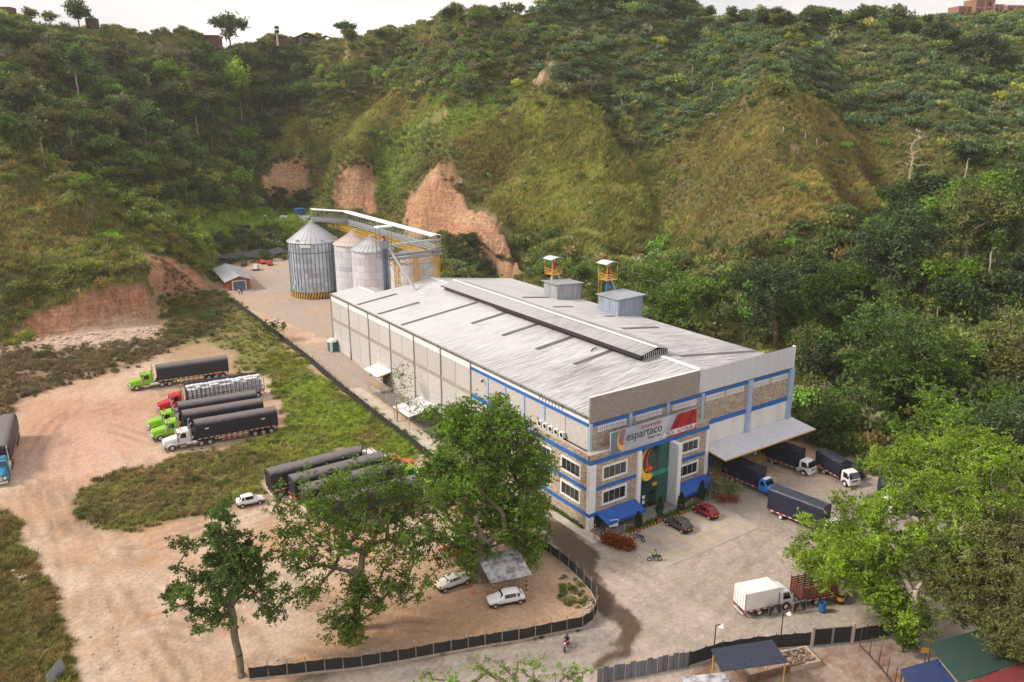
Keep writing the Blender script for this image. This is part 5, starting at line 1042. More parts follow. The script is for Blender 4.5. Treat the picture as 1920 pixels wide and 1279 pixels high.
semi('articulated_lorry', 'lime green lorry with black tarpaulin trailer, standing alone farthest up the dirt lot', (-41.2,81.2), H0, lime, TG, lime, seed=1)
rt = semi('articulated_lorry', 'red lorry with open trailer loaded with white sacks', (-38.9,68.3), math.radians(177), redp, TG, chassis, seed=2, L1=13.0, sacks=True)
semi('articulated_lorry', 'lime green lorry with black trailer, between the red lorry and the other green one', (-41.7,61.6), H0, lime, TG, chassis, seed=3)
semi('articulated_lorry', 'lime green lorry with black trailer, right beside the white lorry', (-41.9,57.6), H0, lime, TG, chassis, seed=4)
wl = semi('articulated_lorry', 'white bonneted lorry with black tarpaulin trailer, nearest of the row of five', (-41.15,52.9), H0, whitep, TG, chassis, seed=5, rim=rimm)
for s in (-1,1):
    text('sacks', .1, 0, 0, white, 1, 'x') if False else None
for x in (-6.6,-15.2):
    for s in (-1,1): MB().box(x-.28,x+.28,s*1.275-.012,s*1.275+.012,2.75,2.95).build('tarpaulin_patch', whitewall, wl)
semi('articulated_lorry', 'teal blue lorry cut by the left edge of the photo, facing down the track', (-62.6,52.6), math.radians(-98), tealp, TG, chassis, seed=6)
# sacks, stakes and rolled tarpaulin of the red lorry
sackm = pm('white_woven_sack', (.60,.61,.65), (.48,.49,.52), 2.5, .7, bump=.3)
q = MB(); r2 = random.Random(3)
def sack(q, x, y, z, lx, ly, lz):
    e = .28
    q.loft([[(x-lx/2,y-ly*.34,z),(x-lx/2,y+ly*.34,z),(x-lx/2,y+ly*.34,z+lz*.2),(x-lx/2,y-ly*.34,z+lz*.2)],[(x-lx*e,y-ly/2,z-lz*.35),(x-lx*e,y+ly/2,z-lz*.35),(x-lx*e,y+ly/2,z+lz*.45),(x-lx*e,y-ly/2,z+lz*.45)],[(x+lx*e,y-ly/2,z-lz*.35),(x+lx*e,y+ly/2,z-lz*.35),(x+lx*e,y+ly/2,z+lz*.45),(x+lx*e,y-ly/2,z+lz*.45)],[(x+lx/2,y-ly*.34,z),(x+lx/2,y+ly*.34,z),(x+lx/2,y+ly*.34,z+lz*.2),(x+lx/2,y-ly*.34,z+lz*.2)]])
for i in range(17):
    for j in range(3):
        for k in range(7):
            if k == 6 and abs(j-1) > 0 and r2.random() < .4: continue
            sack(q, -5.45-i*.74+r2.uniform(-.06,.06), -.80+j*.80+r2.uniform(-.05,.05), 1.6+k*.35+r2.uniform(-.03,.05)+(.12 if j == 1 else 0), .80, .88, .34)
q.build('sack_load', sackm, rt, kind='stuff')
for i in range(19):
    x = -5.0-i*.72
    for s in (-1,1): MB().box(x-.05,x+.05,s*1.27-.03,s*1.27+.03,1.38,3.55).build('stake', chassis, rt)
for s in (-1,1):
    for z in (1.55,1.85,2.2): MB().box(-9.2,-5.0,s*1.30-.02,s*1.30+.02,z,z+.07).build('side_rail', chassis, rt)
    MB().box(-18.0,-9.3,s*1.30-.02,s*1.30+.02,2.2,2.26).build('side_rail', chassis, rt)
q = MB(); pts = [(-4.9-i*.9, -1.15+.1*math.sin(i*2.1), 4.0+.08*math.sin(i*1.3)) for i in range(15)]
for i in range(14): q.tube(pts[i], pts[i+1], .26+.05*math.sin(i*3), .26+.05*math.sin(i*3+3), 8)
q.build('rolled_tarpaulin', navytarp, rt)
MB().box(-5.0,-4.93,-1.25,1.25,1.4,3.6).build('headboard', chassis, rt)
# middle lot: rears to the camera's left, cabs to the right
HM = math.radians(.6)
semi('articulated_lorry', 'pale cabbed lorry with long black trailer at the far side beside the grass', (-13.6,29.8), HM, whitep, TG, chassis, seed=7, L1=13.4)
semi('articulated_lorry', 'orange lorry with dusty black trailer in the tree shaded row', (-11.6,26.2), HM, orangep, TG, orangep, seed=8, L1=13.4)
semi('articulated_lorry', 'lime green lorry beside the orange one, trailer behind the tree branches', (-11.2,22.6), HM, lime, TG, lime, seed=9, L1=13.4)
semi('articulated_lorry', 'lime green lorry mostly hidden by tree crowns, nearest of the tree shaded row', (-11.0,16.6), math.radians(-4), lime, TG, chassis, seed=10, L1=12.5)
# ---------------------------------------------------------------- rigid trucks in the paved yard
def rigid(name, label, loc, hd, paint, style, L1, tmat=None, box=False, stake=False, zt=3.55, group='trucks in the paved yard'):
    """front bumper at x=0, body to -L1"""
    t = thing(name, label, 'truck', (loc[0], loc[1], float(gz(loc[1]))), hd, group); xb = -1.95 if style == 'cabover' else -3.0; W = 1.08
    q = MB(); q.box(-L1+.2,-.4,-.42,-.28,.55,.85); q.box(-L1+.2,-.4,.28,.42,.55,.85); q.build('chassis', chassis, t)
    if style == 'cabover':
        q = MB(); rings = []
        for x, zt_, w0 in ((-.02,1.25,.92),(-.10,1.32,.98),(-.50,2.20,.90),(-.75,2.32,.88),(-1.55,2.34,.90),(-1.75,2.2,.95)):
            rings.append([(x,-w0,.48),(x,-1.0 if w0 > .93 else -w0-.06,1.25),(x,-w0,max(1.27,zt_-.12)),(x,-w0*.85,zt_),(x,w0*.85,zt_),(x,w0,max(1.27,zt_-.12)),(x,1.0 if w0 > .93 else w0+.06,1.25),(x,w0,.48)])
        q.loft(rings); cab = q.build('cab', paint, t, bevel=.04)
        q = MB(); q.hexa([(-.14,-.86,1.36),(-.14,.86,1.36),(-.46,.80,2.12),(-.46,-.80,2.12)],[(-.09,-.86,1.38),(-.09,.86,1.38),(-.41,.80,2.14),(-.41,-.80,2.14)]); q.build('windscreen', carglass, cab)
        for s in (-1,1):
            q = MB(); q.hexa([(-.42,s*.985,1.36),(-1.38,s*.985,1.36),(-1.38,s*.92,2.08),(-.66,s*.92,2.08)],[(-.42,s*1.01,1.36),(-1.38,s*1.01,1.36),(-1.38,s*.945,2.08),(-.66,s*.945,2.08)]); q.build('side_window', carglass, cab)
            MB().box(-.06,.03,s*.72-.17,s*.72+.17,.72,.95).build('headlight', lamp_w, t); q = MB(); q.box(-.2,-.12,s*1.2-.1,s*1.2+.1,1.5,1.95); q.tube((-.3,s*.95,1.8),(-.16,s*1.2,1.8),.025); q.build('mirror', black, t)
        q = MB(); q.box(-.05,.02,-.5,.5,.98,1.14); q.build('grille', black, t); MB().box(-.1,.06,-1.0,1.0,.42,.68).build('bumper', paint if not box else white, t, bevel=.03); fx = -.95
    else:
        q = MB(); rings = []
        for x, w0, zb_ in ((-.05,.80,1.12),(-.2,.88,1.22),(-1.1,.93,1.36),(-1.6,.95,1.42)): rings.append([(x,-w0,.55),(x,-w0,zb_-.1),(x,-w0*.8,zb_),(x,w0*.8,zb_),(x,w0,zb_-.1),(x,w0,.55)])
        q.loft(rings); q.build('hood', paint, t, bevel=.04)
        q = MB(); rings = []
        for x, zt_, w0 in ((-1.55,1.42,.95),(-2.0,2.06,.84),(-2.2,2.14,.82),(-2.8,2.15,.82),(-2.9,2.0,.86)): rings.append([(x,-.97,.55),(x,-.97,1.3),(x,-w0,max(1.35,zt_-.1)),(x,-w0*.8,zt_),(x,w0*.8,zt_),(x,w0,max(1.35,zt_-.1)),(x,.97,1.3),(x,.97,.55)])
        q.loft(rings); cab = q.build('cab', paint, t, bevel=.03)
        q = MB(); q.hexa([(-1.62,-.78,1.46),(-1.62,.78,1.46),(-1.98,.72,2.0),(-1.98,-.72,2.0)],[(-1.57,-.78,1.48),(-1.57,.78,1.48),(-1.93,.72,2.02),(-1.93,-.72,2.02)]); q.build('windscreen', carglass, cab)
        q = MB(); q.box(-2.6,-2.1,-.5,.5,2.16,2.26); q.build('roof_panel', white, cab)
        for s in (-1,1):
            q = MB(); q.hexa([(-1.85,s*.955,1.42),(-2.6,s*.955,1.42),(-2.6,s*.87,1.96),(-2.1,s*.87,1.96)],[(-1.85,s*.985,1.42),(-2.6,s*.985,1.42),(-2.6,s*.90,1.96),(-2.1,s*.90,1.96)]); q.build('side_window', carglass, cab)
            MB().box(-.1,.0,s*.62-.15,s*.62+.15,.78,1.0).build('headlight', lamp_w, t)
        MB().box(-.1,.08,-.95,.95,.45,.66).build('bumper', chrome, t); fx = -.95
    for s in (-1,1):
        wheel(t, fx, s*.88, .42, .26, whiterim if paint is not bluep else bluep); q = MB(); q.lathe([(.44,-.02),(.54,-.02),(.54,.02),(.44,.02)], (fx,s*.985,.44), 14, 'y', 0, math.pi); q.build('wheel_arch', black, t)
        wheel(t, -L1+1.9, s*.84, .42, .46, whiterim)
    q = MB(); q.box(-L1,xb-.1,-W,W,.84,.98); q.build('load_bed', chassis if not stake else woodm, t)
    for s in (-1,1): MB().box(-L1,xb-.1,s*(W+.012)-.012,s*(W+.012)+.012,.80,.96).build('reflector_strip', reflect, t)
    MB().box(-L1-.05,-L1,-.9,.9,.45,.6).build('rear_bumper', reflect, t)
    if box:
        q = MB(); q.box(-L1,xb-.12,-W,W,.985,zt); b_ = q.build('cargo_box', pm('white_box_panel', (.74,.73,.71), (.64,.61,.58), .7, .5), t, bevel=.03)
        for s in (-1,1):
            MB().box(-L1-.025,-L1-.003,min(s*.03,s*.98),max(s*.03,s*.98),1.1,zt-.12).build('rear_door', white, b_); q = MB(); q.tube((-L1-.04,s*.25,1.1),(-L1-.04,s*.25,zt-.15),.025); q.tube((-L1-.04,s*.7,1.1),(-L1-.04,s*.7,zt-.15),.025); q.build('lock_bar', steel, b_)
        q = MB()
        for s in (-1,1): q.box(-L1-.02,-L1+.06,s*1.085-.02,s*1.085+.02,.98,zt)
        q.build('corner_trim', pm('rust_red_trim', (.40,.10,.05), None, rough=.6), b_)
        q = MB(); q.hexa([(xb-.1,-.8,2.2),(-.9,-.75,2.3),(-.9,.75,2.3),(xb-.1,.8,2.2)],[(xb-.1,-.75,2.85),(-1.0,-.6,2.5),(-1.0,.6,2.5),(xb-.1,.75,2.85)]); q.build('wind_deflector', white, cab)
    elif stake:
        for s in (-1,1):
            for k in range(6): MB().box(-L1,xb-.1,s*W-.03,s*W+.03,1.05+k*.27,1.22+k*.27).build('side_board', woodm if k < 5 else wood2, t)
            for k in range(6): x = -L1+.05+k*(L1+xb-.2)/5; MB().box(x-.05,x+.05,s*(W+.05)-.03,s*(W+.05)+.03,.9,2.75).build('stake', woodm, t)
        for k in range(6): MB().box(-L1-.03,-L1+.03,-W,W,1.05+k*.27,1.2+k*.27).build('tail_board', woodm, t)
        for k in range(5): MB().box(-L1-.07,-L1-.03,-W+.05+k*.5,-W+.15+k*.5,.98,2.7).build('tail_post', woodm, t)
        q = MB(); q.box(-L1+.05,xb-.2,-W+.05,W-.05,.985,1.03); q.build('bed_floor', wood2, t)
        tarp_cover(t, xb-.15, -L1+2.6, 2.05, 2.2, 2.5, 2.9, bluep if False else navytarp, 4, 'folded_tarpaulin', seed=4)
    else:
        tarp_cover(t, xb-.12, -L1+.02, 2.2, .95, zt-.55, zt, tmat or navytarp, max(4, int((L1+xb)/.8)), seed=int(loc[0]))
        q = MB(); q.box(xb-.1,xb-.04,-.5,.5,zt-.35,zt-.2); q.build('name_board', black, t)
    for s in (-1,1): MB().box(-L1-.06,-L1-.01,s*.75-.14,s*.75+.14,.66,.80).build('tail_lamp', lamp_r, t)
    return t
D_ = math.radians
bt_ = rigid('delivery_truck', 'bright blue bonneted truck with navy tarpaulin backed up to the loading dock', (26.6,-9.4), D_(-86), bluep, 'bonnet', 9.0, zt=3.6)
q = MB(); q.box(-2.35,-1.95,-.7,.7,2.27,2.3); q.build('roof_stripe', white, bt_)
rigid('delivery_truck', 'white cabover truck with black tarpaulin at the dock below the canopy corner', (36.4,-7.6), D_(-84), whitep, 'cabover', 8.0, zt=3.7)
rigid('delivery_truck', 'white cabover truck with black tarpaulin beside the bushes, apart from the dock', (38.1,-13.3), D_(-104), whitep, 'cabover', 7.0, zt=3.3)
rigid('delivery_truck', 'truck with large ribbed black tarpaulin body whose white cab is behind leaves', (24.0,-20.6), D_(-82), whitep, 'cabover', 9.6, zt=4.0)
rigid('delivery_truck', 'truck with white cab and dark body half hidden by the big right tree', (34.5,-20.0), D_(-150), whitep, 'cabover', 6.0, zt=3.0)
rigid('box_truck', 'small white box truck in the open paved yard', (7.4,-25.4), D_(-16), whitep, 'cabover', 6.2, box=True, zt=3.05)
rigid('stake_truck', 'brown wooden stake sided truck partly under the big tree', (14.2,-28.0), D_(-20), whitep, 'cabover', 6.4, stake=True)
rigid('box_truck', 'white box truck under the right tree crown, facing the photo left', (15.0,-26.2), D_(-168), whitep, 'cabover', 6.6, box=True, zt=3.0)
# ---------------------------------------------------------------- cars
def car(name, label, loc, hd, paint, L1=3.7, W=1.6, H=1.48, style='hatch', dark_roof=False, plate_m=None):
    t = thing(name, label, 'car', (loc[0], loc[1], float(gz(loc[1]))+.01), hd, 'parked cars'); l = L1/2; w_ = W/2
    if style == 'hatch': S_ = [(-l,.55,.62,.86,None),(-l+.05,.42,.92,.94,None),(-l+.16,.35,.98,.97,None),(-l+.62,.25,1.0,1.0,H-.08),(-l+1.0,.25,1.0,1.0,H),(-.05,.22,.99,1.0,H+.01),(.42,.22,.96,1.0,H-.05),(l-1.08,.22,.92,1.0,None),(l-.35,.25,.80,.95,None),(l-.06,.35,.66,.84,None),(l,.42,.55,.76,None)]
    else: S_ = [(-l,.5,.60,.9,None),(-l+.06,.38,.90,.95,None),(-l+.75,.25,.95,.98,None),(-l+1.25,.22,.96,1.0,H-.04),(-l+1.6,.22,.96,1.0,H),(0,.22,.96,1.0,H),(.42,.22,.95,1.0,H-.06),(l-1.35,.22,.90,1.0,None),(l-.35,.25,.82,.97,None),(l-.05,.35,.70,.92,None),(l,.42,.55,.86,None)]
    q = MB(); rings = []
    for x, zb, zbelt, wf, zr in S_:
        wb = w_*wf; zr2 = zr if zr else zbelt+.015; wr = wb*.78 if zr else wb*.8
        rings.append([(x,-wb*.93,zb),(x,-wb,(zb+zbelt)*.55),(x,-wb*.96,zbelt),(x,-wr,zr2),(x,-wr*.5,zr2+(.035 if zr else .02)),(x,wr*.5,zr2+(.035 if zr else .02)),(x,wr,zr2),(x,wb*.96,zbelt),(x,wb,(zb+zbelt)*.55),(x,wb*.93,zb)])
    q.loft(rings); body = q.build('body', paint, t, smooth=True, bevel=0)
    md = body.modifiers.new('smooth', 'SUBSURF'); md.levels = md.render_levels = 1
    R_ = [i for i, s in enumerate(S_) if s[4]]; a, b2 = R_[0], R_[-1]
    def glassq(nm, pts, off):
        c = sum((Vector(p) for p in pts), Vector())/4; n_ = (Vector(pts[1])-Vector(pts[0])).cross(Vector(pts[2])-Vector(pts[0])).normalized()
        if n_.dot(c-Vector((0,0,.7))) < 0: n_ = -n_
        ins = [c+(Vector(p)-c)*.86+n_*off for p in pts]; q = MB(); q.hexa([p-n_*.03 for p in ins], ins); q.build(nm, carglass, t)
    glassq('windscreen', [rings[b2+1][2],rings[b2+1][7],rings[b2][6],rings[b2][3]], .012); glassq('rear_window', [rings[a-1][2],rings[a-1][7],rings[a][6],rings[a][3]], .012)
    for s, i0, i1 in ((-1,2,3),(1,7,6)):
        m = (a+b2)//2
        glassq('side_window', [rings[a][i0],rings[m][i0],rings[m][i1],rings[a][i1]], .0); glassq('side_window', [rings[m][i0],rings[b2][i0],rings[b2][i1],rings[m][i1]], .0)
        for x in (-l+.62,l-.68): wheel(t, x, s*(w_-.10), .29, .19); q = MB(); q.lathe([(.28,-.015),(.345,-.015),(.345,.015),(.28,.015)], (x,s*(w_-.012),.29), 12, 'y', 0, math.pi); q.build('wheel_arch', black, t)
        q = MB(); q.box(l-.2,l-.02,s*w_*.62-.13,s*w_*.62+.13,.56,.68); q.build('headlight', lamp_w, t); q = MB(); q.box(-l-.005,-l+.14,s*w_*.78-.09,s*w_*.78+.09,.66,.88); q.build('tail_lamp', lamp_r, t); q = MB(); q.box(.48,.6,s*(w_+.07)-.08,s*(w_+.07)+.08,.9,1.02); q.build('mirror', paint, t)
    MB().box(-l-.02,-l+.02,-.2,.2,.5,.62).build('number_plate', plate_m or plate, t); MB().box(l-.02,l+.01,-.2,.2,.38,.5).build('number_plate', plate, t); q = MB(); q.box(-l+.0,l-.04,-w_*.9,w_*.9,.2,.3); q.build('underbody', black, t); return t
cw_ = pm('car_white', (.74,.75,.77), None, rough=.25); cold = pm('car_off_white', (.62,.61,.56), (.52,.50,.45), 1, .45); cgrey = pm('car_grey', (.065,.06,.066), None, rough=.28, metal=.3); cred = pm('car_dark_red', (.22,.006,.022), None, rough=.25); cbr = pm('car_bright_red', (.50,.01,.02), None, rough=.3)
def c2(p, q_): d = q_-p; return ((p+q_)/2), math.atan2(d.y, d.x)
m_, h_ = c2(G(443,956), G(494,945)); car('hatchback', 'small white hatchback on the dirt lot by the trailer rears', m_+Vector((.3,.7,0)), h_+.02, cw_, 3.6, 1.55, 1.5)
m_, h_ = c2(G(828,1113), G(879,1098)); car('old_sedan', 'old off white sedan near the traffic cone', m_+Vector((.2,.8,0)), h_+.1, cold, 4.1, 1.62, 1.36, 'sedan')
m_, h_ = c2(G(990,1131), G(919,1143)); car('hatchback', 'shiny white hatchback in front of the shelter', m_+Vector((.1,.8,0)), h_, cw_, 4.1, 1.75, 1.46)
car('hatchback', 'dark grey hatchback in the marked bays', (9.15,-7.3), D_(92), cgrey, 3.7, 1.65, 1.5); car('hatchback', 'dark red hatchback in the marked bays', (14.6,-6.9), D_(92), cred, 3.5, 1.55, 1.5)
p = G(480,507); car('hatchback', 'white car parked beyond the brick shed', (p.x+.3,p.y+1,0), D_(70), cw_, 4.2, 1.8, 1.6); p = G(458,500); car('hatchback', 'dark car half hidden behind the brick shed roof', (p.x+.6,p.y+2,0), D_(70), cgrey, 4.0, 1.7, 1.5)
p = G(508,498); car('hatchback', 'bright red car by the tarpaulin shelter', (p.x,p.y+1,0), D_(80), cbr, 3.6, 1.6, 1.6); p = G(500,497); car('sedan', 'red car left of and touching the bright red one', (p.x-.6,p.y+3.5,0), D_(100), redp, 4.0, 1.6, 1.4, 'sedan')
# ---------------------------------------------------------------- people
skin = pm('skin', (.30,.17,.11), None, rough=.6); hair = pm('dark_hair', (.012,.010,.009), None, rough=.7); jeans = pm('dark_trousers', (.03,.035,.06), None, rough=.8); shoe = pm('shoes', (.02,.018,.016), None, rough=.6)
CL = {k: pm('cloth_'+k, c, None, rough=.8) for k, c in dict(lightblue=(.25,.38,.62), red=(.45,.02,.02), white=(.65,.65,.66), blue=(.03,.08,.35), black=(.02,.02,.022), green=(.05,.30,.08), darkblue=(.02,.035,.10)).items()}
def person(label, loc, hd, shirt, pants=None, pose='stand', head=None, held=None):
    """one continuous skinned body; joints as vertices, a radius at each"""
    J = dict(pel=(0,0,.93,.135),spine=(0,0,1.12,.14),chest=(0,0,1.30,.155),neck=(.01,0,1.46,.06),head=(.03,0,1.58,.095),crown=(.02,0,1.68,.08))
    def limb(n, pts): 
        for i, p_ in enumerate(pts): J[n+str(i)] = p_
    st = .22 if pose == 'walk' else 0
    for s, n in ((1,'l'),(-1,'r')):
        k = s*st
        if pose in ('sit','ride'):
            J['pel'] = (0,0,.78,.135); J['spine'] = (.03,0,.98,.14); J['chest'] = (.10,0,1.16,.15); J['neck'] = (.14,0,1.31,.06); J['head'] = (.18,0,1.43,.095); J['crown'] = (.17,0,1.53,.08)
            limb('leg'+n, [(.02,s*.10,.76,.10),(.42,s*.15,.74,.075),(.34,s*.15,.34,.05),(.36,s*.15,.30,.045),(.52,s*.16,.28,.035)]); limb('arm'+n, [(.12,s*.20,1.20,.06),(.30,s*.27,1.00,.045),(.52,s*.24,1.02,.035),(.60,s*.23,1.02,.04),(.66,s*.21,1.0,.022)])
        else:
            limb('leg'+n, [(0,s*.10,.86,.10),(k*.6+.03,s*.105,.50,.07),(k*1.3-(.10 if k < 0 else 0),s*.10,.10,.045),(k*1.3+.03-(.08 if k < 0 else 0),s*.10,.055,.045),(k*1.3+.17-(.08 if k < 0 else 0),s*.11,.04,.032)])
            limb('arm'+n, [(0,s*.20,1.36,.06),(-k*.5-.02,s*.25,1.12,.045),(-k*1.0+.10,s*.26,.92,.035),(-k*1.1+.13,s*.26,.86,.04),(-k*1.1+.15,s*.25,.78,.02)])
    N = list(J); ix = {n: i for i, n in enumerate(N)}; E = [('pel','spine'),('spine','chest'),('chest','neck'),('neck','head'),('head','crown')]
    for n in 'lr':
        E += [('pel','leg%s0'%n),('chest','arm%s0'%n)]+[('leg%s%d'%(n,i),'leg%s%d'%(n,i+1)) for i in range(4)]+[('arm%s%d'%(n,i),'arm%s%d'%(n,i+1)) for i in range(4)]
    me = bpy.data.meshes.new('body'); me.from_pydata([J[n][:3] for n in N], [(ix[a],ix[b2]) for a, b2 in E], []); o = bpy.data.objects.new('body', me); col.objects.link(o)
    o.modifiers.new('s', 'SKIN'); sv = me.skin_vertices[0].data
    for n in N: sv[ix[n]].radius = (J[n][3],)*2 if n not in ('chest','spine','pel') else (J[n][3]*1.25, J[n][3]*.85)
    sv[ix['pel']].use_root = True; o.modifiers.new('u', 'SUBSURF').levels = 1
    bpy.context.view_layer.update(); bm_ = bpy.data.meshes.new_from_object(o.evaluated_get(bpy.context.evaluated_depsgraph_get())); bpy.data.objects.remove(o)
    bm_.materials.clear()
    for m in (skin, shirt, pants or jeans, shoe): bm_.materials.append(m)
    pts = {n: Vector(J[n][:3]) for n in N}
    def seg(c):
        best = None
        for a, b2 in E:
            A, B_ = pts[a], pts[b2]; d = B_-A; tt = max(0, min(1, (c-A).dot(d)/max(d.length_squared,1e-9))); r = (c-(A+d*tt)).length
            if best is None or r < best[0]: best = (r, a, b2)
        return best[1], best[2]
    for p_ in bm_.polygons:
        a, b2 = seg(p_.center); k = b2
        p_.material_index = 0 if k in ('head','crown') or (k[:3] == 'arm' and k[-1] in '234') else 3 if k[:3] == 'leg' and k[-1] in '34' else 2 if k[:3] == 'leg' else 1
        p_.use_smooth = True
    t = thing('person', label, 'person', tuple(loc), hd); b_ = linkmesh('body', bm_, t)
    hp = pts['head']; q = MB(); q.lathe([(.085,-.02),(.112,.04),(.10,.11),(.05,.15),(0,.158)], (hp.x-.015,0,hp.z), 12); q.build('hair' if not head else 'helmet', head or hair, b_, smooth=True)
    return t
def gp(u, v, dz=0): p = G(u, v); return (p.x, p.y, hz(p.x, p.y)+dz)
person('man in light blue shirt walking in the yard past the white dock truck', gp(1495,893), D_(-120), CL['lightblue'], pose='walk')
person('man in light blue shirt standing at the office corner by the dock', (21.3,-2.2,0), D_(-30), CL['lightblue'])
person('person in red standing beside the white dock truck cab', gp(1536,888), D_(160), CL['red'])
person('person in white shirt in front of the brick shed', gp(449,553), D_(-100), CL['white']); person('person in dark clothes in front of the brick shed', gp(454,553), D_(-100), CL['black'])
_L = math.radians(177); _c, _s = math.cos(_L), math.sin(_L); lp = lambda x, y: (-38.9+x*_c-y*_s, 68.3+x*_s+y*_c)
X_, Y_ = lp(-10.6,-.35); person('worker in red shirt and green cap on top of the sack load', (X_,Y_,2.07+3.9), D_(-90), CL['red'], head=CL['green'])
X_, Y_ = lp(-7.4,-1.2); person('worker in blue behind the rolled tarpaulin of the sack trailer', (X_,Y_,2.07+2.5), D_(-90), CL['blue'], head=CL['blue'])
# ---------------------------------------------------------------- motorbikes
def bike(label, loc, hd, paint, rider=None):
    t = thing('motorbike', label, 'motorbike', tuple(loc), hd); 
    for x in (-.62,.62): 
        q = MB(); q.lathe([(.21,-.05),(.29,-.05),(.30,0),(.29,.05),(.21,.05),(.21,-.05)], (x,0,.30), 18, 'y'); w0 = q.build('wheel', tyrem, t, smooth=True); q = MB()
        for k in range(6): a = math.pi*k/3; q.tube((x,0,.3),(x+.21*math.cos(a),0,.3+.21*math.sin(a)),.012,n=4)
        q.build('rim', rimm, w0)
    q = MB(); q.path([(-.62,0,.32),(-.25,0,.45),(.15,0,.40),(.40,0,.85)],.035); q.path([(-.3,0,.5),(-.35,0,.72),(.38,0,.82)],.03); q.build('frame', chassis, t)
    q = MB(); q.loft([[(x,-w_,z0),(x,w_,z0),(x,w_*.8,z1),(x,-w_*.8,z1)] for x, w_, z0, z1 in ((-.05,.10,.62,.78),(.15,.15,.62,.90),(.36,.11,.70,.92))]); q.build('fuel_tank', paint, t, bevel=.03)
    q = MB(); q.loft([[(x,-w_,z0),(x,w_,z0),(x,w_*.85,z1),(x,-w_*.85,z1)] for x, w_, z0, z1 in ((-.72,.08,.72,.80),(-.45,.13,.66,.78),(-.02,.12,.66,.76))]); q.build('seat', black, t, bevel=.02)
    q = MB()
    for s in (-1,1): q.tube((.62,s*.07,.30),(.42,s*.07,.95),.025)
    q.build('fork', chrome, t); q = MB(); q.path([(.36,-.34,1.02),(.42,0,.98),(.36,.34,1.02)],.02); q.build('handlebar', chassis, t)
    q = MB(); q.box(-.12,.22,-.13,.13,.32,.56); q.build('engine', greysteel, t); q = MB(); q.tube((.1,-.12,.32),(-.65,-.15,.38),.045); q.build('exhaust', chrome, t)
    q = MB(); q.lathe([(0,.0),(.09,.0),(.06,-.10),(0,-.12)], (.55,0,.90), 10, 'x'); q.build('headlight', lamp_w, t); MB().box(-.8,-.72,-.07,.07,.62,.7).build('tail_lamp', lamp_r, t)
    if rider: person(rider[0], (loc[0]-.25*math.cos(hd), loc[1]-.25*math.sin(hd), loc[2]), hd, rider[1], pose='ride', head=rider[2])
    return t
bike('blue parked motorbike at the end of the planted strip', gp(1198,1013), D_(100), bluep)
bike('dark motorbike with rider crossing the yard near the marked bays', gp(1227,1052), D_(150), black, ('motorbike rider in green top crossing the yard', CL['green'], CL['black']))
bike('red motorbike with rider on the dirt road along the mesh fence', gp(1062,1215), D_(215), redp, ('motorbike rider in black on the dirt road by the mesh fence', CL['black'], CL['darkblue']))
# ================================================================ yard: fences, kerbs, posts, signs, shelters
meshm = pm('black_shade_net', (.012,.012,.014), (.022,.022,.024), 1.2, .85); postm = pm('weathered_fence_post', (.34,.28,.22), (.24,.19,.15), 2, .9); dpost = pm('dark_fence_post', (.05,.045,.04), None, rough=.8)
cemwall = pm('stained_cement_wall', (.44,.36,.29), (.32,.25,.20), .9, .9, bump=.4)
bsheet = pm('blue_grey_corrugated_sheet', (.13,.15,.20), (.09,.10,.13), .8, .6, .2, stretch=(3,3,.3)); per_object_value(bsheet, .75, 1.35)
def fence(name, label, pts, h, post_h, step, pm_, netm, plinth=0.0, pr=.055, cap=None):
    P_ = [Vector((p[0],p[1],0)) for p in pts]; t = thing(name, label, 'fence', (P_[0].x,P_[0].y,hz(P_[0].x,P_[0].y))); o_ = t.location.copy(); L1 = [0]
    for a, b2 in zip(P_, P_[1:]): L1.append(L1[-1]+(b2-a).length)
    n = max(2, int(round(L1[-1]/step))); Q = []
    for i in range(n+1):
        s = L1[-1]*i/n; k = max(j for j in range(len(L1)-1) if L1[j] <= s+1e-6); a, b2 = P_[k], P_[k+1]; p = a+(b2-a)*((s-L1[k])/(L1[k+1]-L1[k])); Q.append(Vector((p.x,p.y,hz(p.x,p.y)))-o_)
    r_ = random.Random(len(pts)*7+n); pmsh = MB().tube((0,0,-.4),(0,0,post_h),pr,pr*.85,n=6).mesh('post', pm_)
    for i, p in enumerate(Q): linkmesh('post', pmsh, t, tuple(p), (r_.uniform(-.03,.03),r_.uniform(-.03,.03),0))
    for i in range(n):
        a, b2 = Q[i], Q[i+1]; d = (b2-a).normalized(); s = Vector((-d.y,d.x,0)).normalized()*.02; q = MB(); k = 4; top = []; bot = []
        for j in range(k+1):
            f = j/k; c = a+(b2-a)*f; sag = -.09*math.sin(math.pi*f)*r_.uniform(.3,1.3); bow = s*r_.uniform(-2.5,2.5)*(0 if j in (0,k) else 1); top.append(c+Vector((0,0,h+sag))+bow); bot.append(c+Vector((0,0,plinth-.02)))
        for j in range(k): q.hexa([bot[j]-s*.4,bot[j]+s*.4,bot[j+1]+s*.4,bot[j+1]-s*.4],[top[j]-s*.4,top[j]+s*.4,top[j+1]+s*.4,top[j+1]-s*.4])
        q.build('net_panel', netm, t)
        if plinth: w_ = s*5; MB().hexa([a-w_-Vector((0,0,.4)),a+w_-Vector((0,0,.4)),b2+w_-Vector((0,0,.4)),b2-w_-Vector((0,0,.4))],[a-w_+Vector((0,0,plinth)),a+w_+Vector((0,0,plinth)),b2+w_+Vector((0,0,plinth)),b2-w_+Vector((0,0,plinth))]).build('plinth', cemwall, t)
    return t
g2 = lambda u, v: tuple(G(u,v))[:2]
fence('mesh_fence', 'long black net fence between the grass and the side road', [(-8.0,y) for y in range(136, 6, -8)]+[(-8.0,5.5)], 1.5, 2.0, 3.0, dpost, meshm, pr=.035)
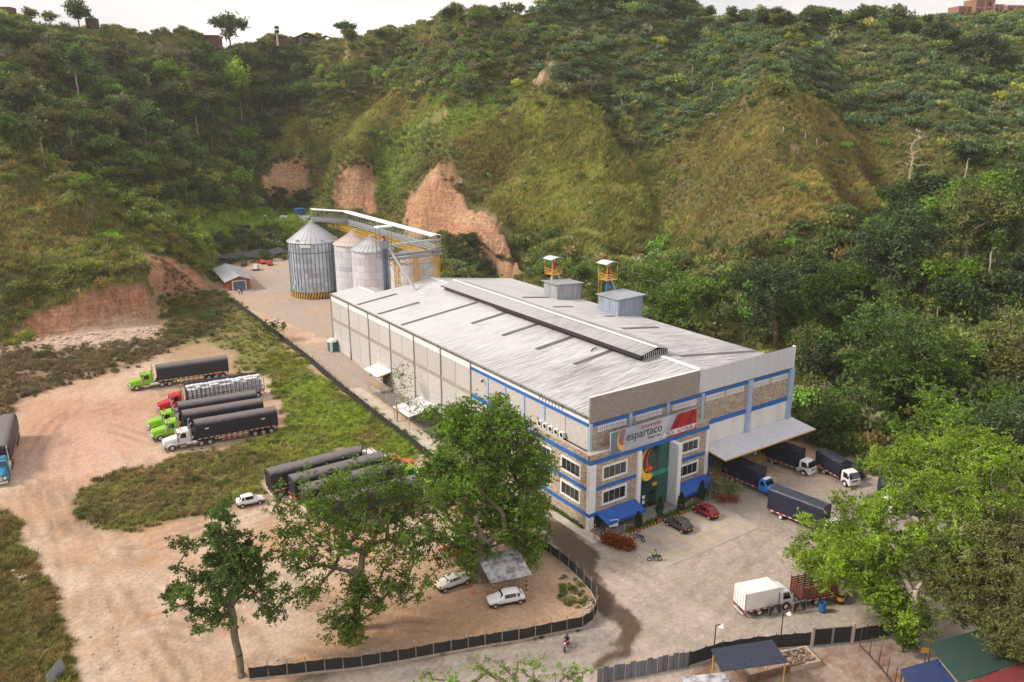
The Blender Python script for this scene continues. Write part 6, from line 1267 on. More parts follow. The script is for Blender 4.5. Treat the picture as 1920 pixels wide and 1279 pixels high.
fence('mesh_fence', 'black net fence with pale posts sweeping round the front dirt lot', [g2(*p) for p in ((1016,1030),(1061,1062),(1092,1092),(1114,1118),(1122,1140),(1114,1163),(1097,1177),(1064,1184),(986,1200),(909,1213),(834,1226),(755,1240),(677,1253),(600,1262),(530,1269),(468,1276))], 1.45, 2.0, 1.75, postm, meshm, .22)
fence('mesh_fence', 'dark net fence left of the black gate with a lamp behind it', [g2(*p) for p in ((1292,1250),(1345,1232),(1410,1222),(1470,1216),(1522,1212))], 1.7, 1.9, 2.0, dpost, meshm, .15)
fence('mesh_fence', 'dark net fence right of the black gate under the big tree', [g2(*p) for p in ((1597,1205),(1640,1199),(1690,1188),(1740,1180))], 1.7, 2.0, 1.5, dpost, meshm, .1)
fence('wire_fence', 'dark posted wire fence running toward the camera beside the yellow green bush', [g2(*p) for p in ((1612,1212),(1640,1240),(1668,1275),(1690,1310))], .25, 2.3, 1.6, dpost, dpost, .0, .05)
t = thing('sheet_fence', 'fence of upright blue grey metal sheets along the dirt road at the bottom', 'fence', tuple(G(1120,1284))); a = G(1120,1284); b2 = G(1292,1250); n = 17
for i in range(n):
    p = a+(b2-a)*(i/n)-a; r_ = a+(b2-a)*((i+.96)/n)-a; d = (r_-p).normalized(); s = Vector((-d.y,d.x,0)); q = MB(); h = 1.75+.12*math.sin(i*2.3); m = 6; top = []
    for j in range(m): 
        x = p+(r_-p)*(j/m); y = p+(r_-p)*((j+1)/m); oo = s*(.03 if j % 2 else -.01); q.hexa([x+oo,y+oo,y+oo+s*.015,x+oo+s*.015],[x+oo+Vector((0,0,h)),y+oo+Vector((0,0,h)),y+oo+s*.015+Vector((0,0,h)),x+oo+s*.015+Vector((0,0,h))])
    q.build('sheet', bsheet, t)
    if i % 2 == 0: MB().tube(p+s*.07-Vector((0,0,.3)), p+s*.07+Vector((0,0,h+.1)), .05).build('post', postm, t)
# gate
ga, gb_ = G(1523,1212), G(1595,1206); d = gb_-ga; t = thing('gate', 'black double leaf sheet gate between dark net fences', 'gate', (ga.x,ga.y,hz(ga.x,ga.y)), math.atan2(d.y,d.x)); w_ = d.length
for k in range(2):
    lf = MB().box(w_*k/2+.04,w_*(k+1)/2-.04,-.02,.02,.15,2.0).build('leaf', darkm, t); q = MB(); x0, x1 = w_*k/2+.03, w_*(k+1)/2-.03
    q.box(x0,x1,-.05,.05,1.98,2.08); q.box(x0,x1,-.05,.05,.08,.16); q.box(x0,x0+.08,-.05,.05,.16,1.98); q.box(x1-.08,x1,-.05,.05,.16,1.98); q.build('leaf_frame', greysteel, lf)
for x in (-.12, w_+.12): MB().box(x-.12,x+.12,-.12,.12,-.3,2.35).build('gate_post', cemwall, t)
# lamps
pole('lamp post with white bell shade by the dark blue carport', 1337, 1240, 4.1); pole('lamp post with white bell shade left of the black barriers and gate', 1462, 1214, 4.0)
# parking slab, markings, kerb and garden of the office
def sheet(name, pts, z, mt, dz=.06):
    q = MB(); q.prism([(p[0],p[1]) for p in pts], z-dz, z); o_ = q.build(name, mt); tag(o_, kind='structure'); return o_
slabm = pm('parking_concrete', (.40,.345,.295), (.31,.26,.22), .55, .9, bump=.3, bscale=3, lo=.3, hi=.7)
for i in range(3):
    for j in range(5):
        x0 = .6+j*3.5; y1 = -5.1-i*2.65; q = MB(); q.hexa([(x0,y1-2.62,-.4),(x0+3.47,y1-2.62,-.4),(x0+3.47,y1,-.4),(x0,y1,-.4)],[(x0,y1-2.62,float(gz(y1-2.62))+.03),(x0+3.47,y1-2.62,float(gz(y1-2.62))+.03),(x0+3.47,y1,float(gz(y1))+.03),(x0,y1,float(gz(y1))+.03)]); o_ = q.build('parking_slab', slabm); tag(o_, kind='structure')
lm = pm('worn_yellow_marking', (.62,.38,.10), (.46,.34,.20), 3, .8, lo=.4, hi=.6)
for x in (2.4,5.1,7.8,10.5,13.2,16.0): o_ = MB().hexa([(x-.07,-12.2,float(gz(-12.2))+.034),(x+.07,-12.2,float(gz(-12.2))+.034),(x+.07,-5.3,float(gz(-5.3))+.034),(x-.07,-5.3,float(gz(-5.3))+.034)],[(x-.07,-12.2,float(gz(-12.2))+.040),(x+.07,-12.2,float(gz(-12.2))+.040),(x+.07,-5.3,float(gz(-5.3))+.040),(x-.07,-5.3,float(gz(-5.3))+.040)]).build('bay_marking', lm); tag(o_, kind='structure')
q = MB()
kerb = thing('kerb', 'low yellow and black striped kerb along the front of the parking bays', 'kerb', (2.6,-4.95,0)); n = 44; km = [MB().box(0,12.6/n-.01,-.09,.09,-.1,.17).mesh('kerb_block', m_) for m_ in (yellow, black)]
for i in range(n): linkmesh('kerb_block', km[i % 2], kerb, (i*12.6/n,0,0))
tile = pm('grey_paving', (.20,.20,.215), (.15,.15,.165), 1.5, .7)
for i in range(11): o_ = MB().box(-.6+i*1.92,-.6+i*1.92+1.9,-4.2,-1.5,-.2,.10).build('pavement_slab', tile); tag(o_, kind='structure')
o_ = MB().box(-2.6,-.98,-4.4,11.6,-.2,.11).build('side_pavement', paleconc); tag(o_, kind='structure')
o_ = MB().box(-1.4,-.99,-.8,11.4,.111,.16).build('planting_soil', pm('soil', (.05,.035,.022), None, rough=1)); tag(o_, kind='structure')
o_ = MB().box(10.0,11.6,-2.4,-1.8,.101,.125).build('door_mat', darkm); tag(o_, 'dark door mat in front of the glass entrance', 'mat')
# striped guard posts and chains
rw = [pm('post_red', (.55,.06,.04), None, rough=.5), white]
def striped_post(label, loc, h, r, mats, n, cat, name, group=None):
    t = thing(name, label, cat, tuple(loc), 0, group)
    for i in range(n): MB().tube((0,0,h*i/n),(0,0,h*(i+1)/n),r,n=8).build('band', mats[i % 2], t)
    return t
pp = [G(u,v) for u, v in ((1137,1005),(1171,998),(1208,985),(1270,958),(1297,949),(1331,934))]
for i, p in enumerate(pp):
    striped_post('red and white guard post number in the chain line, '+('nearest the notice board','by the red leaved hedge','between the first and second cypress','left of the red car','behind the red car nose','by the green garden shrubs')[i] if False else 'red and white guard post '+('nearest the notice board','just behind the red leaved hedge','by the first two cypresses','behind the third cypress','between the third and fourth cypress','beside the garden shrubs')[i], (p.x,p.y,.0), 1.25, .05, rw, 7, 'guard post', 'guard_post', 'guard posts in front of the office')
for i in range(5):
    a, b2 = pp[i], pp[i+1]; q = MB(); pts = [Vector((a.x+(b2.x-a.x)*k/8,a.y+(b2.y-a.y)*k/8,1.0-.35*math.sin(math.pi*k/8))) for k in range(9)]
    o_ = q.path(pts,.022,4).build('chain', lm); tag(o_, 'sagging yellow chain '+('nearest the notice board','behind the red leaved hedge','before the glass entrance','behind the red car','at the garden shrub end')[i], 'chain', 'guard chains')
p = G(1115,1013); striped_post('tall yellow and black post at the office corner pavement', (p.x,p.y,0), 2.2, .07, [yellow, black], 9, 'guard post', 'hazard_post')
p = G(1150,998); t = thing('notice_board', 'white notice board on a stand beside the red leaved hedge', 'notice board', (p.x,p.y,0), -.3); MB().box(-.62,.62,-.03,.03,.75,1.75).build('board', white, t)
for s in (-1,1): MB().box(s*.5-.03,s*.5+.03,-.02,.02,0,.75).build('leg', steel, t)
# barrels, barriers, cone
def barrel(label, u, v, c1, c2_, r=.33, h=1.0, open_=False):
    p = G(u,v); t = thing('barrel', label, 'barrel', (p.x,p.y,hz(p.x,p.y))); MB().lathe([(0,0),(r*.92,0),(r,.06),(r,h*.34),(r*1.03,h*.36),(r,h*.38),(r,h*.66),(r*1.03,h*.68),(r,h*.7),(r,h),(r*.9,h),(r*.88,h-(.3 if open_ else .03)),(0,h-(.3 if open_ else .03))], n=18).build('drum', c1, t, smooth=False)
    if c2_: MB().lathe([(r*1.035,h*.36),(r*1.035,h*.70)], n=18).build('yellow_band', c2_, t); MB().lathe([(0,h+.012),(r*.97,h+.012),(r*.97,h-.02)], n=18).build('lid', pm('tan_lid', (.42,.28,.14), None, rough=.7) if 'tan_lid' not in MATS else MATS['tan_lid'], t)
    else: MB().lathe([(0,h-.28),(r*.87,h-.28)], n=18).build('inside', darkm, t)
barrel('black drum with a yellow band standing clear of the leaves', 1575, 1131, black, yellow, .42, 1.25); barrel('black drum with yellow band half behind the big tree leaves', 1624, 1119, black, yellow, .42, 1.25); barrel('open blue plastic barrel on the yard', 1541, 1147, bt, None, .38, 1.15, True)
def barrier(label, u0, v0, u1, v1):
    a, b2 = G(u0,v0), G(u1,v1); d = b2-a; t = thing('barrier', label, 'barrier', (a.x,a.y,hz(a.x,a.y)), math.atan2(d.y,d.x)); w_ = d.length; MB().box(.06,w_-.06,-.015,.015,.22,1.25).build('panel', black, t)
    q = MB()
    for x in (0,w_): q.tube((x,0,.02),(x,0,1.42),.03); q.tube((x,-.4,.02),(x,.4,.02),.03)
    q.tube((0,0,1.42),(w_,0,1.42),.03); q.tube((0,0,.15),(w_,0,.15),.03); q.build('barrier_frame', greysteel, t)
    q = MB(); c = w_/2; q.add([(c-.5,-.02,.42),(c+.5,-.02,.42),(c+.14,-.02,.85),(c-.14,-.02,.85)],[(0,1,2,3)]); disc(q, c, .98, .13, .13, -.02, 10); q.build('printed_figure', greysteel, t, fix=False); q = MB(); q.box(c-.55,c+.55,-.022,-.018,.29,.36); q.build('yellow_line', yellow, t)
barrier('black crowd barrier left one, in front of the white box truck', 1440, 1159, 1464, 1152); barrier('black crowd barrier right one, between box truck and blue barrel', 1486, 1152, 1510, 1146)
p = G(885,1113); t = thing('traffic_cone', 'orange traffic cone with a stick beside the old sedan', 'traffic cone', (p.x,p.y,hz(p.x,p.y))); om = pm('cone_orange', (.55,.16,.06), None, rough=.6); MB().lathe([(0,.0),(.28,0),(.28,.05),(.2,.06),(.05,.8),(0,.8)], n=14).build('cone_body', om, t); MB().lathe([(.135,.36),(.11,.52)], n=14).build('white_band', white, t); MB().tube((0,0,.8),(0,0,1.3),.03).build('stick', orangep, t)
# open shelter with mottled roof
pts = [G(925,1122), G(987,1109)]; shroof = pm('mottled_sheet_roof', (.52,.52,.55), (.16,.16,.17), .9, .6, .2, lo=.42, hi=.62)
c0 = pts[0]; d = pts[1]-pts[0]; t = thing('shelter', 'open shelter with mottled grey sheet roof on striped posts under the big tree', 'shelter', (c0.x,c0.y,hz(c0.x,c0.y)), math.atan2(d.y,d.x)); w_ = d.length
for i in range(5):
    x0 = -.5+(w_+1.0)*i/5; x1 = -.5+(w_+1.0)*(i+1)/5; MB().hexa([(x0,-.6,2.35),(x1-.02,-.6,2.35),(x1-.02,4.6,2.75),(x0,4.6,2.75)],[(x0,-.6,2.40),(x1-.02,-.6,2.40),(x1-.02,4.6,2.80),(x0,4.6,2.80)]).build('roof_sheet', shroof, t)
for x, y in ((0,0),(w_,0),(0,4.2),(w_,4.2)):
    q = MB()
    for k in range(9): q.mi = k % 2; q.box(x-.06,x+.06,y-.06,y+.06,-.2+k*.283,-.2+(k+1)*.283)
    q.build('striped_post', [yellow, black], t)
p = G(874,1046); t = thing('slatted_cart', 'white slatted cart body parked under the big central tree', 'cart', (p.x,p.y+1,hz(p.x,p.y)), D_(100)); 
for k in range(6): MB().box(-2.0,2.0,-.03,.03,.7+k*.3,.92+k*.3).build('slat', white, t)
for k in range(5): MB().box(-2+k,-1.92+k,-.08,.0,.5,2.6).build('upright', white, t)
MB().box(-2,2,0,1.8,.5,.68).build('floor', redp, t)
for x in (-1.3,1.3): wheel(t, x, .1, .4, .22); wheel(t, x, 1.7, .4, .22)
p = G(951,1040); t = thing('red_flag', 'small red cloth flag beside the mottled shelter', 'flag', (p.x-1.2,p.y+2.6,hz(p.x,p.y))); MB().tube((0,0,0),(0,0,3.6),.03).build('pole', steel, t); q = MB(); q.hexa([(0,-.01,2.9),(.9,-.01,2.8),(.9,.01,2.8),(0,.01,2.9)],[(0,-.01,3.55),(.85,-.01,3.4),(.85,.01,3.4),(0,.01,3.55)]); q.build('cloth', redp, t)
# ticket booth at the far corner of the warehouse
p = G(629,657); t = thing('booth', 'small green and white booth by the far corner of the warehouse', 'booth', (p.x-.6,p.y,hz(p.x,p.y))); q = MB(); q.box(-.8,.8,-.8,.8,0,2.1); q.build('wall', pm('booth_green', (.01,.12,.11), None, rough=.5), t); q = MB(); q.box(-.82,-.3,-.83,-.78,.0,2.1); q.build('white_panel', white, t); q = MB(); q.lathe([(1.05,2.1),(.95,2.45),(.5,2.75),(0,2.8)], n=12); q.build('roof', white, t); MB().box(-.1,.6,-.83,-.805,1.0,1.8).build('window', glass, t)
# side road slabs and kerb
for i in range(7):
    y0 = 20+i*6; q = MB(); q.add([(x, y, float(gz(y))+z) for z in (-.2,.05) for x, y in ((-7.3,y0),(-4.3,y0),(-4.3,y0+5.95),(-7.3,y0+5.95))], [(0,3,2,1),(4,5,6,7),(0,1,5,4),(1,2,6,5),(2,3,7,6),(3,0,4,7)]); o_ = q.build('road_slab', paleconc); tag(o_, kind='structure')
q = MB(); q.add([(x, y, float(gz(y))+z) for z in (-.2,.2) for x, y in ((-4.28,20),(-4.05,20),(-4.05,61),(-4.28,61))], [(0,3,2,1),(4,5,6,7),(0,1,5,4),(1,2,6,5),(2,3,7,6),(3,0,4,7)]); o_ = q.build('road_kerb', pm('kerb_ochre', (.45,.30,.12), (.40,.33,.26), 1, .8)); tag(o_, 'ochre kerb along the concrete side road below the warehouse wall', 'kerb')
q = MB(); q.add([(x, y, float(gz(y))+z) for z in (-.2,.04) for x, y in ((-4.0,20),(-.1,20),(-.1,58),(-4.0,58))], [(0,3,2,1),(4,5,6,7),(0,1,5,4),(1,2,6,5),(2,3,7,6),(3,0,4,7)]); o_ = q.build('asphalt_strip', pm('grey_asphalt', (.14,.125,.12), (.19,.17,.155), .8, .95, bump=.3)); tag(o_, kind='structure')
# bottom right: carport, sheds, rubble bin
bl = pm('dark_blue_roofing', (.014,.020,.042), (.035,.042,.07), 3.5, .6, lo=.4, hi=.75); 
c = [pz_ for pz_ in (at(1335,1222,1),)]
def zpt(u, v, z): dd = ray(u,v); tt = (z-CAM[2])/dd[2]; return Vector(CAM+dd*tt)
def roof_quad(name, label, cat, px_, z, mt, posts=True, n=5, thick=.06, postmat=None, zs=None):
    zs = zs or [z]*4; C4 = [zpt(u,v,zz) for (u,v), zz in zip(px_, zs)]; o_ = C4[0].copy(); o_.z = hz(C4[0].x,C4[0].y); t = thing(name, label, cat, tuple(o_))
    for i in range(n):
        a, b2 = C4[0]+(C4[1]-C4[0])*(i/n)-o_, C4[0]+(C4[1]-C4[0])*((i+.985)/n)-o_; d4, c4 = C4[3]+(C4[2]-C4[3])*(i/n)-o_, C4[3]+(C4[2]-C4[3])*((i+.985)/n)-o_; up = Vector((0,0,thick)); q = MB(); q.hexa([a,b2,c4,d4],[a+up,b2+up,c4+up,d4+up]); m = 5
        for j in range(m):
            f = j/m; q.beam(a+(b2-a)*f+up, d4+(c4-d4)*f+up, .07,.05)
        q.build('roof_sheet', mt, t)
    if posts:
        for i, P_ in enumerate(C4): 
            c_ = sum(C4, Vector())/4; p = P_+(c_-P_)*.08; MB().tube((p.x-o_.x,p.y-o_.y,hz(p.x,p.y)-o_.z-.2),(p.x-o_.x,p.y-o_.y,p.z-o_.z),.07).build('post', postmat or yellow, t)
    return t
roof_quad('carport', 'carport with speckled dark blue roof on yellow posts', 'carport', ((1333,1218),(1448,1200),(1478,1243),(1352,1260)), 3.0, bl, zs=[3.2,3.2,2.8,2.8])
roof_quad('carport', 'pale grey sheet roof cut by the bottom edge of the photo', 'carport', ((1278,1270),(1358,1262),(1375,1295),(1290,1302)), 2.8, shroof, postmat=greysteel)
greenr = pm('green_sheet_roof', (.014,.055,.042), (.03,.045,.036), 1.5, .6); redr = pm('red_sheet_roof', (.20,.028,.028), (.13,.03,.03), 1.2, .6); navyr = pm('navy_tarpaulin_roof', (.014,.028,.13), (.025,.04,.10), 1.5, .5)
roof_quad('shed', 'shed with dark green ribbed roof under the dark tree at bottom right', 'shed', ((1738,1208),(1850,1178),(1960,1225),(1800,1282)), 3.6, greenr, n=7, postmat=dpost, zs=[3.3,3.7,3.7,3.3])
roof_quad('shed', 'low shelter with a wrinkled navy blue roof beside the green shed', 'shed', ((1688,1256),(1758,1236),(1800,1290),(1712,1310)), 3.0, navyr, n=3, postmat=dpost)
roof_quad('shed', 'shed with red ribbed roof at the bottom right corner', 'shed', ((1800,1288),(1925,1238),(2010,1290),(1870,1340)), 3.4, redr, n=6, postmat=dpost)
p = G(1733,1245); t = thing('small_sign', 'small yellow sign on a post by the navy roofed shelter', 'sign', (p.x,p.y,hz(p.x,p.y)), -.6); MB().tube((0,0,0),(0,0,1.5),.04).build('post', dpost, t); MB().box(-.5,.5,-.06,-.03,1.3,1.85).build('sign_panel', yellow, t)
p = G(1496,1240); t = thing('rubble_bin', 'low walled bin full of broken stone beside the carport', 'bin', (p.x,p.y,hz(p.x,p.y)), -.32)
for a0 in ((-1.7,1.7,-1.2,-1.0),(-1.7,1.7,1.0,1.2),(-1.7,-1.5,-1.0,1.0),(1.5,1.7,-1.0,1.0)): MB().box(*a0,-.2,.55).build('bin_wall', cemwall, t)
rockm = pm('broken_stone', (.30,.24,.19), (.20,.15,.12), 3, .95); per_object_value(rockm, .8, 1.25)
def rockmesh(seed, r=1.0):
    bm = bmesh.new(); bmesh.ops.create_icosphere(bm, subdivisions=1, radius=r); rr = random.Random(seed)
    for v in bm.verts: v.co *= rr.uniform(.7,1.2); v.co.z *= .75
    me_ = bpy.data.meshes.new('stone'); bm.to_mesh(me_); bm.free(); me_.materials.append(rockm); return me_
rocks = [rockmesh(i) for i in range(5)]
for i in range(60): linkmesh('stone', rocks[i % 5], t, (rnd.uniform(-1.4,1.4),rnd.uniform(-.9,.9),rnd.uniform(.2,.6)), (rnd.random()*6,rnd.random()*6,0), (rnd.uniform(.09,.2),)*3)
t = thing('low_wall', 'low dark wooden trough wall in front of the rubble bin', 'wall', tuple(G(1455,1266)), -.25); MB().box(-3.4,3.2,-.15,.15,-.1,.7).build('plank', pm('dark_plank', (.10,.06,.04), (.15,.09,.06), 2, .85), t); MB().box(-3.4,-3.1,.15,2.2,-.1,.7).build('plank', MATS['dark_plank'], t)
t = thing('plastic_sheet', 'grey sheet leaning in the grass at bottom left', 'sheet', tuple(G(112,1275)), .9); q = MB(); q.hexa([(-1.4,0,0),(1.2,0,0),(1.2,.03,0),(-1.4,.03,0)],[(-1.0,.5,1.2),(1.3,.5,1.5),(1.3,.53,1.5),(-1.0,.53,1.2)]); q.build('sheet', greysteel, t)
# loose stones at the cut bank and along the track: one uncountable scatter
def stones(name, polys, n, rmin, rmax, mt, seed):
    rs = np.random.RandomState(seed); q = MB(); me0 = rocks; cnt = 0
    for P_ in polys:
        us = [p[0] for p in P_]; vs = [p[1] for p in P_]; k = 0
        while k < n:
            u = rs.uniform(min(us),max(us)); v = rs.uniform(min(vs),max(vs))
            if not inpoly(np.array([u]),np.array([v]),P_)[0]: continue
            k += 1; p = G(u,v); r = rmin+(rmax-rmin)*rs.rand()**4; z = hz(p.x,p.y); m_ = me0[rs.randint(5)]; a = rs.rand()*6; c, s = math.cos(a), math.sin(a)
            q.add([(p.x+r*(v_.co.x*c-v_.co.y*s),p.y+r*(v_.co.x*s+v_.co.y*c),z+r*(v_.co.z+.3)) for v_ in m_.vertices], [tuple(pl.vertices) for pl in m_.polygons])
    o_ = q.build(name, mt, fix=False); tag(o_, kind='stuff'); return o_
stones('loose_stones', [[(0,640),(160,628),(300,612),(312,640),(200,655),(0,665)]], 420, .12, .6, pm('pale_loose_stone', (.52,.45,.40), (.36,.28,.23), 2, .95), 1)
stones('loose_stones', [[(130,1080),(200,1060),(260,1279),(170,1279)],[(480,1240),(700,1215),(1000,1170),(1000,1185),(600,1262)],[(1090,1120),(1115,1110),(1110,1150),(1100,1160)]], 70, .05, .2, MATS['pale_loose_stone'], 2)
stones('loose_stones', [[(25,1070),(50,1075),(55,1105),(35,1100)]], 60, .1, .4, MATS['pale_loose_stone'], 3)
# ================================================================ plants
bark = pm('grey_bark', (.20,.16,.125), (.12,.09,.07), 2.5, .95, bump=.6, bscale=6, stretch=(1,1,.3)); palebark = pm('pale_bark', (.42,.37,.32), (.30,.26,.22), 2.0, .9, bump=.4); deadwood = pm('dead_wood', (.46,.36,.28), (.36,.27,.21), 2, .9); greywood = pm('grey_dead_wood', (.24,.215,.21), (.18,.16,.155), 2, .9)
LF = dict(dark=leafmat('dark_green_leaves', (.040,.090,.018), (.11,.19,.034), .3, cluster=.35), mid=leafmat('mid_green_leaves', (.060,.15,.012), (.22,.35,.036), .35, cluster=.3), bright=leafmat('bright_green_leaves', (.14,.25,.016), (.36,.52,.05), .4, cluster=.3),
 olive=leafmat('olive_leaves', (.075,.10,.026), (.16,.18,.05), .25, cluster=.3), deep=leafmat('deep_green_leaves', (.030,.062,.022), (.065,.11,.034), .2, cluster=.25), pale=leafmat('pale_leaves', (.11,.155,.05), (.22,.26,.09), .3, cluster=.5), cypress=leafmat('cypress_leaves', (.012,.040,.016), (.03,.075,.022), .2), redleaf=leafmat('red_croton_leaves', (.12,.012,.008), (.42,.10,.012), .25), lawn=leafmat('hedge_leaves', (.05,.10,.010), (.12,.17,.02), .3), grey=leafmat('grey_twigs', (.10,.085,.085), (.18,.155,.15), .1))
def leaf_arrays(C_, L1, W1, rs, up=.35, droop=0.0, n_per=7, spread=1.0):
    """rosettes of diamond leaves around the points C_"""
    C_ = np.asarray(C_); n = len(C_); c = np.repeat(C_, n_per, 0); m = len(c)
    az = rs.rand(m)*2*np.pi; el = np.clip(rs.randn(m)*.55+up, -1.2, 1.4); d = np.stack([np.cos(az)*np.cos(el), np.sin(az)*np.cos(el), np.sin(el)], -1)
    l = L1*(.65+.7*rs.rand(m))[:,None]; s = np.cross(d, rs.randn(m,3)); s /= np.linalg.norm(s, axis=1, keepdims=True)+1e-9; w_ = W1*(.7+.6*rs.rand(m))[:,None]
    b0 = c+d*l*.12*spread+rs.randn(m,3)*L1*.12; nn = np.cross(d, s)
    v = np.stack([b0, b0+d*l*.55+s*w_*.5+nn*w_*.12, b0+d*l-np.array([0,0,1])*l*droop, b0+d*l*.55-s*w_*.5+nn*w_*.12], 1).reshape(-1,3)
    return v, np.arange(m*4).reshape(m,4)
def np_mesh(name, v, f, mats):
    me_ = bpy.data.meshes.new(name); me_.vertices.add(len(v)); me_.vertices.foreach_set('co', np.asarray(v, np.float32).ravel()); k = f.shape[1]
    me_.loops.add(f.size); me_.loops.foreach_set('vertex_index', f.ravel().astype(np.int32)); me_.polygons.add(len(f)); me_.polygons.foreach_set('loop_start', (np.arange(len(f))*k).astype(np.int32)); me_.update(calc_edges=True)
    for m in (mats if isinstance(mats, list) else [mats]): me_.materials.append(m)
    return me_
def skeleton(base, fork, cl, rs, r0, sag=.0, k_lim=.35, rmin=.018, twig=2):
    N = [np.array(base, float)]; par = [-1]; nf = max(3, int(np.linalg.norm(np.array(fork)-base)/1.2))
    for i in range(1, nf+1):
        f = i/nf; N.append(np.array(base)+(np.array(fork)-base)*f+rs.randn(3)*.10*np.array([1,1,.2])*(0 if i == nf else 1)); par.append(len(N)-2)
    order = np.argsort(np.linalg.norm(cl-np.array(fork), axis=1)); ends = []
    for k in order:
        p = cl[k]; A = np.array(N[max(1, nf//2):]); d = np.linalg.norm(A-p, axis=1)+k_lim*np.maximum(0, A[:,2]-p[2]+.3)*2; j = int(np.argmin(d))+max(1, nf//2); q0 = N[j]; st = max(1, min(4, int(np.linalg.norm(p-q0)/1.3))); pj = j
        for s in range(1, st+1):
            f = s/st; x = q0+(p-q0)*f+rs.randn(3)*.16*(0 if s == st else 1)+np.array([0,0,.18*math.sin(math.pi*f)*np.linalg.norm(p-q0)*.5]); N.append(x); par.append(pj); pj = len(N)-1
        ends.append(pj)
    cnt = np.zeros(len(N))
    for e in ends:
        i = e
        while i >= 0: cnt[i] += 1; i = par[i]
    tot = max(cnt[0], 1); R0 = [max(rmin, r0*(c/tot)**.48) for c in cnt]
    return N, par, R0
def branch_mb(N, par, R0, n=5, rfl=None):
    q = MB()
    for i, p in enumerate(par):
        if p >= 0: q.tube(N[p], N[i], R0[p] if p and R0[p] < R0[i]*2.2 or p == 0 else R0[i]*1.3, R0[i], n=n if R0[i] > .05 else 4, cap=False)
    return q
def ellip_points(ells, rs, shell=.45):
    out = []
    for (c, r, n) in ells:
        d = rs.randn(n,3); d /= np.linalg.norm(d, axis=1, keepdims=True); rad = rs.rand(n,1)**shell; out.append(np.array(c)+d*rad*np.array(r))
    return np.vstack(out)
def tree(name, label, base, fork, ells, leaf, L1=.34, W1=.20, ros=8, rc=.75, r0=.4, barkm=None, seed=0, up=.35, n_per=7, extra_bare=0, cat='tree', group=None, shell=.45, droop=.05):
    rs = np.random.RandomState(seed); base = np.array(base, float); cl = ellip_points(ells, rs, shell); cl[:,2] = np.maximum(cl[:,2], base[2]+1.0)
    N, par, R0 = skeleton(base, fork, cl, rs, r0); t = thing(name, label, cat, tuple(base), 0, group); off = base
    q = branch_mb([x-off for x in N], par, R0, 6)
    q.tube((0,0,-.5),(0,0,.5),r0*1.45,r0*1.02,8); q.build('trunk', barkm or bark, t, smooth=True)
    C_ = np.repeat(cl, ros, 0)+rs.randn(len(cl)*ros,3)*rc*np.array([1,1,.7])*.6; v, f = leaf_arrays(C_-off, L1, W1, rs, up, droop, n_per)
    o_ = bpy.data.objects.new('crown', np_mesh('crown', v, f, leaf)); col.objects.link(o_); o_.parent = t; return t
def E_(u, v, D, rx, rz, n, ry=None): p = at(u, v, D); return (tuple(p), (rx, ry or rx, rz), n)
# --- the big trees of the lots
b_ = G(452,1268); tree('tree', 'sparse young tree with leaf tufts at the bottom left, dirt showing through', b_, (b_.x-.1,b_.y+.3,b_.z+7.5),
  [E_(430,1085,69.5,2.8,4.6,66),E_(412,1000,70,1.8,2.6,24),E_(470,1050,69,2.0,2.8,24),E_(345,1105,69,2.0,2.2,14),E_(345,1025,70,1.3,1.0,5),E_(512,1125,69,2.2,1.8,13),E_(395,1165,68,2.4,1.2,13),E_(485,1090,69,1.8,3.0,12),E_(425,950,70,.6,1.6,4),E_(320,1110,69,.8,1.0,3)], LF['dark'], .30, .17, 11, .55, .34, bark, 11, n_per=9)
b_ = G(668,1180); tree('tree', 'wide airy green tree in front of the tree shaded lorries', b_, (b_.x+.3,b_.y+.6,b_.z+5.0),
  [E_(590,930,75,4.2,2.6,44),E_(680,895,78,4.6,2.4,50),E_(770,930,77,3.8,3.0,44),E_(640,1000,74,5.0,3.4,70),E_(745,1010,74,4.6,3.6,70),E_(815,1020,74,2.0,3.0,20),E_(560,1040,72,2.6,2.4,24),E_(690,1105,71,3.4,2.4,44),E_(650,1175,69,2.6,1.8,32),E_(580,1110,70,1.8,1.8,14),E_(770,1100,71,2.2,1.6,18),E_(540,1000,73,1.6,1.4,9)], LF['mid'], .28, .165, 10, .72, .46, bark, 12, n_per=8)
b_ = G(905,1088); tree('tree', 'dense tall dark green tree against the office side wall', b_, (b_.x,b_.y+.5,b_.z+6.5),
  [E_(850,800,86,4.0,2.8,60),E_(910,785,87,4.4,2.6,66),E_(960,830,86,4.0,3.2,66),E_(1005,880,85,2.6,2.8,38),E_(880,870,85,5.6,4.2,110),E_(965,930,84,4.6,4.0,90),E_(830,900,86,3.2,3.0,44),E_(905,975,83,5.0,3.6,84),E_(990,985,83,2.6,2.8,36),E_(885,1040,81,3.0,1.8,40),E_(1000,1030,82,1.6,1.6,14)], LF['mid'], .27, .165, 20, .85, .66, bark, 13, shell=.36, n_per=8)
b_ = G(1712,1207); tree('tree', 'wide bright green umbrella tree with pale branches over the paved yard', b_, (b_.x,b_.y+.5,b_.z+6.0),
  [E_(1560,1010,86,4.2,2.2,60),E_(1530,1055,84,3.0,1.9,36),E_(1640,960,88,4.4,2.0,54),E_(1690,880,95,4.6,2.0,46),E_(1760,840,98,4.6,2.2,46),E_(1850,850,96,4.6,2.4,50),E_(1745,930,90,5.0,2.2,70),E_(1830,950,88,5.0,2.4,70),E_(1640,1060,82,3.2,2.2,44),E_(1700,1030,83,4.0,2.4,54),E_(1780,1030,83,4.0,2.4,50),E_(1700,1150,79,3.0,2.0,50),E_(1660,1110,80,2.2,1.8,26),E_(1900,900,92,3.6,2.4,36),E_(1575,1075,79,2.6,1.6,34),E_(1610,1035,80,3.0,1.8,36),E_(1640,1110,79,1.8,1.4,18)], LF['bright'], .28, .175, 17, .85, .5, palebark, 14, up=.5, n_per=8)
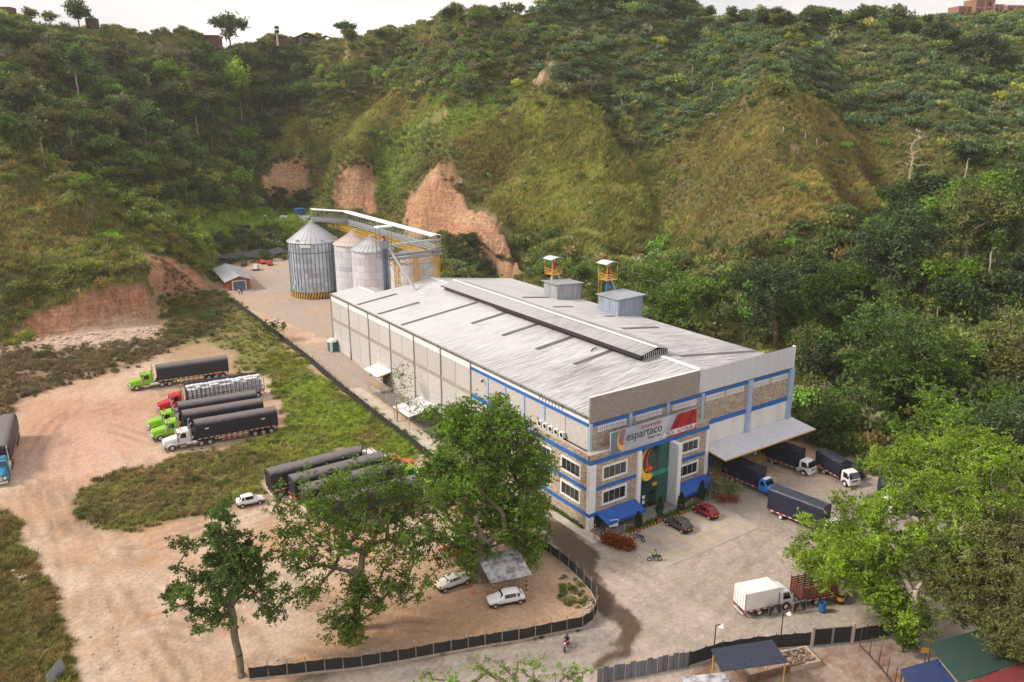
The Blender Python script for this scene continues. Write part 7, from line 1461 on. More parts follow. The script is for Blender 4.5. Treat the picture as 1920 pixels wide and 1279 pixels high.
b_ = G(1862,1278); tree('tree', 'dark dense olive green mango tree over the coloured roofs', b_, (b_.x,b_.y+.4,b_.z+4.5),
  [E_(1835,1040,82,4.0,3.2,90),E_(1905,1090,80,4.2,3.6,90),E_(1765,1060,81,3.0,2.8,60),E_(1885,1000,84,3.6,2.8,70),E_(1805,1120,79,3.2,2.6,66),E_(1900,1185,76,3.0,2.2,60),E_(1960,1050,82,4,4,60)], LF['olive'], .40, .13, 10, .62, .5, bark, 15, up=.1, n_per=9, droop=.2, shell=.36)
b_ = G(1690,1222); tree('bush', 'round yellow green bush beside the pale trunk at bottom right', b_, (b_.x,b_.y,b_.z+.8), [((b_.x,b_.y,b_.z+1.7),(1.3,1.3,1.1),46)], LF['lawn'], .22, .12, 9, .4, .12, bark, 16, cat='bush')
b_ = at(930,1330,47); tree('tree', 'tree top with scattered feathery sprigs along the bottom edge', (b_.x,b_.y,hz(b_.x,b_.y)), (b_.x,b_.y,b_.z-1.5), [E_(900,1272,47,2.6,.6,26),E_(1010,1270,48,2.4,.7,22),E_(820,1278,46,2.0,.6,14),E_(1090,1265,49,1.4,.8,12),E_(960,1262,48,1.6,.6,10)], LF['mid'], .17, .06, 5, .28, .22, bark, 17, n_per=12, up=.1)
b_ = Vector((-5.6,44,float(gz(44)))); tree('tree', 'thin half bare tree in front of the white lean to roof', b_, (b_.x,b_.y,b_.z+3.5), [((-5.2,44.5,7.0),(4.0,3.0,3.0),40),((-3,46,9.2),(2.6,2,1.4),14),((-6,38,6.0),(2.5,3,2.5),18)], LF['pale'], .22, .13, 4, .7, .14, palebark, 18, n_per=6)
b_ = G(517,640); tree('bush', 'straggly bush leaning over the black net fence by the far road', b_, (b_.x,b_.y,b_.z+1.0), [((b_.x-.5,b_.y+1,b_.z+3.0),(3.0,2.0,1.8),40),((b_.x+2.2,b_.y+.5,b_.z+3.2),(1.2,1.2,1.2),9)], LF['dark'], .26, .15, 7, .5, .12, bark, 19, cat='bush')
# --- ray to terrain
def GH(u, v):
    d = ray(u, v); D = np.concatenate([np.arange(60, 180, 1.5), np.arange(180, 520, 3.0)]); tt = D/math.hypot(d[0], d[1]); P_ = CAM[None,:]+d[None,:]*tt[:,None]; z, _, _ = Hfun(P_[:,0], P_[:,1]); low = P_[:,2] < z; k = int(np.argmax(low)) if low.any() else int(90+np.argmin((P_[:,2]-z)[90:]))
    
    if low.any() and k > 0:
        e0, e1 = P_[k-1,2]-z[k-1], P_[k,2]-z[k]; f = float(np.clip(e0/(e0-e1+1e-9), 0, 1)); p = P_[k-1]+(P_[k]-P_[k-1])*f; return Vector((p[0], p[1], hz(p[0], p[1])))
    return Vector((P_[k,0], P_[k,1], z[k]))
# --- large single trees behind and right of the warehouse
def bigtree(label, u, v, D, wpx, hpx, leaf, n, seed, L1=.42, ros=7, barkm=None, r0=.5, shell=.4, lobes=7, gap=0, trunkfrac=.35, sq=1.0):
    c = at(u, v, D); s = math.hypot(D, 51-c.z)/FPX; W1, H1 = wpx*s/2, hpx*s/2; rs = np.random.RandomState(seed); z0 = hz(c.x, c.y); ells = []
    for k in range(lobes):
        a = rs.rand()*6.28; r = rs.rand()**.6*.62; zz = rs.uniform(-.55,.62); ells.append(((c.x+W1*r*math.cos(a),c.y+W1*r*math.sin(a),c.z+H1*zz*sq),(W1*rs.uniform(.36,.52),W1*rs.uniform(.36,.52),H1*rs.uniform(.28,.42)),int(n/lobes)))
    base = (c.x, c.y, min(z0, c.z-H1*.6)); fork = (c.x, c.y, base[2]+(c.z-base[2])*trunkfrac*2.0*.7)
    return tree('tree', label, base, fork, ells, leaf, L1, L1*.6, ros, 1.1, r0, barkm, seed, shell=shell, n_per=6)
bigtree('light green tree rising behind the warehouse roof hut', 1272, 540, 176, 195, 165, LF['mid'], 230, 31, .55, 8, palebark)
bigtree('bushy tree low against the roof edge left of the light green tree', 1090, 515, 195, 60, 60, LF['mid'], 60, 30, .5, 7)
bigtree('big rounded dark green tree right of the warehouse', 1690, 690, 138, 235, 285, LF['dark'], 420, 32, .50, 9, None, .6, lobes=10)
bigtree('large very dark tree at the foot of the right hill', 1690, 480, 186, 200, 215, LF['deep'], 300, 33, .6, 9, None, .6, lobes=9)
bigtree('tall grey green tree with leaning visible trunk near the right edge', 1820, 420, 190, 150, 150, LF['olive'], 190, 34, .5, 7, bark, .42, trunkfrac=.5)
bigtree('dark green tree touching the right edge of the photo', 1890, 390, 196, 120, 130, LF['dark'], 150, 35, .6, 8)
bigtree('tall leafy tree at the right edge below the leaning trunk', 1890, 640, 140, 150, 190, LF['olive'], 170, 36, .45, 7)
bigtree('rounded shrub like tree just right of the warehouse front corner', 1545, 690, 150, 110, 150, LF['deep'], 130, 37, .5, 8)
bigtree('dark tree standing behind the right end of the warehouse roof', 1460, 560, 172, 130, 150, LF['deep'], 150, 38, .55, 8)
bigtree('mid green tree between the right hill grass and the big dark tree', 1560, 540, 178, 110, 130, LF['dark'], 130, 39, .55, 8)
bigtree('olive tree above the dock trucks at the yard edge', 1560, 790, 128, 120, 120, LF['dark'], 130, 40, .45, 8)
bigtree('tree behind the bright umbrella tree on the right', 1780, 790, 122, 160, 120, LF['mid'], 150, 41, .42, 7)
bigtree('dark tree crowns in the deep shade right of the yard', 1900, 820, 116, 140, 150, LF['deep'], 160, 42, .42, 8)
bigtree('olive tree left of the large very dark tree', 1420, 480, 200, 110, 100, LF['olive'], 110, 43, .55, 7)
# --- dead and bare trees
def bare(label, u, v, h, seed, mt, spread=.35, nb=16, r0=.28, lean=0):
    p = GH(u, v); rs = np.random.RandomState(seed); cl = np.array(p)+np.stack([rs.randn(nb)*h*spread*.5+lean, rs.randn(nb)*h*spread*.5, h*(.45+.55*rs.rand(nb))], -1); N, par, R0 = skeleton(np.array(p), np.array(p)+np.array([lean*.3,0,h*(.62 if nb > 18 else .8)]), cl, rs, r0, rmin=.05)
    t = thing('dead_tree', label, 'dead tree', tuple(p)); branch_mb([x-np.array(p) for x in N], par, R0, 5).build('bare_branches', mt, t); return t
bare('tall pale dead tree standing alone on the right hillside', 1702, 368, 21, 51, deadwood, .20, 44, .42)
bare('thin crooked dead stem right of the pale dead tree', 1808, 340, 8, 52, deadwood, .12, 4, .22, .8)
bare('purplish grey leafless tree on the hill left of the dark shrubs', 1108, 190, 10, 53, greywood, .3, 40, .25)
bare('white branched bare tree in the dark left valley', 205, 305, 9, 54, palebark, .45, 14, .22)
bare('straight bare snag on the dark upper right slope', 1334, 188, 7.5, 55, palebark, .04, 3, .2); bare('shorter bare snag left of the straight one', 1297, 145, 5.5, 56, palebark, .05, 3, .16); bare('broken snag with cross branch above the grass spur', 1166, 215, 6, 57, palebark, .12, 4, .16)
bare('thin bare tree on the ridge left of the highest crowns', 876, 60, 9.5, 58, palebark, .18, 16, .22); bare('pale bare fork below the ridge crowns', 865, 85, 6, 59, palebark, .4, 10, .16); bare('grey leafless thicket tree near the ridge top', 985, 75, 6, 60, greywood, .6, 40, .15)
# --- hillside trees: a few shapes, each copied as its own thing
def proto(kind, seed, leaf, H1=9.0):
    rs = np.random.RandomState(seed)
    if kind == 'round': ells = [((rs.randn()*.9,rs.randn()*.9,H1*.62+rs.randn()*.7),(2.2,2.2,1.7),22) for _ in range(5)]; fork = (0,0,H1*.35); r0 = .25
    elif kind == 'umbrella': ells = [((3.0*math.cos(a),3.0*math.sin(a),H1*.76+.5*math.sin(3*a)),(2.3,2.3,.9),18) for a in np.arange(6)*1.047]+[((0,0,H1*.9),(2.6,2.6,.8),22),((1.2,-.8,H1*.55),(1.8,1.8,.8),12),((-1.4,.6,H1*.5),(1.6,1.6,.8),10)]; fork = (0,0,H1*.3); r0 = .28
    else: ells = [((rs.randn()*.5,rs.randn()*.5,H1*.9),(1.5,1.5,1.0),26),((rs.randn(),rs.randn(),H1*.78),(1.1,1.1,.7),12)]; fork = (0,0,H1*.7); r0 = .17
    cl = ellip_points(ells, rs, .4); N, par, R0 = skeleton(np.zeros(3), np.array(fork), cl, rs, r0, rmin=.03)
    tm = branch_mb(N, par, R0, 4).mesh('trunk', palebark if kind == 'thin' else bark); C_ = np.repeat(cl, 5, 0)+rs.randn(len(cl)*5,3)*.5; v, f = leaf_arrays(C_, .62, .42, rs, .4, .05, 4); return tm, np_mesh('crown', v, f, leaf)
PROTO = {(k, l): proto(k, i*7+3, LF[l]) for i, (k, l) in enumerate((('round','deep'),('round','dark'),('round','olive'),('round','bright'),('umbrella','deep'),('umbrella','dark'),('umbrella','olive'),('thin','dark'),('thin','olive'),('round','mid')))}
def hill_tree(label, u, v, hpx, key, group=None, rs=rnd, D=None):
    """u,v: photo pixel of the foot; hpx: height in photo pixels"""
    p = GH(u, v) if D is None else at(u, v, D); dist = (p-Vector(CAM)).length; h = hpx*dist/FPX; t = thing('tree', label, 'tree', (p.x,p.y,p.z-.3), rs.random()*6.28, group); s = h/9.6
    tm, cm = PROTO[key]; linkmesh('trunk', tm, t, scl=(s,)*3); w_ = s*rs.uniform(.95,1.2); linkmesh('crown', cm, t, scl=(w_,w_,s)); return t
hill_tree('tall layered tree standing alone on the left skyline', 150, 58, 54, ('round','dark')); hill_tree('wide umbrella shaped tree on the left skyline', 432, 88, 58, ('umbrella','dark')); hill_tree('small umbrella tree at the skyline dip', 648, 76, 32, ('umbrella','dark'))
hill_tree('bright green tree glowing in the left valley', 445, 200, 85, ('round','bright')); hill_tree('dark tree with clear pale stem high in the left valley', 150, 195, 85, ('thin','dark')); hill_tree('thin tree with long pale stem low on the left slope', 85, 315, 75, ('thin','olive')); hill_tree('thin flat topped tree with pale stem in mid left valley', 276, 278, 56, ('thin','dark'))
hill_tree('slim pale stemmed tree right of the flat topped one', 372, 262, 60, ('thin','dark')); hill_tree('pale stemmed tree under the bright green one', 455, 232, 55, ('thin','olive')); hill_tree('flat crowned light tree left of the bright green one', 330, 222, 58, ('umbrella','olive')); hill_tree('spreading light green tree below the bright one', 400, 225, 52, ('umbrella','olive')); hill_tree('small bright round tree on the left edge of the grass spur', 602, 148, 26, ('round','bright'))
hill_tree('brown green umbrella tree above the white branched bare tree', 205, 275, 62, ('umbrella','olive')); hill_tree('tree at the far left skyline beside the brick tower house', 60, 44, 26, ('round','olive')); hill_tree('feathery skyline tree between the tower house and the layered tree', 95, 48, 24, ('umbrella','olive'))
hill_tree('dark leafy tree hanging above the tall cliff', 885, 470, 42, ('round','dark'))
hill_tree('single dark crown on the right skyline', 1738, 54, 26, ('round','dark')); hill_tree('flat dark crowns on the right skyline', 1630, 40, 22, ('umbrella','dark')); hill_tree('lacy crown on the skyline over the shrub slope', 1455, 40, 24, ('umbrella','olive')); hill_tree('dark domed tree near the right end of the slope', 1812, 322, 50, ('umbrella','deep'))
G1 = 'dark crowned trees on the right ridge shoulder'
for (u, v), w_ in zip(((1800,90),(1830,105),(1855,112),(1870,95),(1780,75),(1845,85),(1890,120),(1760,62)), ('upper left','lower middle','lowest middle','right','top left','topmost right','lowest right','leftmost')): hill_tree(w_+' dark rounded tree of the clump on the right ridge shoulder', u, v+14, 34, ('round','deep'), G1)
KN = {('round','deep'):'very dark rounded tree',('round','dark'):'dark green rounded tree',('round','olive'):'olive rounded tree',('umbrella','dark'):'dark flat crowned tree',('umbrella','olive'):'olive flat crowned tree',('thin','dark'):'thin pale stemmed tree',('round','mid'):'lighter green rounded tree'}
G2 = 'trees filling the left valley'; k = 0; rs_ = random.Random(21)
VAL = [(-20,70),(120,95),(330,100),(520,110),(600,160),(540,260),(470,330),(480,395),(380,410),(300,400),(200,360),(60,300),(-20,280)]
keys = [('round','deep'),('round','dark'),('round','olive'),('umbrella','dark'),('umbrella','olive'),('thin','dark'),('round','mid')]
while k < 120:
    u, v = rs_.uniform(-20,610), rs_.uniform(70,430)
    if inpoly(np.array([u]),np.array([v]),VAL)[0]: k += 1; key = keys[rs_.choice([0,0,1,1,2,3,4,5,6])]; hill_tree(KN[key]+(' high up' if v < 190 else ' halfway up' if v < 290 else ' low down')+(' at the left end of the valley forest',' in the middle of the left valley forest',' on the right flank of the left valley forest')[min(2,int(max(0,u)/210))], u, v, rs_.uniform(26,46)+v*.03, key, G2, rs_)
G3 = 'tall slender trees in the undergrowth right of the warehouse'; k = 0
RGT = [(1180,600),(1250,560),(1480,560),(1560,500),(1700,400),(1930,380),(1930,900),(1700,860),(1560,800),(1500,660),(1350,610)]
while k < 60:
    u, v = rs_.uniform(1180,1930), rs_.uniform(380,900)
    if inpoly(np.array([u]),np.array([v]),RGT)[0]: k += 1; key = keys[rs_.choice([0,0,1,1,2,3,5,6,6])]; hill_tree(KN[key]+(' high' if v < 540 else ' midway' if v < 700 else ' low')+(' on the bank beside the warehouse roof' if u < 1480 else ' behind the big rounded trees' if u < 1720 else ' near the right edge of the wood'), u, v, rs_.uniform(50,90), key, G3, rs_)
G4 = 'crowns along the skyline ridge'; k = 0
for i in range(46):
    u = rs_.uniform(650,1760); sk = np.interp(u, [640,740,820,940,1030,1200,1440,1600,1750], [78,60,30,28,12,-2,32,34,50]); key = keys[rs_.choice([0,1,1,2,4,6])]; hill_tree(KN[key]+' on the skyline '+('over the left grass spur' if u < 760 else 'over the tall cliff' if u < 900 else 'left of the central hump' if u < 1030 else 'on top of the central hump' if u < 1180 else 'right of the central hump' if u < 1320 else 'above the brown grass spur' if u < 1500 else 'left of the brick houses'), u, sk+rs_.uniform(6,26), rs_.uniform(18,32), key, G4, rs_)
# --- stuff: scrub, forest floor canopy, tall grass (uncountable); the object carries one plant and the places it grows
def scatter(name, proto_v, proto_f, mat_, P_, rot, scl, tint):
    n0, n1 = len(proto_v), len(P_); me_ = bpy.data.meshes.new(name); me_.vertices.add(n0+n1); me_.vertices.foreach_set('co', np.vstack([proto_v, P_]).astype(np.float32).ravel()); k = proto_f.shape[1]
    me_.loops.add(proto_f.size); me_.loops.foreach_set('vertex_index', proto_f.ravel().astype(np.int32)); me_.polygons.add(len(proto_f)); me_.polygons.foreach_set('loop_start', (np.arange(len(proto_f))*k).astype(np.int32)); me_.update(calc_edges=True); me_.materials.append(mat_)
    a = me_.attributes.new('plant_site', 'BOOLEAN', 'POINT'); a.data.foreach_set('value', np.r_[np.zeros(n0,bool), np.ones(n1,bool)])
    a = me_.attributes.new('turn', 'FLOAT_VECTOR', 'POINT'); a.data.foreach_set('vector', np.vstack([np.zeros((n0,3)), rot]).astype(np.float32).ravel())
    a = me_.attributes.new('size', 'FLOAT_VECTOR', 'POINT'); a.data.foreach_set('vector', np.vstack([np.ones((n0,3)), scl]).astype(np.float32).ravel())
    a = me_.attributes.new('tint', 'FLOAT_COLOR', 'POINT'); a.data.foreach_set('color', np.hstack([np.vstack([np.ones((n0,3)), tint]), np.ones((n0+n1,1))]).astype(np.float32).ravel())
    o_ = bpy.data.objects.new(name, me_); col.objects.link(o_); tag(o_, kind='stuff')
    ng = bpy.data.node_groups.get('grow') or None
    if ng is None:
        ng = bpy.data.node_groups.new('grow', 'GeometryNodeTree'); ng.interface.new_socket('Geometry', in_out='INPUT', socket_type='NodeSocketGeometry'); ng.interface.new_socket('Geometry', in_out='OUTPUT', socket_type='NodeSocketGeometry'); N_ = ng.nodes; gi = N_.new('NodeGroupInput'); go_ = N_.new('NodeGroupOutput')
        def at_(nm, tp): x = N_.new('GeometryNodeInputNamedAttribute'); x.data_type = tp; x.inputs[0].default_value = nm; return x
        sp = N_.new('GeometryNodeSeparateGeometry'); ab = at_('plant_site','BOOLEAN'); ar = at_('turn','FLOAT_VECTOR'); as_ = at_('size','FLOAT_VECTOR'); ip = N_.new('GeometryNodeInstanceOnPoints'); er = N_.new('FunctionNodeEulerToRotation'); ln = ng.links.new
        ln(gi.outputs[0], sp.inputs['Geometry']); ln(ab.outputs['Attribute'], sp.inputs['Selection']); ln(sp.outputs['Selection'], ip.inputs['Points']); ln(sp.outputs['Inverted'], ip.inputs['Instance']); ln(ar.outputs['Attribute'], er.inputs[0]); ln(er.outputs[0], ip.inputs['Rotation']); ln(as_.outputs['Attribute'], ip.inputs['Scale']); ln(ip.outputs[0], go_.inputs[0])
    md = o_.modifiers.new('grow', 'NODES'); md.node_group = ng; return o_
def bush_proto(seed, n=150, l=.42, w_=.30, flat=.75):
    rs = np.random.RandomState(seed); L_c = [((rs.randn()*.35,rs.randn()*.35,.35+rs.rand()*.3),(.62,.62,.45*flat),n//4) for _ in range(4)]; C_ = ellip_points(L_c, rs, .3); C_ = C_[C_[:,2] > .02]; return leaf_arrays(C_, l*.5, w_*.5, rs, .5, .0, 2)
def tuft_proto(seed, n=22, h=1.0, sp=.34):
    rs = np.random.RandomState(seed); az = rs.rand(n)*6.28; r = rs.rand(n)*sp; b0 = np.stack([r*np.cos(az),r*np.sin(az),np.zeros(n)],-1); lean = rs.randn(n,3)*.22; lean[:,2] = 0; a2 = rs.rand(n)*6.28; s = np.stack([np.cos(a2),np.sin(a2),np.zeros(n)],-1)*.055; hh = (h*(.55+.6*rs.rand(n)))[:,None]; up_ = np.array([0,0,1.0]); tip = b0+up_*hh+lean*hh+lean*hh*.6; mid = b0+up_*hh*.6+lean*hh*.45
    v = np.stack([b0-s,b0+s,mid+s*.8,mid-s*.8, mid-s*.8,mid+s*.8,tip+s*.1,tip-s*.1],1).reshape(-1,3); return v, np.arange(len(v)).reshape(-1,4)
bushm = leafmat('scrub_leaves', (.75,.78,.70), (1.25,1.22,1.2), .22, 'tint'); tuftm = leafmat('tall_grass_blades', (.8,.8,.75), (1.25,1.2,1.1), .35, 'tint', .7)
def jitter(x0, x1, y0, y1, s, rs):
    a, b2 = np.meshgrid(np.arange(x0, x1, s), np.arange(y0, y1, s), indexing='ij'); return a.ravel()+rs.rand(a.size)*s, b2.ravel()+rs.rand(a.size)*s
def hillsites(s, seed, x1=470, y1=470):
    rs = np.random.RandomState(seed); x, y = jitter(-140, x1, -70, y1, s, rs); k = ~inpoly(x, y, YARD); x, y = x[k], y[k]; z, wg, cl = Hfun(x, y); u, v = PX(x, y, z); D = np.hypot(x-CAM[0], y-CAM[1])
    dd = (x-CAM[0])*_F[0]+(y-CAM[1])*_F[1]; k = (u > -90) & (u < 2010) & (v > -70) & (v < 1400) & (dd > 20) & (cl < .3) & (D < 480); return x[k], y[k], z[k], u[k], v[k], rs, D[k]
def reg(k, u, v, x, y, soft=40): return hreg(k, soft, u+(fbm(x/6,y/6,3)-.5)*120+(fbm(x/30,y/30,2)-.5)*90, v+(fbm(x/6+33,y/6,3)-.5)*80+(fbm(x/30+9,y/30,2)-.5)*60)
def insoil(u, v):
    o = np.zeros(u.shape, bool)
    for P_ in SOIL+CLIFFS: o |= inpoly(u, v, P_)
    return o
def orient(rs, n, tilt=.12): return np.stack([rs.randn(n)*tilt, rs.randn(n)*tilt, rs.rand(n)*6.28], -1)
# canopy and scrub
FIELD = [(350,440),(395,402),(500,390),(606,396),(600,425),(560,440),(480,445),(420,452)]
x, y, z, u, v, rs, D = hillsites(1.75, 61); F1 = reg('forest',u,v,x,y)*(1-inpoly(u,v,FIELD)); LG = reg('lgrass',u,v,x,y); BG = reg('bgrass',u,v,x,y); BR = reg('bright',u,v,x,y); so = insoil(u,v)
clump = fbm(x/9, y/9, 3); pr = np.where(F1 > .5, .95, .50)*(1-.80*np.maximum(np.maximum(LG, BG), BR))*np.clip((clump-.25)*3.2, .12, 1); pr = np.where(F1 > .5, np.maximum(pr, .9), pr)*np.where(inpoly(u,v,FIELD), .1, 1); keep = (rs.rand(len(x)) < pr) & ~so
x, y, z, u, v, F1, LG, BG, D = [a[keep] for a in (x,y,z,u,v,F1,LG,BG,D)]; n = len(x); big = rs.rand(n)
r = np.where(F1 > .5, .8+3.0*big**4, .45+1.9*big**3); sclv = np.stack([r*(.9+.3*rs.rand(n)), r*(.9+.3*rs.rand(n)), r*(.8+.6*rs.rand(n))], -1)
tn = np.array([.050,.064,.020])*np.ones((n,1)); pick = rs.rand(n); hue = fbm(x/14+5, y/14, 3)
tn = np.where((F1 > .5)[:,None], np.array([.042,.055,.022]), tn); tn = np.where(((pick < .22))[:,None], np.array([.072,.080,.026]), tn); tn = np.where(((pick > .90))[:,None], np.array([.085,.062,.030]), tn); tn = np.where(((pick > .82) & (pick < .90))[:,None], np.array([.060,.105,.020]), tn); tn = np.where(((pick > .78) & (pick < .82))[:,None], np.array([.10,.095,.07]), tn)
upr = (u > 1000) & (v < 260) & (F1 > .5); tn = np.where((upr & (pick > .25))[:,None], np.array([.042,.062,.036]), tn)
spur = (u < 430) & (v > 300); tn = np.where(spur[:,None], tn*np.array([1.15,1.12,.85])+np.array([.008,.008,0]), tn); gt_ = (rs.rand(n) < .10) & (v < 330); tn = np.where(gt_[:,None], np.array([.085,.080,.055]), tn); yl_ = rs.rand(n) < .08; tn = np.where(yl_[:,None], tn*np.array([1.7,1.55,1.0]), tn); tn = tn*2.75*(.42+1.15*hue)[:,None]*np.array([.98,1.06,.85])
q = rs.randint(0, 3, n)
for k in range(3):
    m = q == k; pv, pf = bush_proto(70+k, 190, .44, .34); scatter('hill_scrub', pv, pf, bushm, np.stack([x,y,z-.15*r],-1)[m], orient(rs, m.sum()), sclv[m], tn[m])
# tall grass on the slopes
x, y, z, u, v, rs, D = hillsites(.88, 62); F1 = reg('forest',u,v,x,y)*(1-inpoly(u,v,FIELD)); LG = reg('lgrass',u,v,x,y); BG = reg('bgrass',u,v,x,y); BR = reg('bright',u,v,x,y); so = insoil(u,v)
pr = np.where(F1 > .5, .28, .72)+.4*np.maximum(np.maximum(LG,BG),BR); keep = (rs.rand(len(x)) < pr*(.55+.9*fbm(x/4,y/4,2))) & ~so
x, y, z, u, v, F1, LG, BG, BR = [a[keep] for a in (x,y,z,u,v,F1,LG,BG,BR)]; n = len(x); hue = fbm(x/8, y/8, 3)+.18*(fbm(x/2, y/2, 2)-.5)
base = np.array([.125,.125,.040])*np.ones((n,1)); base = base*(1-LG[:,None])+np.array([.185,.185,.062])*LG[:,None]; base = base*(1-BG[:,None])+np.array([.175,.140,.060])*BG[:,None]; base = base*(1-BR[:,None])+np.array([.13,.185,.036])*BR[:,None]; fl_ = inpoly(u,v,FIELD)[:,None]; base = np.where(fl_, np.array([.15,.215,.036]), base); base = np.where((F1 > .5)[:,None], np.array([.075,.085,.030]), base)
gp_ = rs.rand(n); base = np.where((gp_ > .82)[:,None], base*.5+np.array([.045,.07,.012]), base); base = np.where((gp_ < .14)[:,None], base*.5+np.array([.13,.085,.04]), base); base = base*1.75*(.45+1.1*hue)[:,None]*np.array([.97,1.06,.85])
hgt = (.75+.8*rs.rand(n))*(1.0+.35*LG); sclv = np.stack([hgt*1.25, hgt*1.25, hgt], -1); q = rs.randint(0, 2, n)
for k in range(2):
    m = q == k; pv, pf = tuft_proto(80+k, 22, 1.0, .45); scatter('hill_grass', pv, pf, tuftm, np.stack([x,y,z-.05],-1)[m], orient(rs, m.sum(), .1), sclv[m], base[m])
# rough grass inside the yard
def yardsites(s, seed, polys, x0, x1, y0, y1):
    rs = np.random.RandomState(seed); x, y = jitter(x0, x1, y0, y1, s, rs); z = gz(y); u, v = PX(x, y, z); uu = u+(fbm(x/1.5,y/1.5,3)-.5)*50; vv = v+(fbm(x/1.5+9,y/1.5,3)-.5)*34; k = np.zeros(x.shape, bool)
    for P_ in polys: k |= inpoly(uu, vv, P_)
    k &= (u > -60) & (v < 1400); x, y, u, v = x[k], y[k], u[k], v[k]; z, wg, _ = Hfun(x, y); return x, y, z, u, v, rs
x, y, z, u, v, rs = yardsites(.50, 63, [GRASS_R], -70, -6, 20, 140); fade = region_d = inpoly(u, v, [(300,600),(440,575),(520,650),(480,700),(420,700),(300,690)]); keep = (rs.rand(len(x)) < np.where(fade, .3, .92)*np.clip(.35+1.5*fbm(x/3,y/3,2), 0, 1)); x, y, z, u, v = [a[keep] for a in (x,y,z,u,v)]; n = len(x)
lush = np.clip((u-380)/250, 0, 1)*np.clip(fbm(x/6,y/6,3)*2.2-.25, 0, 1)+np.clip(fbm(x/4+7,y/4,2)*2-1.0, 0, 1)*.5; dryc = np.array([.25,.185,.085]); dk = np.array([.13,.12,.045]); lc = np.array([.24,.33,.045])
mixd = np.clip(fbm(x/2.5,y/2.5+20,3)*2.4-.7, 0, 1)[:,None]; tn = (dk*(1-mixd)+dryc*mixd)*(1-np.clip(lush,0,1)[:,None])+lc*np.clip(lush,0,1)[:,None]; tn = tn*1.2*(.6+.8*rs.rand(n))[:,None]
h = .34+.45*rs.rand(n)*(.6+.8*fbm(x/3,y/3,2)); pv, pf = tuft_proto(84, 22, 1.0, .5); scatter('rough_grass', pv, pf, tuftm, np.stack([x,y,z-.03],-1), orient(rs, n, .15), np.stack([h*1.3,h*1.3,h],-1), tn)
x, y, z, u, v, rs = yardsites(.42, 64, [GRASS_L], -110, -50, -50, 45); n = len(x); mixd = np.clip(fbm(x/2.2,y/2.2+20,3)*2.6-.75, 0, 1)[:,None]; gy_ = np.clip(fbm(x/3+40,y/3,3)*2.4-1.0, 0, 1)[:,None]; tn = np.array([.14,.14,.042])*(1-mixd)+np.array([.28,.20,.085])*mixd; tn = tn*(1-gy_)+np.array([.18,.22,.04])*gy_; tn = tn*(.6+.8*rs.rand(n))[:,None]; h = .32+.5*rs.rand(n)*(.5+fbm(x/2,y/2,2)); scatter('rough_grass', pv, pf, tuftm, np.stack([x,y,z-.03],-1), orient(rs, n, .16), np.stack([h*1.2,h*1.2,h],-1), tn)
x, y, z, u, v, rs = yardsites(.75, 65, [SCRUB], -110, -8, 75, 150); keep = rs.rand(len(x)) < np.clip(fbm(x/4,y/4,3)*2-.3, .1, 1); x, y, z = x[keep], y[keep], z[keep]; n = len(x); mixd = np.clip(fbm(x/3,y/3+20,3)*2.4-.6, 0, 1)[:,None]; tn = (np.array([.10,.105,.04])*(1-mixd)+np.array([.22,.16,.085])*mixd)*(.6+.8*rs.rand(n))[:,None]; h = .45+.7*rs.rand(n); scatter('rough_grass', pv, pf, tuftm, np.stack([x,y,z-.03],-1), orient(rs, n, .16), np.stack([h*1.3,h*1.3,h],-1), tn)
# low bushes in the grass, by the road and on the cliff brows
BP = [bush_proto(90+i, 170, .40, .26) for i in range(3)]
def bushes(name, places, seed, tcol, r0, r1):
    rs = np.random.RandomState(seed); P_ = np.array(places); n = len(P_); r = r0+(r1-r0)*rs.rand(n)**2; scatter(name, BP[seed % 3][0], BP[seed % 3][1], bushm, P_, orient(rs, n), np.stack([r*1.1,r*1.1,r],-1), np.array(tcol)*1.8*(.6+.8*rs.rand(n))[:,None])
def inpix(poly_, n, seed):
    rs = np.random.RandomState(seed); us = [p[0] for p in poly_]; vs = [p[1] for p in poly_]; out = []
    while len(out) < n:
        u, v = rs.uniform(min(us),max(us)), rs.uniform(min(vs),max(vs))
        if inpoly(np.array([u]),np.array([v]),poly_)[0] and not (seed not in (15,) and False) and not insoil(np.array([u]),np.array([v]))[0]: p = GH(u, v); out.append((p.x,p.y,p.z-.1))
    return out
bushes('low_bushes', inpix(GRASS_R, 90, 1), 1, (.060,.085,.020), .35, 1.1); bushes('low_bushes', inpix([(0,990),(30,1030),(130,1230),(140,1279),(0,1279)], 26, 2), 2, (.075,.095,.022), .3, .8); bushes('low_bushes', inpix([(290,560),(420,545),(445,570),(420,620),(330,640),(310,600)], 110, 3), 3, (.050,.072,.020), .6, 1.7); bushes('low_bushes', inpix([(0,670),(150,655),(300,640),(380,610),(240,690),(60,740),(0,760)], 90, 4), 4, (.075,.062,.028), .4, 1.2)
bushes('low_bushes', inpix([(690,1240),(900,1204),(1090,1176),(1090,1184),(900,1216),(700,1250)], 60, 5), 5, (.07,.09,.025), .15, .4); bushes('low_bushes', inpix([(1050,1080),(1090,1090),(1105,1140),(1070,1150),(1040,1110)], 40, 6), 6, (.07,.09,.02), .2, .6)
bushes('low_bushes', inpix([(390,440),(520,425),(545,470),(540,490),(400,500)], 110, 7), 7, (.040,.060,.020), 1.2, 3.0); bushes('low_bushes', inpix([(1600,905),(1660,890),(1800,960),(1920,1000),(1920,900),(1640,840)], 120, 8), 8, (.035,.06,.02), .8, 2.2); bushes('low_bushes', inpix([(870,470),(960,490),(1180,560),(1180,600),(1000,500),(880,500)], 90, 9), 9, (.045,.062,.024), 1.0, 2.4)
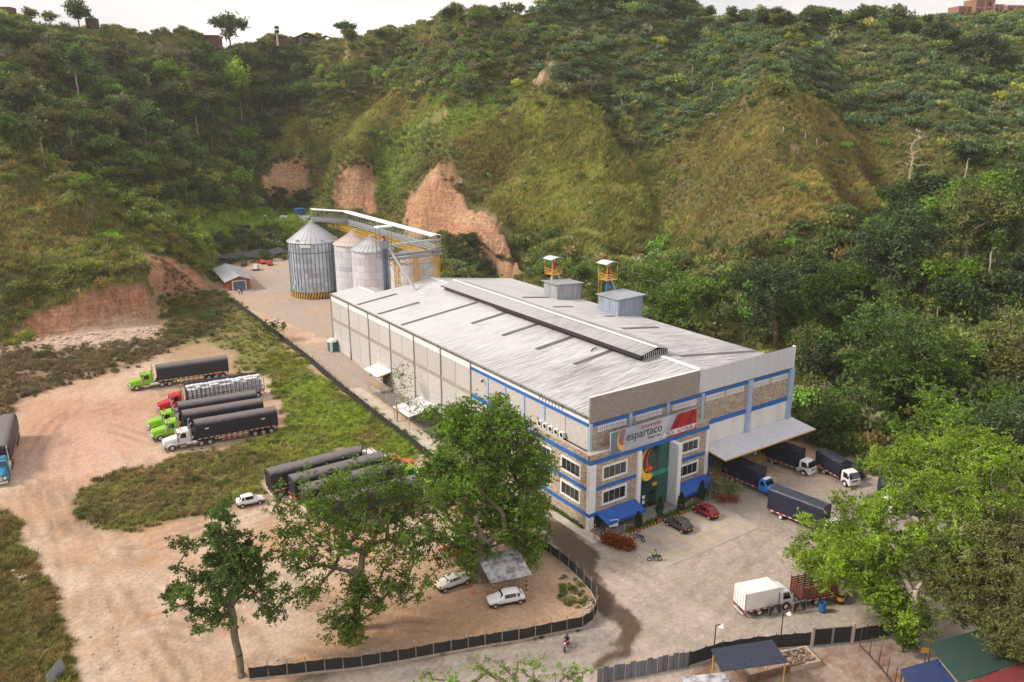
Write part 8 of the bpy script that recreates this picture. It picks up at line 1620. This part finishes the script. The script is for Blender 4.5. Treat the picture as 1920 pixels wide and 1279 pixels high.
bushes('cliff_brow_bushes', inpix([(18,575),(60,560),(150,535),(232,515),(290,520),(292,500),(150,515),(20,555)], 150, 10), 10, (.065,.072,.022), .6, 1.6); bushes('cliff_brow_bushes', inpix([(262,462),(310,462),(410,520),(430,540),(405,522),(300,470)], 70, 11), 11, (.06,.07,.022), .6, 1.5); bushes('cliff_brow_bushes', inpix([(760,340),(800,312),(860,335),(880,375),(920,378),(960,420),(975,480),(945,400),(905,372),(865,362),(820,300),(775,345)], 130, 12), 12, (.085,.075,.03), .5, 1.4); bushes('cliff_brow_bushes', inpix([(620,335),(660,305),(700,305),(712,360),(700,310),(650,310)], 50, 13), 13, (.08,.08,.03), .5, 1.4); bushes('cliff_brow_bushes', inpix([(490,315),(520,292),(570,297),(590,330),(570,305)], 50, 14), 14, (.06,.07,.025), .6, 1.6)
bushes('cliff_foot_bushes', inpix([(480,358),(590,358),(600,392),(500,392)], 110, 15), 15, (.04,.055,.02), 1.0, 2.6); bushes('cliff_foot_bushes', inpix([(820,440),(900,450),(945,500),(830,500)], 90, 16), 16, (.055,.065,.025), .8, 2.2)
# --- office garden
def cypress(label, u, v, h):
    p = G(u, v); t = thing('cypress', label, 'cypress', (p.x,p.y,.04), 0, 'potted cypresses in front of the office'); MB().lathe([(0,0),(.28,0),(.36,.5),(.3,.5),(0,.45)], n=12).build('pot', pm('terracotta', (.40,.12,.05), None, rough=.8) if 'terracotta' not in MATS else MATS['terracotta'], t); rs = np.random.RandomState(int(u)); zz = rs.rand(420)**.8; rad = (.46*np.sin(np.pi*np.clip(zz*.86+.14, 0, 1))**.8)*(.75+.25*rs.rand(420)); az = rs.rand(420)*6.28; vv, ff = leaf_arrays(np.stack([rad*np.cos(az),rad*np.sin(az),.5+zz*h],-1), .2, .1, rs, 1.0, 0, 3); o_ = bpy.data.objects.new('foliage', np_mesh('foliage', vv, ff, LF['cypress'])); col.objects.link(o_); o_.parent = t; MB().tube((0,0,.3),(0,0,h*.8),.05).build('trunk', bark, t)
cypress('potted cypress nearest the parked motorbike', 1196, 998, 2.2); cypress('potted cypress beside the glass entrance, tallest of the row', 1236, 979, 2.9); cypress('potted cypress in front of the right office awning fin', 1276, 964, 2.4); cypress('potted cypress by the right end, above the red car', 1314, 947, 2.9)
def shrub(label, pts, leaf, L1, W1, n, seed, cat='shrub', name='shrub', up=.5):
    rs = np.random.RandomState(seed); c = np.mean([p[0] for p in pts], 0); base = np.array([c[0],c[1],.03]); C_ = np.vstack([np.array(p[0])+rs.randn(n,3)*np.array(p[1])*.5 for p in pts]); C_[:,2] = np.maximum(C_[:,2], .1); vv, ff = leaf_arrays(C_-base, L1, W1, rs, up, .1, 4); t = thing(name, label, cat, tuple(base)); o_ = bpy.data.objects.new('foliage', np_mesh('foliage', vv, ff, leaf)); col.objects.link(o_); o_.parent = t; q = MB()
    for p in C_[::max(1,len(C_)//8)]-base: q.tube((p[0]*.4,p[1]*.4,0),p,.02,n=4)
    q.build('stem', bark, t); return t
a, b2 = G(1138,1018), G(1178,1030); pts = [(tuple(a+(b2-a)*f+Vector((0,0,.7))), (.8,.8,.75)) for f in (0,.33,.66,1)]; shrub('dense red and orange leaved hedge at the office corner', pts, LF['redleaf'], .20, .13, 330, 5, 'hedge', 'red_hedge')
a, b2 = Vector((3.4,-4.55,.3)), Vector((15.5,-4.55,.3)); pts = [(tuple(a+(b2-a)*f), (1.4,.35,.35)) for f in np.linspace(0,1,9)]; shrub('low clipped yellow green hedge strip behind the striped kerb', pts, LF['lawn'], .16, .09, 110, 6, 'hedge', 'hedge')
p = G(1362,938); shrub('tall grey green garden shrub at the dock end of the office', [(tuple(p+Vector((0,.5,1.6))),(1.6,1.4,1.6)),(tuple(p+Vector((-1.0,1.2,2.4))),(1.3,1.3,1.3)),(tuple(p+Vector((1.2,-.2,1.4))),(1.0,1.0,1.0))], LF['pale'], .5, .12, 90, 7); p = G(1378,942); shrub('dark red leaved plants at the foot of the garden shrub', [(tuple(p+Vector((0,.2,.5))),(.8,.8,.6)),(tuple(p+Vector((-1.4,1.0,.6))),(.8,.7,.6))], LF['redleaf'], .3, .12, 60, 8)
a = [(tuple(Vector((-1.2,yy,.3))),(.25,.8,.25)) for yy in np.arange(0,11,1.0)]; shrub('thin green planting strip along the office side wall', a, LF['dark'], .2, .1, 24, 9, 'plants', 'planting')
# white stakes on the grassy right spur
for i, (u, v) in enumerate(((1468,250),(1490,253),(1509,262),(1531,272),(1550,279))):
    p = GH(u, v); o_ = MB().tube((0,0,-.5),(0,0,1.9),.13,.11).build('stake', white); o_.location = p; tag(o_, ('leftmost white stake','second white stake from the left','middle white stake','fourth white stake from the left','rightmost white stake')[i]+' in the line on the brown grass spur', 'stake', 'white stakes on the grass spur')
# ================================================================ the air: a thin even veil over the whole valley
hm = bpy.data.materials.new('air_haze'); hm.use_nodes = True; nt = hm.node_tree; nt.nodes.clear(); pv_ = nt.nodes.new('ShaderNodeVolumePrincipled'); om_ = nt.nodes.new('ShaderNodeOutputMaterial')
pv_.inputs['Color'].default_value = (.97,.96,.95,1); pv_.inputs['Density'].default_value = .00012; pv_.inputs['Anisotropy'].default_value = .35; lk(nt, pv_.outputs[0], om_.inputs['Volume'])
zmin = float(Z.min())-1.5; hz_ = MB().box(-1520,2520,-1220,2520,zmin,175).build('haze', hm); tag(hz_, kind='stuff')
sc.cycles.volume_bounces = 1; sc.cycles.volume_step_rate = 4
